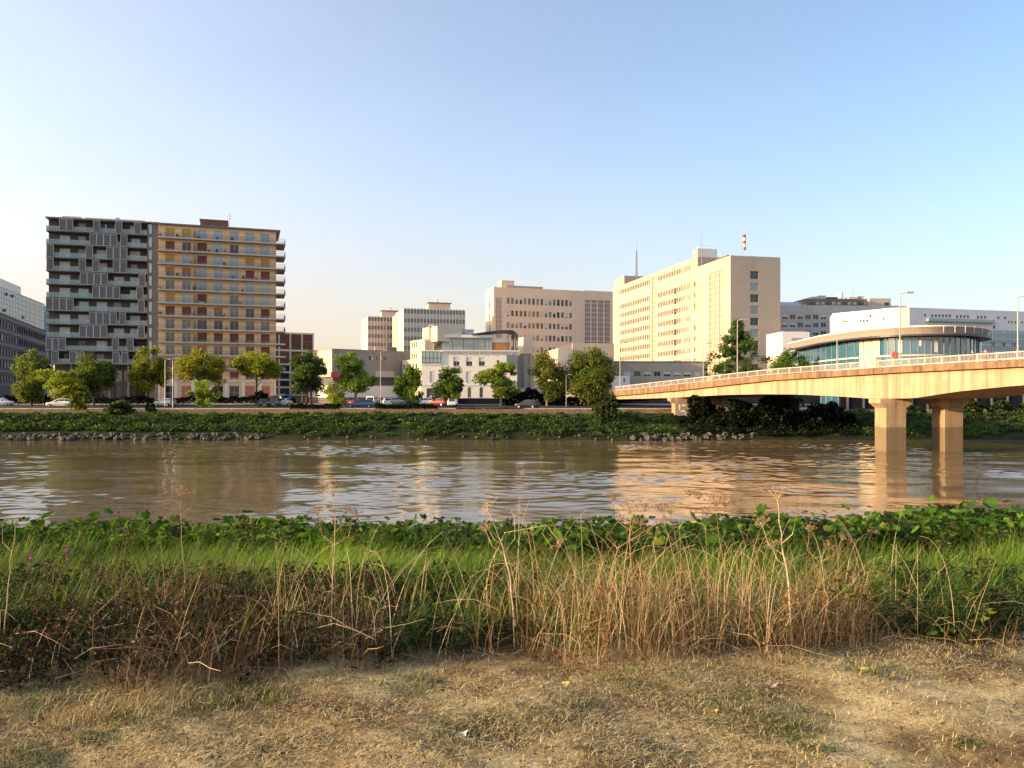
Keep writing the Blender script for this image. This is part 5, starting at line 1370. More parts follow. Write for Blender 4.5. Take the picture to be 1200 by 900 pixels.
def quay_trees():
    OL, YE, DK, MG, BR = (.075, .085, .012), (.15, .135, .012), (.03, .045, .012), (.075, .11, .014), (.12, .14, .013)
    tree(37, 150, 411, 466, 21, 'olive coloured plane tree before the grey striped office', OL, (.10, .11, .02))
    tree(70, 141, 431, 467, 31, 'low spreading yellow green tree over the white estate car', BR, YE, n=11000, clumps=60, trunk_w=.14, name='maple_tree')
    tree(110, 146, 406, 470, 25, 'dense olive plane tree before the dark tower, dark underneath', OL, (.05, .06, .012), n=15000)
    tree(174, 150, 402, 460, 21, 'olive plane tree with yellowing top, where dark and yellow blocks meet', OL, (.17, .13, .01), n=14000)
    tree(234, 150, 402, 452, 30, 'broad plane tree with yellow top in front of the yellow block', (.085, .09, .012), (.18, .14, .01), n=16000)
    tree(237, 134, 444, 474, 16, 'small bright lime tree before the yellow block', (.13, .16, .016), (.10, .13, .014), n=6000, leaf=.14, trunk_w=.09, clumps=45, name='young_tree')
    tree(301, 150, 405, 450, 25, 'light olive plane tree with thin crown before the yellow block', (.11, .12, .014), (.16, .15, .014), n=12000)
    tree(362, 146, 412, 462, 25, 'dark green plane tree with paired trunks before the brick office', DK, (.06, .08, .015), n=16000, stems=2)
    tree(392, 133, 444, 480, 15, 'narrow yellow sapling growing at the quay edge', (.17, .155, .016), (.13, .14, .016), n=5000, leaf=.13, trunk_w=.08, clumps=42, name='young_tree', bark='bark_pale')
    tree(417, 147, 414, 460, 23, 'bright mid green plane tree in front of the grey hall', MG, (.12, .15, .02), n=14000)
    tree(478, 148, 428, 472, 17, 'slim loose plane tree before the stepped cream wing', (.06, .085, .014), (.11, .13, .02), n=10000)
    tree(528, 147, 425, 474, 21, 'plane tree with very dark rounded base before the white mansion', (.025, .045, .01), (.10, .12, .018), n=15000)
    tree(587, 147, 424, 462, 23, 'plane tree with pale trunk at the right end of the white mansion', (.06, .09, .014), (.13, .14, .018), n=12000, bark='bark_pale')
    tree(641, 146, 411, 471, 22, 'plane tree with slanting pale trunk before the cream wing', (.055, .07, .012), (.10, .09, .014), n=13000, bark='bark_pale')
    tree(690, 146, 396, 472, 33, 'largest plane tree with rust tinted top by the bridge ramp', (.045, .068, .012), (.09, .08, .012), n=26000, clumps=120, trunk_w=.3)
    tree(864, 180, 376, 450, 26, 'tall cone shaped dark tree in front of the hospital corner', (.03, .05, .014), (.05, .07, .016), n=24000, shape='cone', clumps=190, leaf=.2, name='conical_tree', group='trees behind the bridge')
    tree(927, 160, 408, 450, 19, 'small green tree half hidden behind bridge railing by the rotunda', (.05, .08, .018), (.07, .10, .02), n=8000, name='small_tree', group='trees behind the bridge')
    # shrubs and hedges on the quay
    bush(306, 150, 455, 472, 9, 'rounded dark clipped shrub before the yellow block', (.012, .018, .008), n=2000)
    bush(92, 128, 452, 486, 11, 'yellow green shrub at the top of the bank by the white car', (.15, .17, .02), (.10, .13, .02), n=2200, leaf=.17, name='shrub', cat='shrub')
    bush(141, 121.5, 468, 493, 25, 'wide grey green shrub on the bank below dark tower', (.045, .065, .018), (.07, .085, .025), n=4200, name='shrub', cat='shrub', depth=.7)
    bush(176, 125, 470, 486, 9, 'dark little shrub on bank top between two plane trees', (.02, .035, .012), n=1300, name='shrub', cat='shrub')
    bush(712, 119, 460, 497, 21, 'round green bush on the bank where the bridge ramp starts', (.035, .055, .014), (.05, .075, .018), n=5500, clumps=60)
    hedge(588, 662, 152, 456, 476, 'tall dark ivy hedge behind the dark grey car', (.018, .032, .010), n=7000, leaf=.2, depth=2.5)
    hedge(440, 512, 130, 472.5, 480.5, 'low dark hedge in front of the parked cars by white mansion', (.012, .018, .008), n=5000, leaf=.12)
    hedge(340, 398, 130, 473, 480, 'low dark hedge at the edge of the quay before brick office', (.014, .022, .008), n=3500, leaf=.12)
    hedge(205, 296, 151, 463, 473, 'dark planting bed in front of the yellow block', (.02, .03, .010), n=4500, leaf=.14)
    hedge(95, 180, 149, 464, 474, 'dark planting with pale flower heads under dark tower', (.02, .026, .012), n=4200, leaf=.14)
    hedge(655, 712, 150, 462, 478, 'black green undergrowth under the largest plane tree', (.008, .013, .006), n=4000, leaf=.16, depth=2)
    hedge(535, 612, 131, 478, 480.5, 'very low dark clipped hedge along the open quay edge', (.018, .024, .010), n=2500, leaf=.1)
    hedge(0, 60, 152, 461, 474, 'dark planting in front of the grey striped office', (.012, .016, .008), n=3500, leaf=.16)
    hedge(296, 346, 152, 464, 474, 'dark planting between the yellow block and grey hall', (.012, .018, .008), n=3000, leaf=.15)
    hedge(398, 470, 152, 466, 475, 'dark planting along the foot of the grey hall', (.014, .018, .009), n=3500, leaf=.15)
    # thicket on the bank under the bridge, leaves near black to paint in shade
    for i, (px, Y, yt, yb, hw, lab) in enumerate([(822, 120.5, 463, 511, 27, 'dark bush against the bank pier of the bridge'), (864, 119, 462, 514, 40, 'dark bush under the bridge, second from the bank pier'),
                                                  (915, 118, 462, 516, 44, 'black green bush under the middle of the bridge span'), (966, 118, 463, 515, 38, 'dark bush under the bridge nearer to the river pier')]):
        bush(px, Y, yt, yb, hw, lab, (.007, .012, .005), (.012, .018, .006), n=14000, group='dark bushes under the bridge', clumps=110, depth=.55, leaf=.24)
    for i, (px, yt, hw, lab) in enumerate([(1075, 474, 14, 'low bush seen between the two river columns'), (1138, 470, 20, 'rounded bush by the second river column, near the retaining wall'), (1172, 472, 20, 'broad bush left of the one cut by the picture edge'), (1206, 468, 22, 'green bush cut by the picture edge past the bridge')]):
        bush(px, 121.5, yt, 492, hw, lab, (.04, .06, .015), (.06, .08, .02), n=3200, group='bushes along the retaining wall', depth=.5)

def quay_things():
    # lamp posts
    def post(px, Y, ytop, lab, arms=1):
        x = WX(px, Y); z = road_z(Y) - .03; zt = WZ(ytop, Y)
        r = empty('street_lamp', (x, Y, z), lab, 'street lamp', 'street lamps on the quay')
        p = MB(); p.tube([(x, Y, z), (x, Y, z + 1), (x, Y, zt)], [.09, .075, .05], 'metal_grey', 8); p.build('pole', r)
        for s in ((1,) if arms == 1 else (-1, 1)):
            h = MB(); h.tube([(x, Y, zt - .05), (x + .5 * s, Y, zt + .15)], .04, 'metal_grey', 6); h.box(-.3, .3, -.14, .14, -.06, .06, 'lamp_metal', lambda a, b, c: (x + .7 * s + a, Y + b, zt + .16 + c)); h.build('lamp_head', r)
    post(193.5, 141, 422, 'grey lamp post before the stair strip of dark tower'); post(202.5, 139, 420.5, 'grey lamp post next to the silver hatchback, taller of the pair')
    post(446, 141, 412, 'tall single lamp post in front of the grey hall'); post(663.5, 141, 440, 'short lamp post between the two plane trees by the ramp')
    post(326, 152, 432, 'thin lamp post before the brick office')
    # dark stone garden wall before the mansion
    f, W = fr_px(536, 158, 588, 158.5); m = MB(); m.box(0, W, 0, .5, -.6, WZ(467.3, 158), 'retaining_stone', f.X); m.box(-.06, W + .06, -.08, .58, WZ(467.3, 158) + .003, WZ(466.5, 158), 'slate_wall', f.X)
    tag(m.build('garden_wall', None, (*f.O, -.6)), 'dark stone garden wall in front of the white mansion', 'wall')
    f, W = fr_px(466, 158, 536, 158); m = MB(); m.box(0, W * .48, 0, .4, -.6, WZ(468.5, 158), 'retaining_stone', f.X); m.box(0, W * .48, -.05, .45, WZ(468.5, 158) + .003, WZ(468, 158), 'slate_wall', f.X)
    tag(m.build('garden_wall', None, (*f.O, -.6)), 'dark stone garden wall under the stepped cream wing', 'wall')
    # low fence before the yellow block
    f, W = fr_px(204, 160, 300, 164); m = MB(); 
    for z in (.35, .85): m.box(0, W, -.03, .03, z, z + .06, 'frame_cream', f.X)
    for a in np.arange(0, W, .5): m.box(a, a + .12, -.05, .05, -.4, 1.0, 'frame_cream', f.X)
    tag(m.build('fence', None, (*f.O, -.4)), 'low pale picket fence at the foot of the yellow block', 'fence')
    f, W = fr_px(345, 157, 400, 159); m = MB()
    for z in (.35, .85): m.box(0, W, -.03, .03, z, z + .06, 'wood_panel', f.X)
    for a in np.arange(0, W, .4): m.box(a, a + .1, -.05, .05, -.4, 1.0, 'wood_panel', f.X)
    tag(m.build('fence', None, (*f.O, -.4)), 'low brown timber fence beside the grey hall', 'fence')
    # blue hoarding by the brick office
    f, W = fr_px(333.5, 160, 341.5, 160.5); m = MB(); m.box(0, W, 0, .12, -.2, 1.7, 'blue_paint', f.X); m.box(.1, W * .55, -.02, -.003, .5, 1.2, 'white_paint', f.X)
    for x in (.05, W - .12): m.box(x, x + .07, .14, .22, -.4, 1.75, 'metal_grey', f.X)
    tag(m.build('hoarding', None, (*f.O, -.4)), 'blue and white hoarding panel beside the brick office', 'hoarding')
    # terrace parasols and tables under the yellow block: dark arched bicycle stands
    m = MB(); f, W = fr_px(204, 152, 216, 152.5)
    for k in range(5):
        t = np.linspace(0, math.pi, 9); m.tube([f.p(.2 + k * .38 + .15 - .15 * math.cos(a), -.45 + .9 * math.sin(a) ** .6 if 0 < a < math.pi else -.45) for a in t], .035, 'frame_dark', 5)
    tag(m.build('bicycle_stand', None, (*f.O, -.45)), 'row of dark hoop bicycle stands by the fence of yellow block', 'bicycle stand')

# ------------------------------------------------------------------ far bank: stones and weeds
def far_bank():
    g = np.random.default_rng(42)
    shapes = []
    wall_mat('rip_rap', (.11, .098, .08), var=.35, scale=1.2, streak=.3, bump=.6)
    for k in range(7):
        bm = bmesh.new(); bmesh.ops.create_icosphere(bm, subdivisions=2, radius=.5)
        for v in bm.verts:
            d = v.co.normalized(); s = .75 + .3 * math.sin(d.x * 3 + k) * math.cos(d.y * 4 + k * 2) + .12 * math.sin(d.z * 7 + k); v.co = Vector((d.x * s * .62, d.y * s * .5, d.z * s * .42))
        me = bpy.data.meshes.new('rock'); bm.to_mesh(me); bm.free(); me.materials.append(MATS['rip_rap']); shapes.append(me)
    spans = [(-4, 308, 170, 1.0), (312, 735, 45, .6), (738, 885, 75, 1.0)]
    for a, b, n, s in spans:
        for k in range(n):
            px = g.uniform(a, b); Y = g.uniform(111.4, 113.6); x = WX(px, Y)
            z = np.interp(Y, [111, 113.6], [-4.85, -4.0]); q = g.uniform(.3, 1.0) * s
            o = link('rip_rap_stone', shapes[k % 7], None, (x, Y, z), g.uniform(0, 6.28)); o.scale = (q, q, q * g.uniform(.8, 1.2)); o.rotation_euler = (g.uniform(-.4, .4), g.uniform(-.4, .4), g.uniform(0, 6.28))
            tag(o, 'pale grey rock among many along the far waterline', 'rock', 'rocks along the far waterline')
    # weedy slope as one mass of leaves gathered in tussocks
    def bank_h(X, Y): return np.interp(warp(X, Y), NY, NZ)
    nt = 2200; X = g.uniform(-92, 118, nt); Yc = 112.9 + 7.9 * g.random(nt) ** .85; wz = (X > 15) & (X < 56); X = np.where(g.random(nt) < .18, g.uniform(14, 57, nt), X); Yc = np.where((X > 15) & (X < 56), 112.9 + 14.4 * g.random(nt), Yc)
    stone = ((X / Yc * FPX + CX) < 305) | (((X / Yc * FPX + CX) > 745) & ((X / Yc * FPX + CX) < 880))
    Yc = np.where(stone, np.maximum(Yc, 114.6 + g.random(nt) * .6), Yc)
    R_ = g.uniform(.6, 1.5, nt) * np.where(Yc > 119, .6, 1); H_ = R_ * g.uniform(.35, .7, nt)
    tone = np.array([(.035, .075, .012), (.045, .095, .014), (.02, .045, .010), (.065, .11, .02), (.04, .06, .02)])[g.integers(0, 5, nt)]
    per = 80; idx = np.repeat(np.arange(nt), per); m = len(idx)
    d = unit(g.normal(size=(m, 3))); d[:, 2] = np.abs(d[:, 2]); r = g.random(m) ** .35
    P = np.stack([X[idx] + d[:, 0] * r * R_[idx], Yc[idx] + d[:, 1] * r * R_[idx] * .8, bank_h(X[idx], Yc[idx]) + d[:, 2] * r * H_[idx]], 1)
    c = 1.25 * tone[idx] * g.uniform(.6, 1.4, (m, 1))
    shade_k = np.where((X > 25) & (X < 50), .22, 1.0); c = c * shade_k[idx][:, None]  # tussocks under the bridge darkened, the shade there put into leaf colour
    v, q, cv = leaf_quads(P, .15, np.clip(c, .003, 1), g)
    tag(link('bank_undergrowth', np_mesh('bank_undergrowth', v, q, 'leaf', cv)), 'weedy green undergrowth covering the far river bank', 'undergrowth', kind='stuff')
    # grass along the top of the bank, dry straw on the strip
    n = 26000; x = g.uniform(-92, 118, n); y = g.uniform(119.6, 128.4, n); z = bank_h(x, y)
    dry = g.random(n) < np.clip((y - 120.2) / 1.2, .08, .93)
    cg = np.where(dry[:, None], np.array([.24, .17, .08]), np.array([.06, .10, .015])) * g.uniform(.6, 1.4, (n, 1))
    v, q, cv = blades(np.stack([x, y, z], 1), g.uniform(.1, .32, n), g.uniform(0, 6.28, n), g.uniform(.2, .9, n), np.full(n, .05), cg, 2)
    tag(link('quay_grass', np_mesh('quay_grass', v, q, 'dry_leaf', cv)), 'dry straw and grass on the quay edge strip', 'grass', kind='stuff')

def blades(base, h, az, lean, w, col, segs=3, twist=None, tipcol=None):
    n = len(base); t = np.linspace(0, 1, segs + 1)[None, :, None]
    d = np.stack([np.cos(az), np.sin(az), np.zeros(n)], 1)[:, None]
    ta = az + np.pi / 2 if twist is None else twist
    sd = np.stack([np.cos(ta), np.sin(ta), np.zeros(n)], 1)[:, None]
    hh = h[:, None, None]; ln = lean[:, None, None]
    P = base[:, None] + d * hh * ln * (t ** 1.7) + np.array([0, 0, 1.0]) * hh * (t - .42 * np.minimum(ln, 1.6) * t ** 2.2)
    ww = (w[:, None, None] * .5) * (1 - t ** 2.2 * .93)
    v = np.stack([P - sd * ww, P + sd * ww], 2)              # n, segs+1, 2, 3
    k = np.arange(n)[:, None] * (segs + 1) * 2 + np.arange(segs)[None] * 2
    q = np.stack([k, k + 1, k + 3, k + 2], 2).reshape(-1, 4)
    c = np.repeat(col[:, None], (segs + 1) * 2, 1)
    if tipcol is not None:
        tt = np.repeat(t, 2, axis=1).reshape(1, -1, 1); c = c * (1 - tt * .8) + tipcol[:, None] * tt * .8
    return v.reshape(-1, 3), q, c.reshape(-1, 3)

# ------------------------------------------------------------------ terrain and water
NY = [-60, -20, -5, 4.9, 7, 9, 10.6, 12.2, 14, 19, 25, 104, 110.8, 112.6, 119.6, 121.5, 128, 133, 150, 170, 4000]
NZ = [0, 0, 0, 0, -.07, -.22, -.45, -1.2, -2.4, -5.4, -7.2, -7.2, -5.2, -4.45, -1.5, -1.3, -.80, -.78, -.48, -.33, -.33]
def warp(x, y):
    w = np.clip((x - 13) / 7, 0, 1) * np.clip((58 - x) / 8, 0, 1); w = w * w * (3 - 2 * w)
    return y * (1 - w) + np.interp(y, [-100, 113, 126.6, 131.3, 5000], [-100, 113, 119.2, 131.3, 5000]) * w
def ground_z(x, y):
    z = np.interp(warp(x, y), NY, NZ)
    near = np.clip((11 - np.abs(y - 3)) / 4, 0, 1)
    z = z + near * (.018 * np.sin(x * 2.1 + .6 * y) * np.cos(y * 1.7 - .4 * x) + .010 * np.sin(x * 6.3 + y * 3.1) + .007 * np.sin(y * 9.2 - x * 4.7) + .004 * np.sin(x * 17 + y * 23))
    return z
def border(x):
    """where the bare ground ends and the weeds begin"""
    return np.interp(x, [-3.2, -1.8, -.5, .5, 1.5, 3.4], [4.25, 4.62, 4.95, 4.9, 5.0, 5.3]) + .08 * np.sin(x * 2.3 + 2.6) + .09 * np.sin(x * 5.1 + 2) + .07 * np.sin(x * 9.7 + 1)

def terrain():
    m, nt, b, out = new_mat('earth')
    tc = N(nt, 'ShaderNodeTexCoord'); sep = N(nt, 'ShaderNodeSeparateXYZ'); nt.links.new(tc.outputs['Object'], sep.inputs[0])
    def nz(scale, det=6, rough=.6, stretch=None):
        n = N(nt, 'ShaderNodeTexNoise', i_Scale=scale, i_Detail=float(det), i_Roughness=rough)
        if stretch:
            mp = N(nt, 'ShaderNodeMapping'); mp.inputs['Scale'].default_value = stretch; nt.links.new(tc.outputs['Object'], mp.inputs[0]); nt.links.new(mp.outputs[0], n.inputs['Vector'])
        else: nt.links.new(tc.outputs['Object'], n.inputs['Vector'])
        return n.outputs[0]
    patches = ramp(nt, nz(1.1, 7, .65), [(.34, (.085, .055, .028)), (.44, (.25, .18, .085)), (.53, (.50, .40, .205)), (.68, (.70, .59, .35))])
    fine = ramp(nt, nz(38, 5, .7), [(.3, (.45, .42, .38)), (.5, (.9, .9, .88)), (.7, (1.35, 1.3, 1.2))])
    grain = ramp(nt, nz(150, 3, .6, (1, .45, 1)), [(.34, (.5, .46, .42)), (.55, (1, 1, 1)), (.75, (1.3, 1.25, 1.1))])
    m1 = N(nt, 'ShaderNodeMix', data_type='RGBA', blend_type='MULTIPLY'); m1.inputs[0].default_value = .8; nt.links.new(patches, m1.inputs[6]); nt.links.new(fine, m1.inputs[7])
    m2 = N(nt, 'ShaderNodeMix', data_type='RGBA', blend_type='MULTIPLY'); m2.inputs[0].default_value = .7; nt.links.new(m1.outputs[2], m2.inputs[6]); nt.links.new(grain, m2.inputs[7])
    far = ramp(nt, nz(.35, 6, .7), [(.35, (.10, .065, .03)), (.6, (.22, .15, .075))])
    soil = ramp(nt, nz(.8, 5), [(.35, (.014, .018, .007)), (.65, (.035, .04, .014))])
    def step(y0, y1):
        r = N(nt, 'ShaderNodeMapRange'); nt.links.new(sep.outputs[1], r.inputs[0]); r.inputs[1].default_value = y0; r.inputs[2].default_value = y1; return r.outputs[0]
    a = N(nt, 'ShaderNodeMix', data_type='RGBA'); nt.links.new(step(4.9, 5.6), a.inputs[0]); nt.links.new(m2.outputs[2], a.inputs[6]); nt.links.new(soil, a.inputs[7])
    c = N(nt, 'ShaderNodeMix', data_type='RGBA'); zr = N(nt, 'ShaderNodeMapRange'); nt.links.new(sep.outputs[2], zr.inputs[0]); zr.inputs[1].default_value = -1.5; zr.inputs[2].default_value = -1.3; fm = N(nt, 'ShaderNodeMath', operation='MULTIPLY'); nt.links.new(zr.outputs[0], fm.inputs[0]); nt.links.new(step(60, 70), fm.inputs[1]); nt.links.new(fm.outputs[0], c.inputs[0]); nt.links.new(a.outputs[2], c.inputs[6]); nt.links.new(far, c.inputs[7])
    nt.links.new(c.outputs[2], b.inputs['Base Color']); b.inputs['Roughness'].default_value = .95; b.inputs['Specular IOR Level'].default_value = .15
    h = N(nt, 'ShaderNodeMath', operation='ADD'); nt.links.new(nz(38, 5, .7), h.inputs[0]); nt.links.new(nz(150, 3, .6), h.inputs[1])
    bp = N(nt, 'ShaderNodeBump', i_Strength=.9, i_Distance=.012); nt.links.new(h.outputs[0], bp.inputs['Height']); nt.links.new(bp.outputs[0], b.inputs['Normal'])
    xs = np.concatenate([[-3000, -800, -250, -120, -60, -30, -14, -11], np.arange(-8, 8.01, .05), [10, 12, 14, 16, 18, 20, 22, 25, 30, 40, 50, 52, 54, 56, 58, 60, 80, 120, 250, 800, 3000]])
    ys = np.concatenate([[-60, -20, -5, 0], np.arange(1.5, 11, .05), [11, 12.2, 14, 16, 19, 25, 60, 104, 110.8, 112.6, 114, 116, 118, 119.6, 121.5, 123, 125, 126.6, 128, 129.5, 131.3, 133, 150, 170, 400, 1200, 4000]])
    gx, gy = np.meshgrid(xs, ys); v = np.stack([gx, gy, ground_z(gx, gy)], 2).reshape(-1, 3)
    nx, ny = len(xs), len(ys); i = np.arange((ny - 1) * nx).reshape(ny - 1, nx)[:, :-1].ravel()
    q = np.stack([i, i + 1, i + nx + 1, i + nx], 1)
    tag(link('ground', np_mesh('ground', v, q, 'earth', None, smooth=True)), kind='structure')
    # quay road with kerb
    f = Frame((-200, 131.6), (1, 0)); mb = MB()
    for y0, y1 in ((131.6, 150), (150, 156)):
        z0, z1 = float(np.interp(y0, NY, NZ)) + .03, float(np.interp(y1, NY, NZ)) + .03
        mb.poly([(-300, y0, z0), (400, y0, z0), (400, y1, z1), (-300, y1, z1)], 'quay_asphalt')
    tag(mb.build('road'), kind='structure')
    mb = MB()
    for k in range(40):
        x = -95 + k * 2.6
        for y in (141.0,): 
            z = float(np.interp(y, NY, NZ)) + .034; mb.poly([(x, 143.2, float(np.interp(143.2, NY, NZ)) + .034), (x + .12, 143.2, float(np.interp(143.2, NY, NZ)) + .034), (x + .12, 148.2, float(np.interp(148.2, NY, NZ)) + .034), (x, 148.2, float(np.interp(148.2, NY, NZ)) + .034)], 'white_paint')
    tag(mb.build('road_markings'), kind='structure')
    mb = MB(); z = float(np.interp(131.4, NY, NZ)); mb.box(-300, 400, 131.3, 131.6, z - .1, z + .13, 'light_concrete'); z = float(np.interp(156.1, NY, NZ)); mb.box(-300, 400, 156, 156.3, z - .1, z + .14, 'light_concrete'); mb.box(-300, 400, 156.3, 166, z - .1, z + .13, 'light_concrete')
    tag(mb.build('pavement'), kind='structure')

def water():
    m, nt, b, out = new_mat('river')
    tc = N(nt, 'ShaderNodeTexCoord')
    def wave(sc, scale, det, dist=0.0, rough=.55):
        mp = N(nt, 'ShaderNodeMapping'); mp.inputs['Scale'].default_value = sc; mp.inputs['Rotation'].default_value = (0, 0, R(6)); nt.links.new(tc.outputs['Object'], mp.inputs[0])
        n = N(nt, 'ShaderNodeTexNoise', i_Scale=scale, i_Detail=float(det), i_Roughness=rough, i_Distortion=dist); nt.links.new(mp.outputs[0], n.inputs['Vector']); return n.outputs[0]
    silt = ramp(nt, wave((.25, 1, 1), .12, 5, .6), [(.3, (.12, .085, .042)), (.7, (.18, .132, .07))])
    nt.links.new(silt, b.inputs['Base Color']); b.inputs['IOR'].default_value = 1.5
    b.inputs['Roughness'].default_value = .05
    # swell, ripples, and the smooth lanes the current leaves between them
    small = wave((.5, 1, 1), 5.0, 3, .3, .6)
    bp = N(nt, 'ShaderNodeBump', i_Strength=.12, i_Distance=.05); nt.links.new(small, bp.inputs['Height']); nt.links.new(bp.outputs[0], b.inputs['Normal'])
    g = np.random.default_rng(77); nx, ny, st = 1100, 520, .2
    kx = np.fft.fftfreq(nx, st)[None, :] * 6.283; ky = np.fft.fftfreq(ny, st)[:, None] * 6.283
    kk = np.hypot(kx * 1.5, ky) + 1e-6
    def field(k0, bw, seed):
        r = np.random.default_rng(seed); w = np.exp(-(np.log(kk / k0) / bw) ** 2); w[0, 0] = 0
        f = np.fft.ifft2(np.fft.fft2(r.normal(size=(ny, nx))) * w).real; return f / f.std()
    patch = field(.16, .6, 1) + .7 * field(.5, .5, 2); patch = np.clip(.5 + .42 * patch, .08, 1.3)
    h = (.012 * field(5.0, .45, 3) + .015 * field(2.4, .5, 4)) * patch + .016 * field(.9, .5, 5) + .018 * field(.3, .4, 6)
    xs = -95 + np.arange(nx) * st; ys = 13.5 + np.arange(ny) * st
    fade = np.clip((ys - 36) / 6, .1, 1)[:, None]
    gx, gy = np.meshgrid(xs, ys); v = np.stack([gx, gy, WATER_Z + RIPPLE * h * fade], 2).reshape(-1, 3)
    i = np.arange((ny - 1) * nx).reshape(ny - 1, nx)[:, :-1].ravel(); q = np.stack([i, i + 1, i + nx + 1, i + nx], 1)
    tag(link('water', np_mesh('water', v, q, 'river', None, smooth=True)), kind='structure')
    mb = MB(); z = WATER_Z
    for x0, x1 in ((-900, xs[0]), (xs[-1], 900)): mb.poly([(x0, 13.5, z), (x1, 13.5, z), (x1, 117, z), (x0, 117, z)], 'river')
    tag(mb.build('water_beyond'), kind='structure')
RIPPLE = 1.0
# ------------------------------------------------------------------ foreground
def px_x(px, Y): return (px - CX) * Y / FPX
def foreground():
    g = np.random.default_rng(5)
    def scatter(n, y0, y1, pad=.6):
        y = y0 + (y1 - y0) * g.random(n); x = (g.random(n) * 2 - 1) * (y * .66 + pad + 1.5); return x, y
    def onground(x, y, dz=0.0): return np.stack([x, y, ground_z(x, y) + dz], 1)
    PX = lambda x, y: CX + FPX * x / y
    def vnoise(x, y, s, seed):
        r = np.random.default_rng(seed); o = 0
        for k in range(5): a = r.uniform(0, 6.28); f = s * r.uniform(.6, 1.7); o = o + np.sin((x * math.cos(a) + y * math.sin(a)) * f + r.uniform(0, 6.28))
        return o / 3.2
    # --- straw litter lying on the bare ground
    n = 200000; x, y = scatter(n, 2.7, 5.6, .4); keep = y < border(x) + .25; x, y = x[keep], y[keep]; n = len(x)
    dn = vnoise(x, y, 2.2, 1); keep = g.random(n) < np.clip(.42 + .9 * dn + .4 * vnoise(x, y, 7, 55), .06, 1); x, y = x[keep], y[keep]; n = len(x)
    tone = np.array([(.66, .53, .26), (.52, .40, .17), (.82, .70, .42), (.20, .13, .055), (.06, .04, .02)])[g.choice(5, n, p=[.28, .22, .15, .15, .20])]
    v, q, c = blades(onground(x, y, .003), g.uniform(.006, .028, n), g.uniform(0, 6.28, n), g.uniform(1.5, 4.2, n), g.uniform(.002, .0042, n), tone * g.uniform(.75, 1.2, (n, 1)), 3)
    tag(link('straw_litter', np_mesh('straw_litter', v, q, 'dry_leaf', c)), 'dry straw bits scattered over the bare ground', 'straw', kind='stuff')
    # --- short dry turf and green tufts on it
    parts = []
    n = 36000; x, y = scatter(n, 2.7, 5.6, .4); keep = (y < border(x) + .2); x, y = x[keep], y[keep]
    dn = vnoise(x, y, 3.1, 2) + .25 * vnoise(x, y, 9, 3); edge = np.clip((y - border(x) + 1.0) / .8, 0, 1)
    keep = g.random(len(x)) < np.clip(.25 + .8 * dn + .45 * edge, .02, 1); x, y = x[keep], y[keep]; n = len(x)
    gr = (vnoise(x, y, 2.6, 4) + np.clip((y - border(x) + .6), -.4, .4) > .75)
    tone = np.where(gr[:, None], np.array([.09, .12, .02]), np.array([.56, .45, .24])) * g.uniform(.6, 1.25, (n, 1))
    parts.append(blades(onground(x, y), g.uniform(.012, .048, n), g.uniform(0, 6.28, n), g.uniform(.3, 1.9, n), g.uniform(.002, .004, n), tone, 2))
    for px, yy, cnt, r, tall in [(855, 820, 420, .16, .045), (900, 845, 520, .17, .05), (920, 855, 300, .12, .04), (625, 842, 300, .13, .035), (540, 860, 420, .15, .03), (955, 880, 160, .06, .04), (110, 862, 200, .07, .05), (255, 818, 500, .2, .06), (310, 815, 360, .12, .06),
                                 (60, 822, 420, .2, .06), (150, 842, 260, .12, .06), (680, 828, 140, .06, .05), (490, 800, 380, .15, .05), (1130, 872, 130, .05, .04), (730, 795, 300, .16, .05), (1020, 790, 320, .15, .05), (30, 890, 300, .1, .05), (95, 840, 300, .12, .09), (175, 825, 300, .15, .1), (450, 760, 200, .1, .08)]:
        Y0 = 1.65 * FPX / (yy - HY); x = px_x(px, Y0) + g.normal(0, r * .85, cnt); y = Y0 + g.normal(0, r * .7, cnt)
        green = yy != 840 and yy != 825
        tone = np.where((g.random(cnt) < (.68 if green else 0))[:, None], np.array([.085, .125, .02]), np.array([.45, .36, .18])) * g.uniform(.55, 1.35, (cnt, 1))
        parts.append(blades(onground(x, y), g.uniform(.4, 1.1, cnt) * tall, g.uniform(0, 6.28, cnt), g.uniform(.3, 1.4, cnt), g.uniform(.003, .006, cnt), tone, 2))
    v, q, c = merge(parts)
    tag(link('short_turf', np_mesh('short_turf', v, q, 'dry_leaf', c)), 'thin dry turf with green tufts on the bare ground', 'grass', kind='stuff')
    # --- crumbs of soil and little stones
    n = 5000; x, y = scatter(n, 2.7, 5.2, .3); s = g.uniform(.002, .0065, n) * np.where(g.random(n) < .05, 1.6, 1)
    P = onground(x, y, .002); tet = np.array([(-1, -.8, 0), (1, -.7, 0), (.9, .8, 0), (-.8, .9, 0), (-.5, -.4, .9), (.5, -.4, 1), (.5, .4, .8), (-.4, .5, 1)])
    rot = g.uniform(0, 6.28, n); cs, sn = np.cos(rot)[:, None], np.sin(rot)[:, None]
    T = np.stack([tet[None, :, 0] * cs - tet[None, :, 1] * sn, tet[None, :, 0] * sn + tet[None, :, 1] * cs, np.repeat(tet[None, :, 2], n, 0)], 2) * s[:, None, None] * (1 + g.normal(0, .2, (n, 8, 3)))
    v = (P[:, None] + T).reshape(-1, 3); fq = np.array([(4, 5, 6, 7), (0, 1, 5, 4), (1, 2, 6, 5), (2, 3, 7, 6), (3, 0, 4, 7)]); q = (np.arange(n)[:, None, None] * 8 + fq[None]).reshape(-1, 4)
    tone = np.array([(.22, .15, .085), (.34, .25, .14), (.12, .08, .045), (.5, .47, .40)])[g.choice(4, n, p=[.45, .3, .22, .03])]
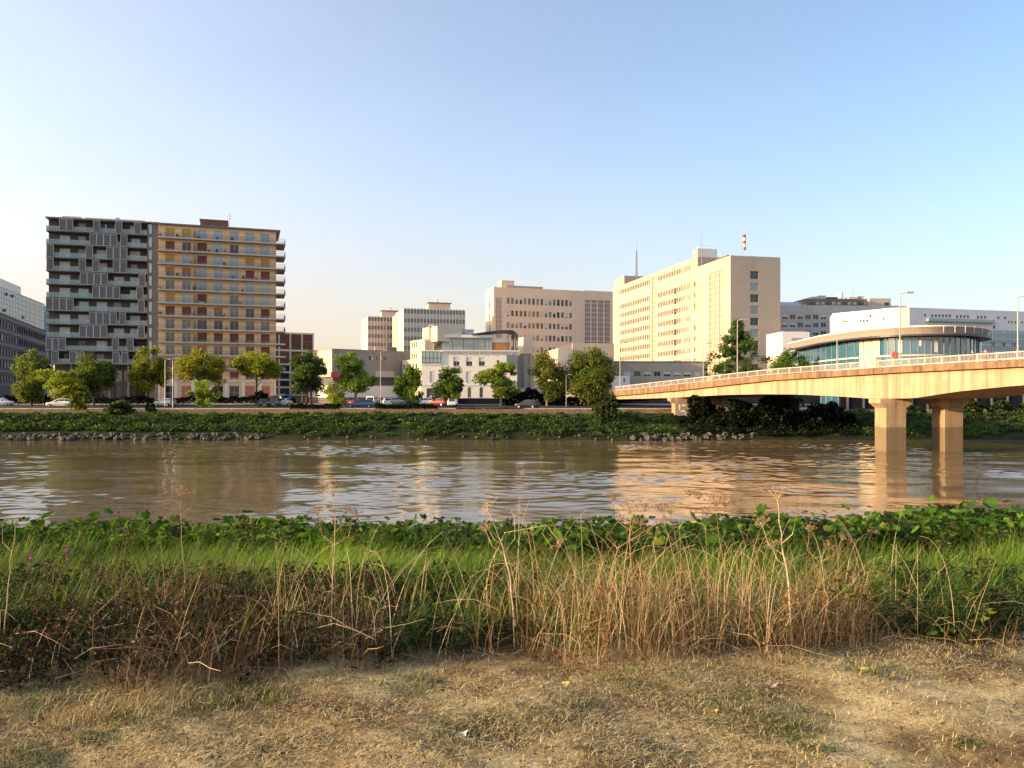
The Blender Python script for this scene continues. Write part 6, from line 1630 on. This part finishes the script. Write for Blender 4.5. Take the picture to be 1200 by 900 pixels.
    tag(link('soil_crumbs', np_mesh('soil_crumbs', v, q, 'dry_leaf', np.repeat(tone, 8, 0))), 'crumbs of soil and small stones on the ground', 'gravel', kind='stuff')
    # --- green meadow behind the dry weeds
    n = 118000; x, y = scatter(n, 5.0, 10.2, 1.0); p = PX(x, y); keep = y > border(x) + .25 + np.where(p < 450, .65 + .5 * vnoise(x, y, 2.0, 41), 0)
    x, y = x[keep], y[keep]; p = PX(x, y)
    mid = np.where((p > 590) & (p < 1010), .35, 1.0) * np.where(p < 120, .8, 1); den = np.clip(.62 + .4 * vnoise(x, y, 1.6, 8), .15, 1) * mid * np.clip(.45 + (y - border(x)) * .5, .3, 1)
    keep = g.random(len(x)) < den; x, y = x[keep], y[keep]; n = len(x); p = PX(x, y)
    h = g.uniform(.20, .44, n) * np.clip(1 + .25 * vnoise(x, y, 2.4, 9), .6, 1.4) * np.where(p > 1020, 1.1, 1)
    h *= np.where((p > 440) & (p < 600) & (y < 6.2), .85, 1)
    tone = np.array([(.095, .19, .013), (.14, .24, .017), (.06, .13, .009), (.20, .26, .03), (.28, .25, .06)])[g.choice(5, n, p=[.33, .3, .2, .12, .05])]
    tone = tone * (1 + .25 * vnoise(x, y, 1.3, 10))[:, None] * g.uniform(.7, 1.25, (n, 1))
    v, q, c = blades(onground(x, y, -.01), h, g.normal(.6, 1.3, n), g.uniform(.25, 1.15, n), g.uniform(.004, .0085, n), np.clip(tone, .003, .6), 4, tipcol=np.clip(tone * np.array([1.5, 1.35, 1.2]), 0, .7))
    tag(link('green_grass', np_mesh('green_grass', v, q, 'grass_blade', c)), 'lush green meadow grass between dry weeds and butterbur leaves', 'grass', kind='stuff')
    # --- leafy herbs (small leaves) between, darker
    def herbs(n_pl, y0, y1, cond, size, tones, hgt, leaves, name, label):
        x, y = scatter(n_pl, y0, y1, .9); keep = cond(PX(x, y), x, y); x, y = x[keep], y[keep]; m = len(x)
        H = g.uniform(*hgt, m); idx = np.repeat(np.arange(m), leaves); k = len(idx); t = g.random(k) ** .7
        a = g.uniform(0, 6.28, k); rr = g.uniform(.01, .10, k) * (1.1 - t * .6) * (H[idx] / .35)
        lx, ly = g.normal(0, .12, m), g.normal(0, .12, m)
        P = np.stack([x[idx] + np.cos(a) * rr + lx[idx] * t, y[idx] + np.sin(a) * rr + ly[idx] * t, ground_z(x[idx], y[idx]) + t * H[idx]], 1)
        tn = np.array(tones)[g.integers(0, len(tones), m)][idx] * g.uniform(.6, 1.35, (k, 1))
        v, q, c = leaf_quads(P, size, np.clip(tn, .003, .8), g, aspect=.42, droop=.15)
        bl = blades(onground(x, y), H, np.arctan2(ly, lx), np.hypot(lx, ly) / H, np.full(m, .005), np.array(tones)[g.integers(0, len(tones), m)] * .9, 3)
        v, q, c = merge([(v, q, c), bl]); return tag(link(name, np_mesh(name, v, q, 'leaf', c)), label, 'undergrowth', kind='stuff')
    herbs(1200, 4.8, 7.0, lambda p, x, y: (y > border(x) + .1) & ((p < 600) | (p > 1000)), .022, [(.03, .055, .012), (.045, .075, .014), (.022, .036, .010)], (.12, .32), 46, 'leafy_undergrowth', 'dark leafy herbs among the weeds at the edge of the ground')
    herbs(420, 8.2, 11.2, lambda p, x, y: p > -200, .03, [(.02, .045, .010), (.035, .06, .012), (.05, .045, .015), (.07, .10, .02)], (.15, .48), 40, 'mixed_bank_weeds', 'darker mixed weeds growing through the butterbur leaves')
    herbs(420, 4.8, 6.2, lambda p, x, y: (y > border(x) + .1) & (y < border(x) + 1.1) & (p > 580) & (p < 1020), .016, [(.20, .10, .04), (.13, .065, .03), (.28, .16, .06)], (.2, .50), 36, 'rusty_seed_heads', 'rust brown seed heads and dead leaves among the golden grass')
    herbs(330, 4.9, 6.4, lambda p, x, y: (y > border(x) + .15) & (p > 960), .03, [(.08, .13, .02), (.06, .10, .018), (.12, .15, .03)], (.2, .5), 40, 'bramble_leaves', 'light green bramble leaves at the right of the dry grass')
    herbs(1900, 4.3, 6.5, lambda p, x, y: (y > border(x) - .05) & (p < 470), .018, [(.05, .03, .016), (.085, .05, .024), (.025, .016, .010), (.03, .04, .012)], (.14, .40), 42, 'withered_docks', 'dark brown withered dock stems and seeds')
    # --- dry grass thicket
    def thicket(n, cond, hgt, tones, wid, y0=4.3, y1=6.6, lean=(.1, .9), segs=5, azm=None):
        x, y = scatter(n, y0, y1, .9); keep = cond(PX(x, y), x, y); x, y = x[keep], y[keep]; m = len(x)
        tone = np.array(tones)[g.integers(0, len(tones), m)] * g.uniform(.65, 1.25, (m, 1))
        h = g.uniform(*hgt, m) * np.clip(1 + .35 * vnoise(x, y, 3.5, 12), .5, 1.5)
        return blades(onground(x, y), h, g.uniform(0, 6.28, m) if azm is None else g.normal(azm, .9, m), g.uniform(*lean, m), g.uniform(*wid, m), tone, segs)
    gold = [(.42, .27, .11), (.50, .35, .16), (.33, .19, .075), (.58, .44, .24), (.26, .14, .06)]
    brown = [(.20, .115, .05), (.13, .075, .035), (.28, .17, .08), (.09, .05, .028), (.36, .26, .14)]
    band = lambda x, y, a, b: (y > border(x) + a) & (y < border(x) + b)
    dens = lambda p: np.interp(p, [580, 640, 720, 980, 1010, 1040], [.1, .75, 1, 1, .7, 0])
    P_ = [thicket(40000, lambda p, x, y: band(x, y, .02, 1.15) & (g.random(len(p)) < dens(p) * np.clip(.5 + .95 * vnoise(x, y, 4.5, 21), .06, 1)), (.18, .66), gold, (.002, .005), lean=(.1, 1.5)),
          thicket(9000, lambda p, x, y: band(x, y, -.08, .6) & (p > 590), (.10, .30), brown, (.002, .004), lean=(.5, 1.6)),
          thicket(19000, lambda p, x, y: band(x, y, -.06, 1.2) & (p < 470) & (g.random(len(p)) < np.clip(.5 + .6 * vnoise(x, y, 3.4, 22), .1, 1)), (.15, .55), brown, (.002, .0045), lean=(.2, 1.5)),
          thicket(4200, lambda p, x, y: band(x, y, .05, 1.0) & (p > 330) & (p < 470), (.2, .5), gold, (.002, .0045), lean=(.2, 1.4)),
          thicket(2500, lambda p, x, y: band(x, y, -.05, .8) & (p > 1000), (.10, .35), gold + brown, (.002, .004), lean=(.6, 1.9)),
          thicket(2600, lambda p, x, y: band(x, y, .2, 2.3) & (p < 480), (.25, .62), [(.06, .035, .02), (.10, .06, .03), (.035, .022, .014), (.22, .14, .07)], (.003, .006), y1=7.4, lean=(.02, .5)),  # here and in the next row, dead stems darkened to paint in shadow
          thicket(5000, lambda p, x, y: band(x, y, -.05, .9) & (p < 480), (.12, .4), [(.05, .03, .016), (.03, .02, .012), (.16, .10, .05)], (.0025, .0045), lean=(.2, 1.6)),
          thicket(900, lambda p, x, y: band(x, y, .8, 2.6), (.3, .62), gold, (.002, .004), y1=8, lean=(.1, .9))]
    v, q, c = merge(P_)
    tag(link('dry_grass', np_mesh('dry_grass', v, q, 'dry_leaf', c)), 'golden and brown dry grass thicket at the edge of the ground', 'grass', kind='stuff')
    # --- fallen and crossing dead sticks, a tangle nobody could count
    mb = MB(); r_ = random.Random(9)
    for k in range(330):
        px = r_.uniform(-30, 1230); x0 = px_x(px, 5.2); yb = float(border(np.array([x0]))[()] if False else border(np.array([x0]))[0]); y = yb + abs(r_.gauss(.25, .4)); x = px_x(px, y)
        if 445 < px < 590 and r_.random() < .6: continue
        L = r_.uniform(.15, .6); a = r_.uniform(0, 6.28); e = r_.choice([r_.uniform(.02, .5), r_.uniform(.3, 1.3)])
        z = float(ground_z(np.array([x]), np.array([y]))[0]) + r_.uniform(.0, .22)
        d = Vector((math.cos(a) * math.cos(e), math.sin(a) * math.cos(e) * .7, math.sin(e)))
        p0 = Vector((x, y, z)); sag = Vector((0, 0, -r_.uniform(0, .12))); p = [p0, p0 + d * L * .35 + Vector((0, 0, .02)), p0 + d * L * .7 + sag * .35, p0 + d * L + sag]
        w = r_.uniform(.0009, .0024); mb.tube(p, [w, w * .9, w * .7, w * .35], r_.choice(['stalk_pale', 'stalk_tan', 'stalk_tan', 'stalk_brown']), 4, cap=False)
    for k in range(330):                                     # long arching stems bent over in the straw
        px = r_.gauss(790, 130) if k % 6 else r_.uniform(320, 480); x0 = px_x(px, 5.2); y = float(border(np.array([x0]))[0]) + r_.uniform(.1, 1.0); x = px_x(px, y)
        z = float(ground_z(np.array([x]), np.array([y]))[0]); L = r_.uniform(.35, .95); a = r_.uniform(0, 6.28); bend = r_.uniform(.3, 2.6); pts = []; p = Vector((x, y, z)); th = r_.uniform(1.2, 1.57)
        for q_ in range(9):
            pts.append(p.copy()); p = p + Vector((math.cos(a) * math.cos(th), math.sin(a) * math.cos(th) * .7, math.sin(th))) * L / 8; th -= bend / 8 * (q_ / 4)
        w = r_.uniform(.0013, .003); mb.tube(pts, [w * (1 - .08 * q_) for q_ in range(9)], r_.choice(['stalk_pale', 'stalk_tan', 'stalk_tan']), 4, cap=False)
    tag(mb.build('dead_sticks'), 'tangle of thin dead sticks lying across the weeds', 'twigs', kind='stuff')
    # --- tall dead umbels, each its own plant
    def umbel(px, ybase, pts, lab, mat='stalk_tan', w=.005, head=.08, nray=14, seed=1, branches=3):
        r = random.Random(seed); Y = ZC * FPX / (ybase - HY); x = px_x(px, Y)
        z0 = float(ground_z(np.array([x]), np.array([Y]))[0])
        root = empty('dead_umbel', (x, Y, z0), lab, 'plant', 'tall dead stalks at the edge of the weeds')
        P = [Vector((px_x(a, Y), Y + .04 * i * (1 if seed % 2 else -1), WZ(b, Y))) for i, (a, b) in enumerate(pts)]
        P[0].z = z0 - .02
        # bend the polyline a little between its points
        Q = []
        for a, b in zip(P[:-1], P[1:]):
            for t in (0, .25, .5, .75): Q.append(a.lerp(b, t) + Vector((r.uniform(-.004, .004), r.uniform(-.01, .01), 0)) * (1 if t else .3))
        Q.append(P[-1]); n = len(Q)
        st = MB(); st.tube(Q, [w * (1 - .62 * i / (n - 1)) for i in range(n)], mat, 6)
        for i in range(2, n - 2, 3): st.tube([Q[i] - (Q[i + 1] - Q[i]).normalized() * .006, Q[i] + (Q[i + 1] - Q[i]).normalized() * .006], w * (1.25 - .62 * i / (n - 1)), mat, 6)
        st.build('stem', root)
        def rays(tip, d, R_, name='flower_head'):
            h = MB(); d = d.normalized(); a = d.orthogonal().normalized(); b = d.cross(a)
            for k in range(nray):
                t = k * 2.4; s = math.sqrt((k + .5) / nray) * R_; e = tip + d * R_ * (.85 - .3 * (s / R_) ** 2) + (a * math.cos(t) + b * math.sin(t)) * s
                e = tip + (e - tip) * r.uniform(.55, 1.15)
                h.tube([tip, tip.lerp(e, .5) + d * R_ * .06, e], [.0011, .0009, .0007], mat, 3, cap=False)
                for q in range(7):
                    f = e + Vector((r.uniform(-1, 1), r.uniform(-1, 1), r.uniform(-.4, 1))) * R_ * .17
                    h.tube([e, f], .0006, mat, 3, cap=False)
                    sd = Vector((r.uniform(-1, 1), r.uniform(-1, 1), r.uniform(-1, 1))).normalized() * .0038; o = sd.orthogonal().normalized() * .003
                    h.poly([f - sd, f + o, f + sd, f - o], 'seed_brown')
            h.build(name, root)
        rays(Q[-1], Q[-1] - Q[-3], head)
        for k in range(branches):
            i = int(n * r.uniform(.42, .85)); s = Q[i]; d = (Q[i + 1] - Q[i]).normalized(); sd = 1 if k % 2 else -1
            L = r.uniform(.12, .26); e1 = s + (d * .6 + Vector((sd * r.uniform(.5, 1), r.uniform(-.5, .5), 0))).normalized() * L * .5; e2 = e1 + (d + Vector((sd * .25, 0, .2))).normalized() * L * .6
            bm = MB(); bm.tube([s, e1, e2], [w * .5, w * .38, w * .25], mat, 5); bm.build('branch', root); rays(e2, e2 - e1, head * r.uniform(.45, .75))
    umbel(928, 755, [(928, 755), (927, 690), (921, 640), (918, 588)], 'tallest pale upright stalk standing clear before the golden grass', 'stalk_pale', .0075, .10, 16, 1, 3)
    umbel(858, 752, [(858, 752), (850, 680), (838, 620), (834, 590)], 'rusty brown dead umbel next to the tallest pale stalk', 'stalk_brown', .005, .10, 16, 2, 3)
    umbel(388, 735, [(388, 735), (389, 670), (390, 610), (386, 585)], 'tan dead umbel with wide thin head, over brown weeds beneath the grey hall', 'stalk_tan', .005, .12, 18, 3, 4)
    umbel(219, 730, [(219, 730), (218, 660), (217, 600), (219, 580)], 'thin dead umbel with pale yellow head over the green grass beneath the yellow block', 'stalk_tan', .003, .09, 14, 4, 2)
    umbel(606, 748, [(606, 748), (598, 680), (588, 640), (572, 603)], 'stout bent stalk leaning over where golden grass begins', 'stalk_pale', .0065, .09, 12, 5, 3)
    umbel(560, 735, [(560, 735), (575, 660), (592, 622), (640, 612), (652, 628)], 'arching stalk with drooping tip crossing the stout bent one', 'stalk_pale', .004, .05, 9, 6, 1)
    umbel(745, 748, [(745, 748), (742, 690), (740, 630), (741, 606)], 'dead umbel with rusty seed head before the golden water reflection', 'stalk_tan', .0048, .10, 18, 7, 4)
    umbel(700, 745, [(700, 745), (712, 680), (722, 640), (770, 608)], 'slanting dead stalk leaning across the golden grass', 'stalk_tan', .0045, .06, 10, 8, 2)
    umbel(798, 748, [(798, 748), (800, 690), (796, 640), (790, 606)], 'fine brown dead umbel amid the golden grass', 'stalk_brown', .0038, .10, 14, 9, 3)
    umbel(1003, 750, [(1003, 750), (1006, 700), (1010, 650), (1012, 622)], 'dark dead dock stalk at the edge between golden and green grass', 'stalk_dark', .005, .04, 10, 10, 2)
    umbel(140, 745, [(140, 745), (139, 690), (141, 640), (140, 612)], 'dark dead stalk rising over brown weeds beneath the dark tower', 'stalk_dark', .0042, .035, 9, 11, 2)
    umbel(302, 735, [(302, 735), (303, 690), (301, 640), (302, 608)], 'straight dark stalk in the green grass beneath the yellow block edge', 'stalk_dark', .0042, .035, 9, 12, 1)
    umbel(3, 770, [(3, 770), (4, 710), (3, 660), (4, 620)], 'straight tan stalk at the very picture edge beside withered docks', 'stalk_tan', .0045, .05, 10, 13, 1)
    umbel(960, 752, [(960, 752), (968, 700), (952, 660), (960, 640)], 'short tan dead umbel behind the tallest pale stalk', 'stalk_tan', .0038, .07, 12, 14, 2)
    # --- butterbur: big heart shaped leaves along the top of the bank
    n = 23000; y = 8.4 + 3.9 * g.random(n) ** .9; x = (g.random(n) * 2 - 1) * (y * .66 + 2.5); p = PX(x, y)
    dn = vnoise(x, y, 1.4, 31); keep = g.random(n) < np.clip(.75 + .3 * dn, .35, 1) * np.clip((y - 8.2) / .7, .1, 1); x, y = x[keep], y[keep]; n = len(x)
    lift = np.interp(CX + FPX * x / y, [0, 500, 900, 1000, 1200], [0, -.01, .03, .10, .2])
    H = g.uniform(.08, .32, n) * np.clip(1 + .25 * vnoise(x, y, 2.2, 32), .6, 1.4) + lift + np.clip(y - 10.2, 0, 2) * .24 + np.where(g.random(n) < .05, g.uniform(.05, .2, n), 0)
    Rr = g.uniform(.03, .085, n) * np.clip(1 + .35 * vnoise(x, y, 1.9, 61), .5, 1.5); az = g.uniform(0, 6.28, n); tilt = np.abs(g.normal(.55, .4, n))
    K_ = 12; th = np.linspace(0, 2 * np.pi, K_, endpoint=False)
    rad = (.86 + .2 * np.cos(th) - .52 * np.exp(-((np.abs(th - np.pi)) / .34) ** 2)) * (1 + .05 * np.sin(th * 6))
    lx, ly = np.cos(th) * rad, np.sin(th) * rad
    ringz = .10 + .16 * np.abs(np.sin(th)) + .05 * np.sin(th * 5)
    inner = np.stack([lx * .5, ly * .5, .02 + .05 * np.abs(np.sin(th))], 1); outer = np.stack([lx, ly, ringz], 1)
    loc = np.concatenate([[[-.12, 0, 0]], inner, outer]); m = len(loc)
    L = loc[None] * Rr[:, None, None] * (1 + g.normal(0, .06, (n, m, 1)))
    cup = g.uniform(-.8, 1.4, n)[:, None]; L[:, :, 2] *= cup
    ct, s_t = np.cos(tilt)[:, None], np.sin(tilt)[:, None]; X1 = L[:, :, 0] * ct + L[:, :, 2] * s_t; Z1 = -L[:, :, 0] * s_t + L[:, :, 2] * ct
    ca, sa = np.cos(az)[:, None], np.sin(az)[:, None]
    base = onground(x, y); top = base + np.stack([g.normal(0, .05, n), g.normal(0, .05, n), H], 1)
    V = np.stack([X1 * ca - L[:, :, 1] * sa, X1 * sa + L[:, :, 1] * ca, Z1], 2) + top[:, None]
    qs = []
    for k in range(K_):
        j = (k + 1) % K_
        qs.append((1 + k, 1 + K_ + k, 1 + K_ + j, 1 + j))
        if k % 2 == 0: qs.append((0, 1 + k, 1 + j, 1 + (k + 2) % K_))
    q = (np.arange(n)[:, None, None] * m + np.array(qs)[None]).reshape(-1, 4)
    tone = np.array([(.05, .115, .012), (.08, .17, .015), (.03, .07, .010), (.12, .20, .025), (.045, .028, .014), (.20, .21, .035)])[g.choice(6, n, p=[.32, .27, .2, .1, .07, .04])] * g.uniform(.7, 1.25, (n, 1))
    cv = np.repeat(tone[:, None], m, 1); cv[:, 1 + K_:] *= g.uniform(.7, 1.1, (n, K_))[:, :, None]; cv[:, 0] *= 1.3
    sv, sq, sc = blades(base, H, np.zeros(n), np.full(n, .02), np.full(n, .008), np.tile(np.array([[.10, .12, .03]]), (n, 1)), 2)
    v, q, c = merge([(V.reshape(-1, 3), q, cv.reshape(-1, 3)), (sv, sq, sc)])
    tag(link('butterbur_leaves', np_mesh('butterbur_leaves', v, q, 'broad_leaf', c, smooth=True)), 'broad green butterbur leaves massed along the top of the bank', 'undergrowth', kind='stuff')
    # --- pink willowherb spikes on the left
    for k, (px, yb, yt, lab) in enumerate([(36, 760, 640, 'small pink flower spike, paler of the two by picture edge'), (78, 745, 640, 'pink flower spike on a thin stem above the brown weeds')]):
        Y = ZC * FPX / (yb - HY); xx = px_x(px, Y); z0 = float(ground_z(np.array([xx]), np.array([Y]))[0]); zt = WZ(yt, Y)
        e = empty('flower_spike', (xx, Y, z0), lab, 'flower', 'pink flower spikes'); s = MB(); s.tube([(xx, Y, z0), (xx + .01, Y, (z0 + zt) / 2), (xx, Y, zt)], [.003, .0025, .001], 'stalk_dark', 5); s.build('stem', e)
        f = MB(); r_ = random.Random(k)
        for q_ in range(26):
            t = r_.random(); c_ = Vector((xx + r_.uniform(-.012, .012), Y + r_.uniform(-.012, .012), zt - t * .13)); a = Vector((r_.uniform(-1, 1), r_.uniform(-1, 1), r_.uniform(-1, 1))).normalized() * .008; b_ = a.orthogonal().normalized() * .006
            f.poly([c_ - a, c_ + b_, c_ + a, c_ - b_], 'petal_pink')
        f.build('blossom', e)
    # --- fallen leaves on the bare ground
    lm = []
    for s_ in range(3):
        m_ = MB(); pts = [Vector((math.cos(t) * (.03 if s_ else .036) * (1 + .35 * math.cos(3 * t)), math.sin(t) * .026 * (1 + .3 * math.cos(5 * t)), .006 + .008 * math.sin(2 * t + s_))) for t in np.linspace(0, 6.283, 15)[:-1]]
        for a, b_ in zip(pts, pts[1:] + pts[:1]): m_.poly([(0, 0, .003), tuple(a), tuple(b_)], ['leaf_rust', 'leaf_yellow', 'leaf_pale'][s_])
        lm.append(m_.mesh('fallen_leaf'))
    for px, yy, k, lab in [(752, 775, 0, 'rust coloured fallen leaf before the golden grass'), (838, 833, 1, 'tiny pale yellow fallen leaf, next to the green patch'), (1012, 790, 1, 'yellow fallen leaf on bare ground'), (905, 800, 2, 'pale dry leaf lying on the ground, between two green tufts'), (541, 863, 2, 'white dry leaf on dark green patch'), (180, 800, 0, 'orange brown leaf under the brown weeds'), (660, 805, 1, 'dull yellow leaf on the straw near the middle')]:
        Y = ZC * FPX / (yy - HY); xx = px_x(px, Y); o = link('fallen_leaf', lm[k], None, (xx, Y, float(ground_z(np.array([xx]), np.array([Y]))[0]) + .006), px); tag(o, lab, 'leaf', 'fallen leaves')

leaf_mat('grass_blade', trans=.45, rough=.5, spec=.3, tgain=(1.25, 1.25, .5))
leaf_mat('broad_leaf', trans=.38, rough=.6, spec=.12, tgain=(1.3, 1.3, .4))
for n_, c_ in dict(stalk_pale=(.55, .42, .26), stalk_tan=(.42, .28, .14), stalk_brown=(.24, .125, .06), stalk_dark=(.07, .042, .025), seed_brown=(.26, .14, .07), petal_pink=(.40, .09, .22), leaf_rust=(.42, .15, .04), leaf_yellow=(.6, .45, .08), leaf_pale=(.6, .54, .42)).items():
    plain_mat(n_, c_, .7, var=.25, scale=20)

# ------------------------------------------------------------------ light, sky, camera
SUN_AZ, SUN_EL = 14.0, 13.0       # degrees: from straight left towards the viewer's side; above the horizon
def light():
    to = Vector((-math.cos(R(SUN_AZ)) * math.cos(R(SUN_EL)), -math.sin(R(SUN_AZ)) * math.cos(R(SUN_EL)), math.sin(R(SUN_EL))))
    s = bpy.data.lights.new('sun', 'SUN'); s.energy = SUN_E; s.angle = R(.5); s.color = SUN_C
    o = bpy.data.objects.new('sun', s); COL.objects.link(o); o.rotation_euler = (-to).to_track_quat('-Z', 'Y').to_euler(); o.location = (-60, -10, 60)
    w = bpy.data.worlds.new('World'); SC.world = w; w.use_nodes = True
    nt = w.node_tree; nt.nodes.clear(); out = N(nt, 'ShaderNodeOutputWorld'); bg = N(nt, 'ShaderNodeBackground')
    sky = N(nt, 'ShaderNodeTexSky', sky_type='NISHITA'); sky.sun_disc = False; sky.sun_elevation = R(SUN_EL); sky.sun_rotation = math.atan2(to.x, to.y)
    sky.air_density, sky.dust_density, sky.ozone_density, sky.altitude = AIR, DUST, OZONE, 0
    bg.inputs[1].default_value = SKY_S
    # pale glow added to the sky, strongest towards the sun's side and low down
    tc = N(nt, 'ShaderNodeTexCoord'); dt = N(nt, 'ShaderNodeVectorMath', operation='DOT_PRODUCT'); nt.links.new(tc.outputs['Generated'], dt.inputs[0])
    h = Vector((to.x, to.y, 0)).normalized(); dt.inputs[1].default_value = (h.x, h.y, VEIL_Z)
    mr = N(nt, 'ShaderNodeMapRange', interpolation_type='SMOOTHSTEP'); nt.links.new(dt.outputs['Value'], mr.inputs[0]); mr.inputs[1].default_value = VEIL[0]; mr.inputs[2].default_value = VEIL[1]; mr.inputs[3].default_value = 0; mr.inputs[4].default_value = VEIL[2]
    mp = N(nt, 'ShaderNodeMapping'); mp.inputs['Scale'].default_value = (1, 2.2, 4); nt.links.new(tc.outputs['Generated'], mp.inputs[0])
    nz = N(nt, 'ShaderNodeTexNoise', i_Scale=1.3, i_Detail=5.0); nt.links.new(mp.outputs[0], nz.inputs['Vector'])
    nr = N(nt, 'ShaderNodeMapRange'); nt.links.new(nz.outputs[0], nr.inputs[0]); nr.inputs[1].default_value = .3; nr.inputs[2].default_value = .7; nr.inputs[3].default_value = .88; nr.inputs[4].default_value = 1.12
    ml = N(nt, 'ShaderNodeMath', operation='MULTIPLY'); nt.links.new(mr.outputs[0], ml.inputs[0]); nt.links.new(nr.outputs[0], ml.inputs[1])
    vc = N(nt, 'ShaderNodeMix', data_type='RGBA', blend_type='MULTIPLY'); vc.inputs[0].default_value = 1; nt.links.new(ml.outputs[0], vc.inputs[6]); vc.inputs[7].default_value = (*VEIL_C, 1)
    hs = N(nt, 'ShaderNodeHueSaturation'); hs.inputs['Saturation'].default_value = SKY_SAT; nt.links.new(sky.outputs[0], hs.inputs['Color'])
    tn = N(nt, 'ShaderNodeMix', data_type='RGBA', blend_type='ADD'); tn.inputs[0].default_value = 1; nt.links.new(hs.outputs[0], tn.inputs[6]); nt.links.new(vc.outputs[2], tn.inputs[7])
    # warm haze band added low in the sky
    sz = N(nt, 'ShaderNodeSeparateXYZ'); nt.links.new(tc.outputs['Generated'], sz.inputs[0])
    lo = N(nt, 'ShaderNodeMapRange', interpolation_type='SMOOTHERSTEP'); nt.links.new(sz.outputs[2], lo.inputs[0]); lo.inputs[1].default_value = LOW[0]; lo.inputs[2].default_value = -.05; lo.inputs[3].default_value = 0; lo.inputs[4].default_value = 1
    sd = N(nt, 'ShaderNodeMapRange'); nt.links.new(dt.outputs['Value'], sd.inputs[0]); sd.inputs[1].default_value = -.8; sd.inputs[2].default_value = .4; sd.inputs[3].default_value = .25; sd.inputs[4].default_value = 1
    lm = N(nt, 'ShaderNodeMath', operation='MULTIPLY'); nt.links.new(lo.outputs[0], lm.inputs[0]); nt.links.new(sd.outputs[0], lm.inputs[1])
    lk = N(nt, 'ShaderNodeMath', operation='MULTIPLY'); nt.links.new(lm.outputs[0], lk.inputs[0]); lk.inputs[1].default_value = LOW[1]
    lc = N(nt, 'ShaderNodeMix', data_type='RGBA'); nt.links.new(lk.outputs[0], lc.inputs[0]); nt.links.new(tn.outputs[2], lc.inputs[6]); lc.inputs[7].default_value = (*LOW_C, 1)
    wb = N(nt, 'ShaderNodeMix', data_type='RGBA', blend_type='MULTIPLY'); wb.inputs[0].default_value = 1; nt.links.new(lc.outputs[2], wb.inputs[6]); wb.inputs[7].default_value = (*SKY_TINT, 1)
    nt.links.new(wb.outputs[2], bg.inputs[0]); nt.links.new(bg.outputs[0], out.inputs[0])
SUN_E, SUN_C, SKY_S = 3.3, (1.0, .69, .36), .12
AIR, DUST, OZONE = 1.0, 2.2, 2.6
SKY_SAT = 1.02
SKY_TINT = (1.06, .985, .93)
LOW, LOW_C = (.37, .95), (2.65, 2.17, 1.78)
VEIL, VEIL_Z, VEIL_C = (-1.25, .85, 1.45), -.55, (1.0, .885, .87)

def camera():
    c = bpy.data.cameras.new('camera'); o = bpy.data.objects.new('camera', c); COL.objects.link(o)
    c.sensor_width = 36; c.lens = 36 * FPX / 1200; o.location = (0, 0, ZC); o.rotation_euler = (R(90), 0, 0)
    c.shift_y = (HY - 450) / 1200; c.clip_start = .05; c.clip_end = 12000
    SC.camera = o
    SC.view_settings.view_transform = 'Standard'; SC.view_settings.look = 'None'; SC.view_settings.gamma = 1; SC.view_settings.exposure = EXPO; SC.view_settings.use_curve_mapping = False
    cy = SC.cycles; cy.max_bounces = 6; cy.diffuse_bounces = 3; cy.glossy_bounces = 3; cy.transmission_bounces = 4; cy.transparent_max_bounces = 12
    cy.caustics_reflective = cy.caustics_refractive = False; cy.sample_clamp_indirect = 6; cy.use_denoising = True; cy.use_adaptive_sampling = False; cy.denoiser = 'OPENIMAGEDENOISE'
EXPO = 1.5

# ------------------------------------------------------------------ build
terrain(); water()
dark_tower(); yellow_block(); left_offices(); brick_block(); grey_hall(); white_villa(); ribbed_blocks(); peach_block(); hospital(); annexes(); right_buildings()
bridge(); cars(); quay_trees(); quay_things(); far_bank(); foreground()
light(); camera()
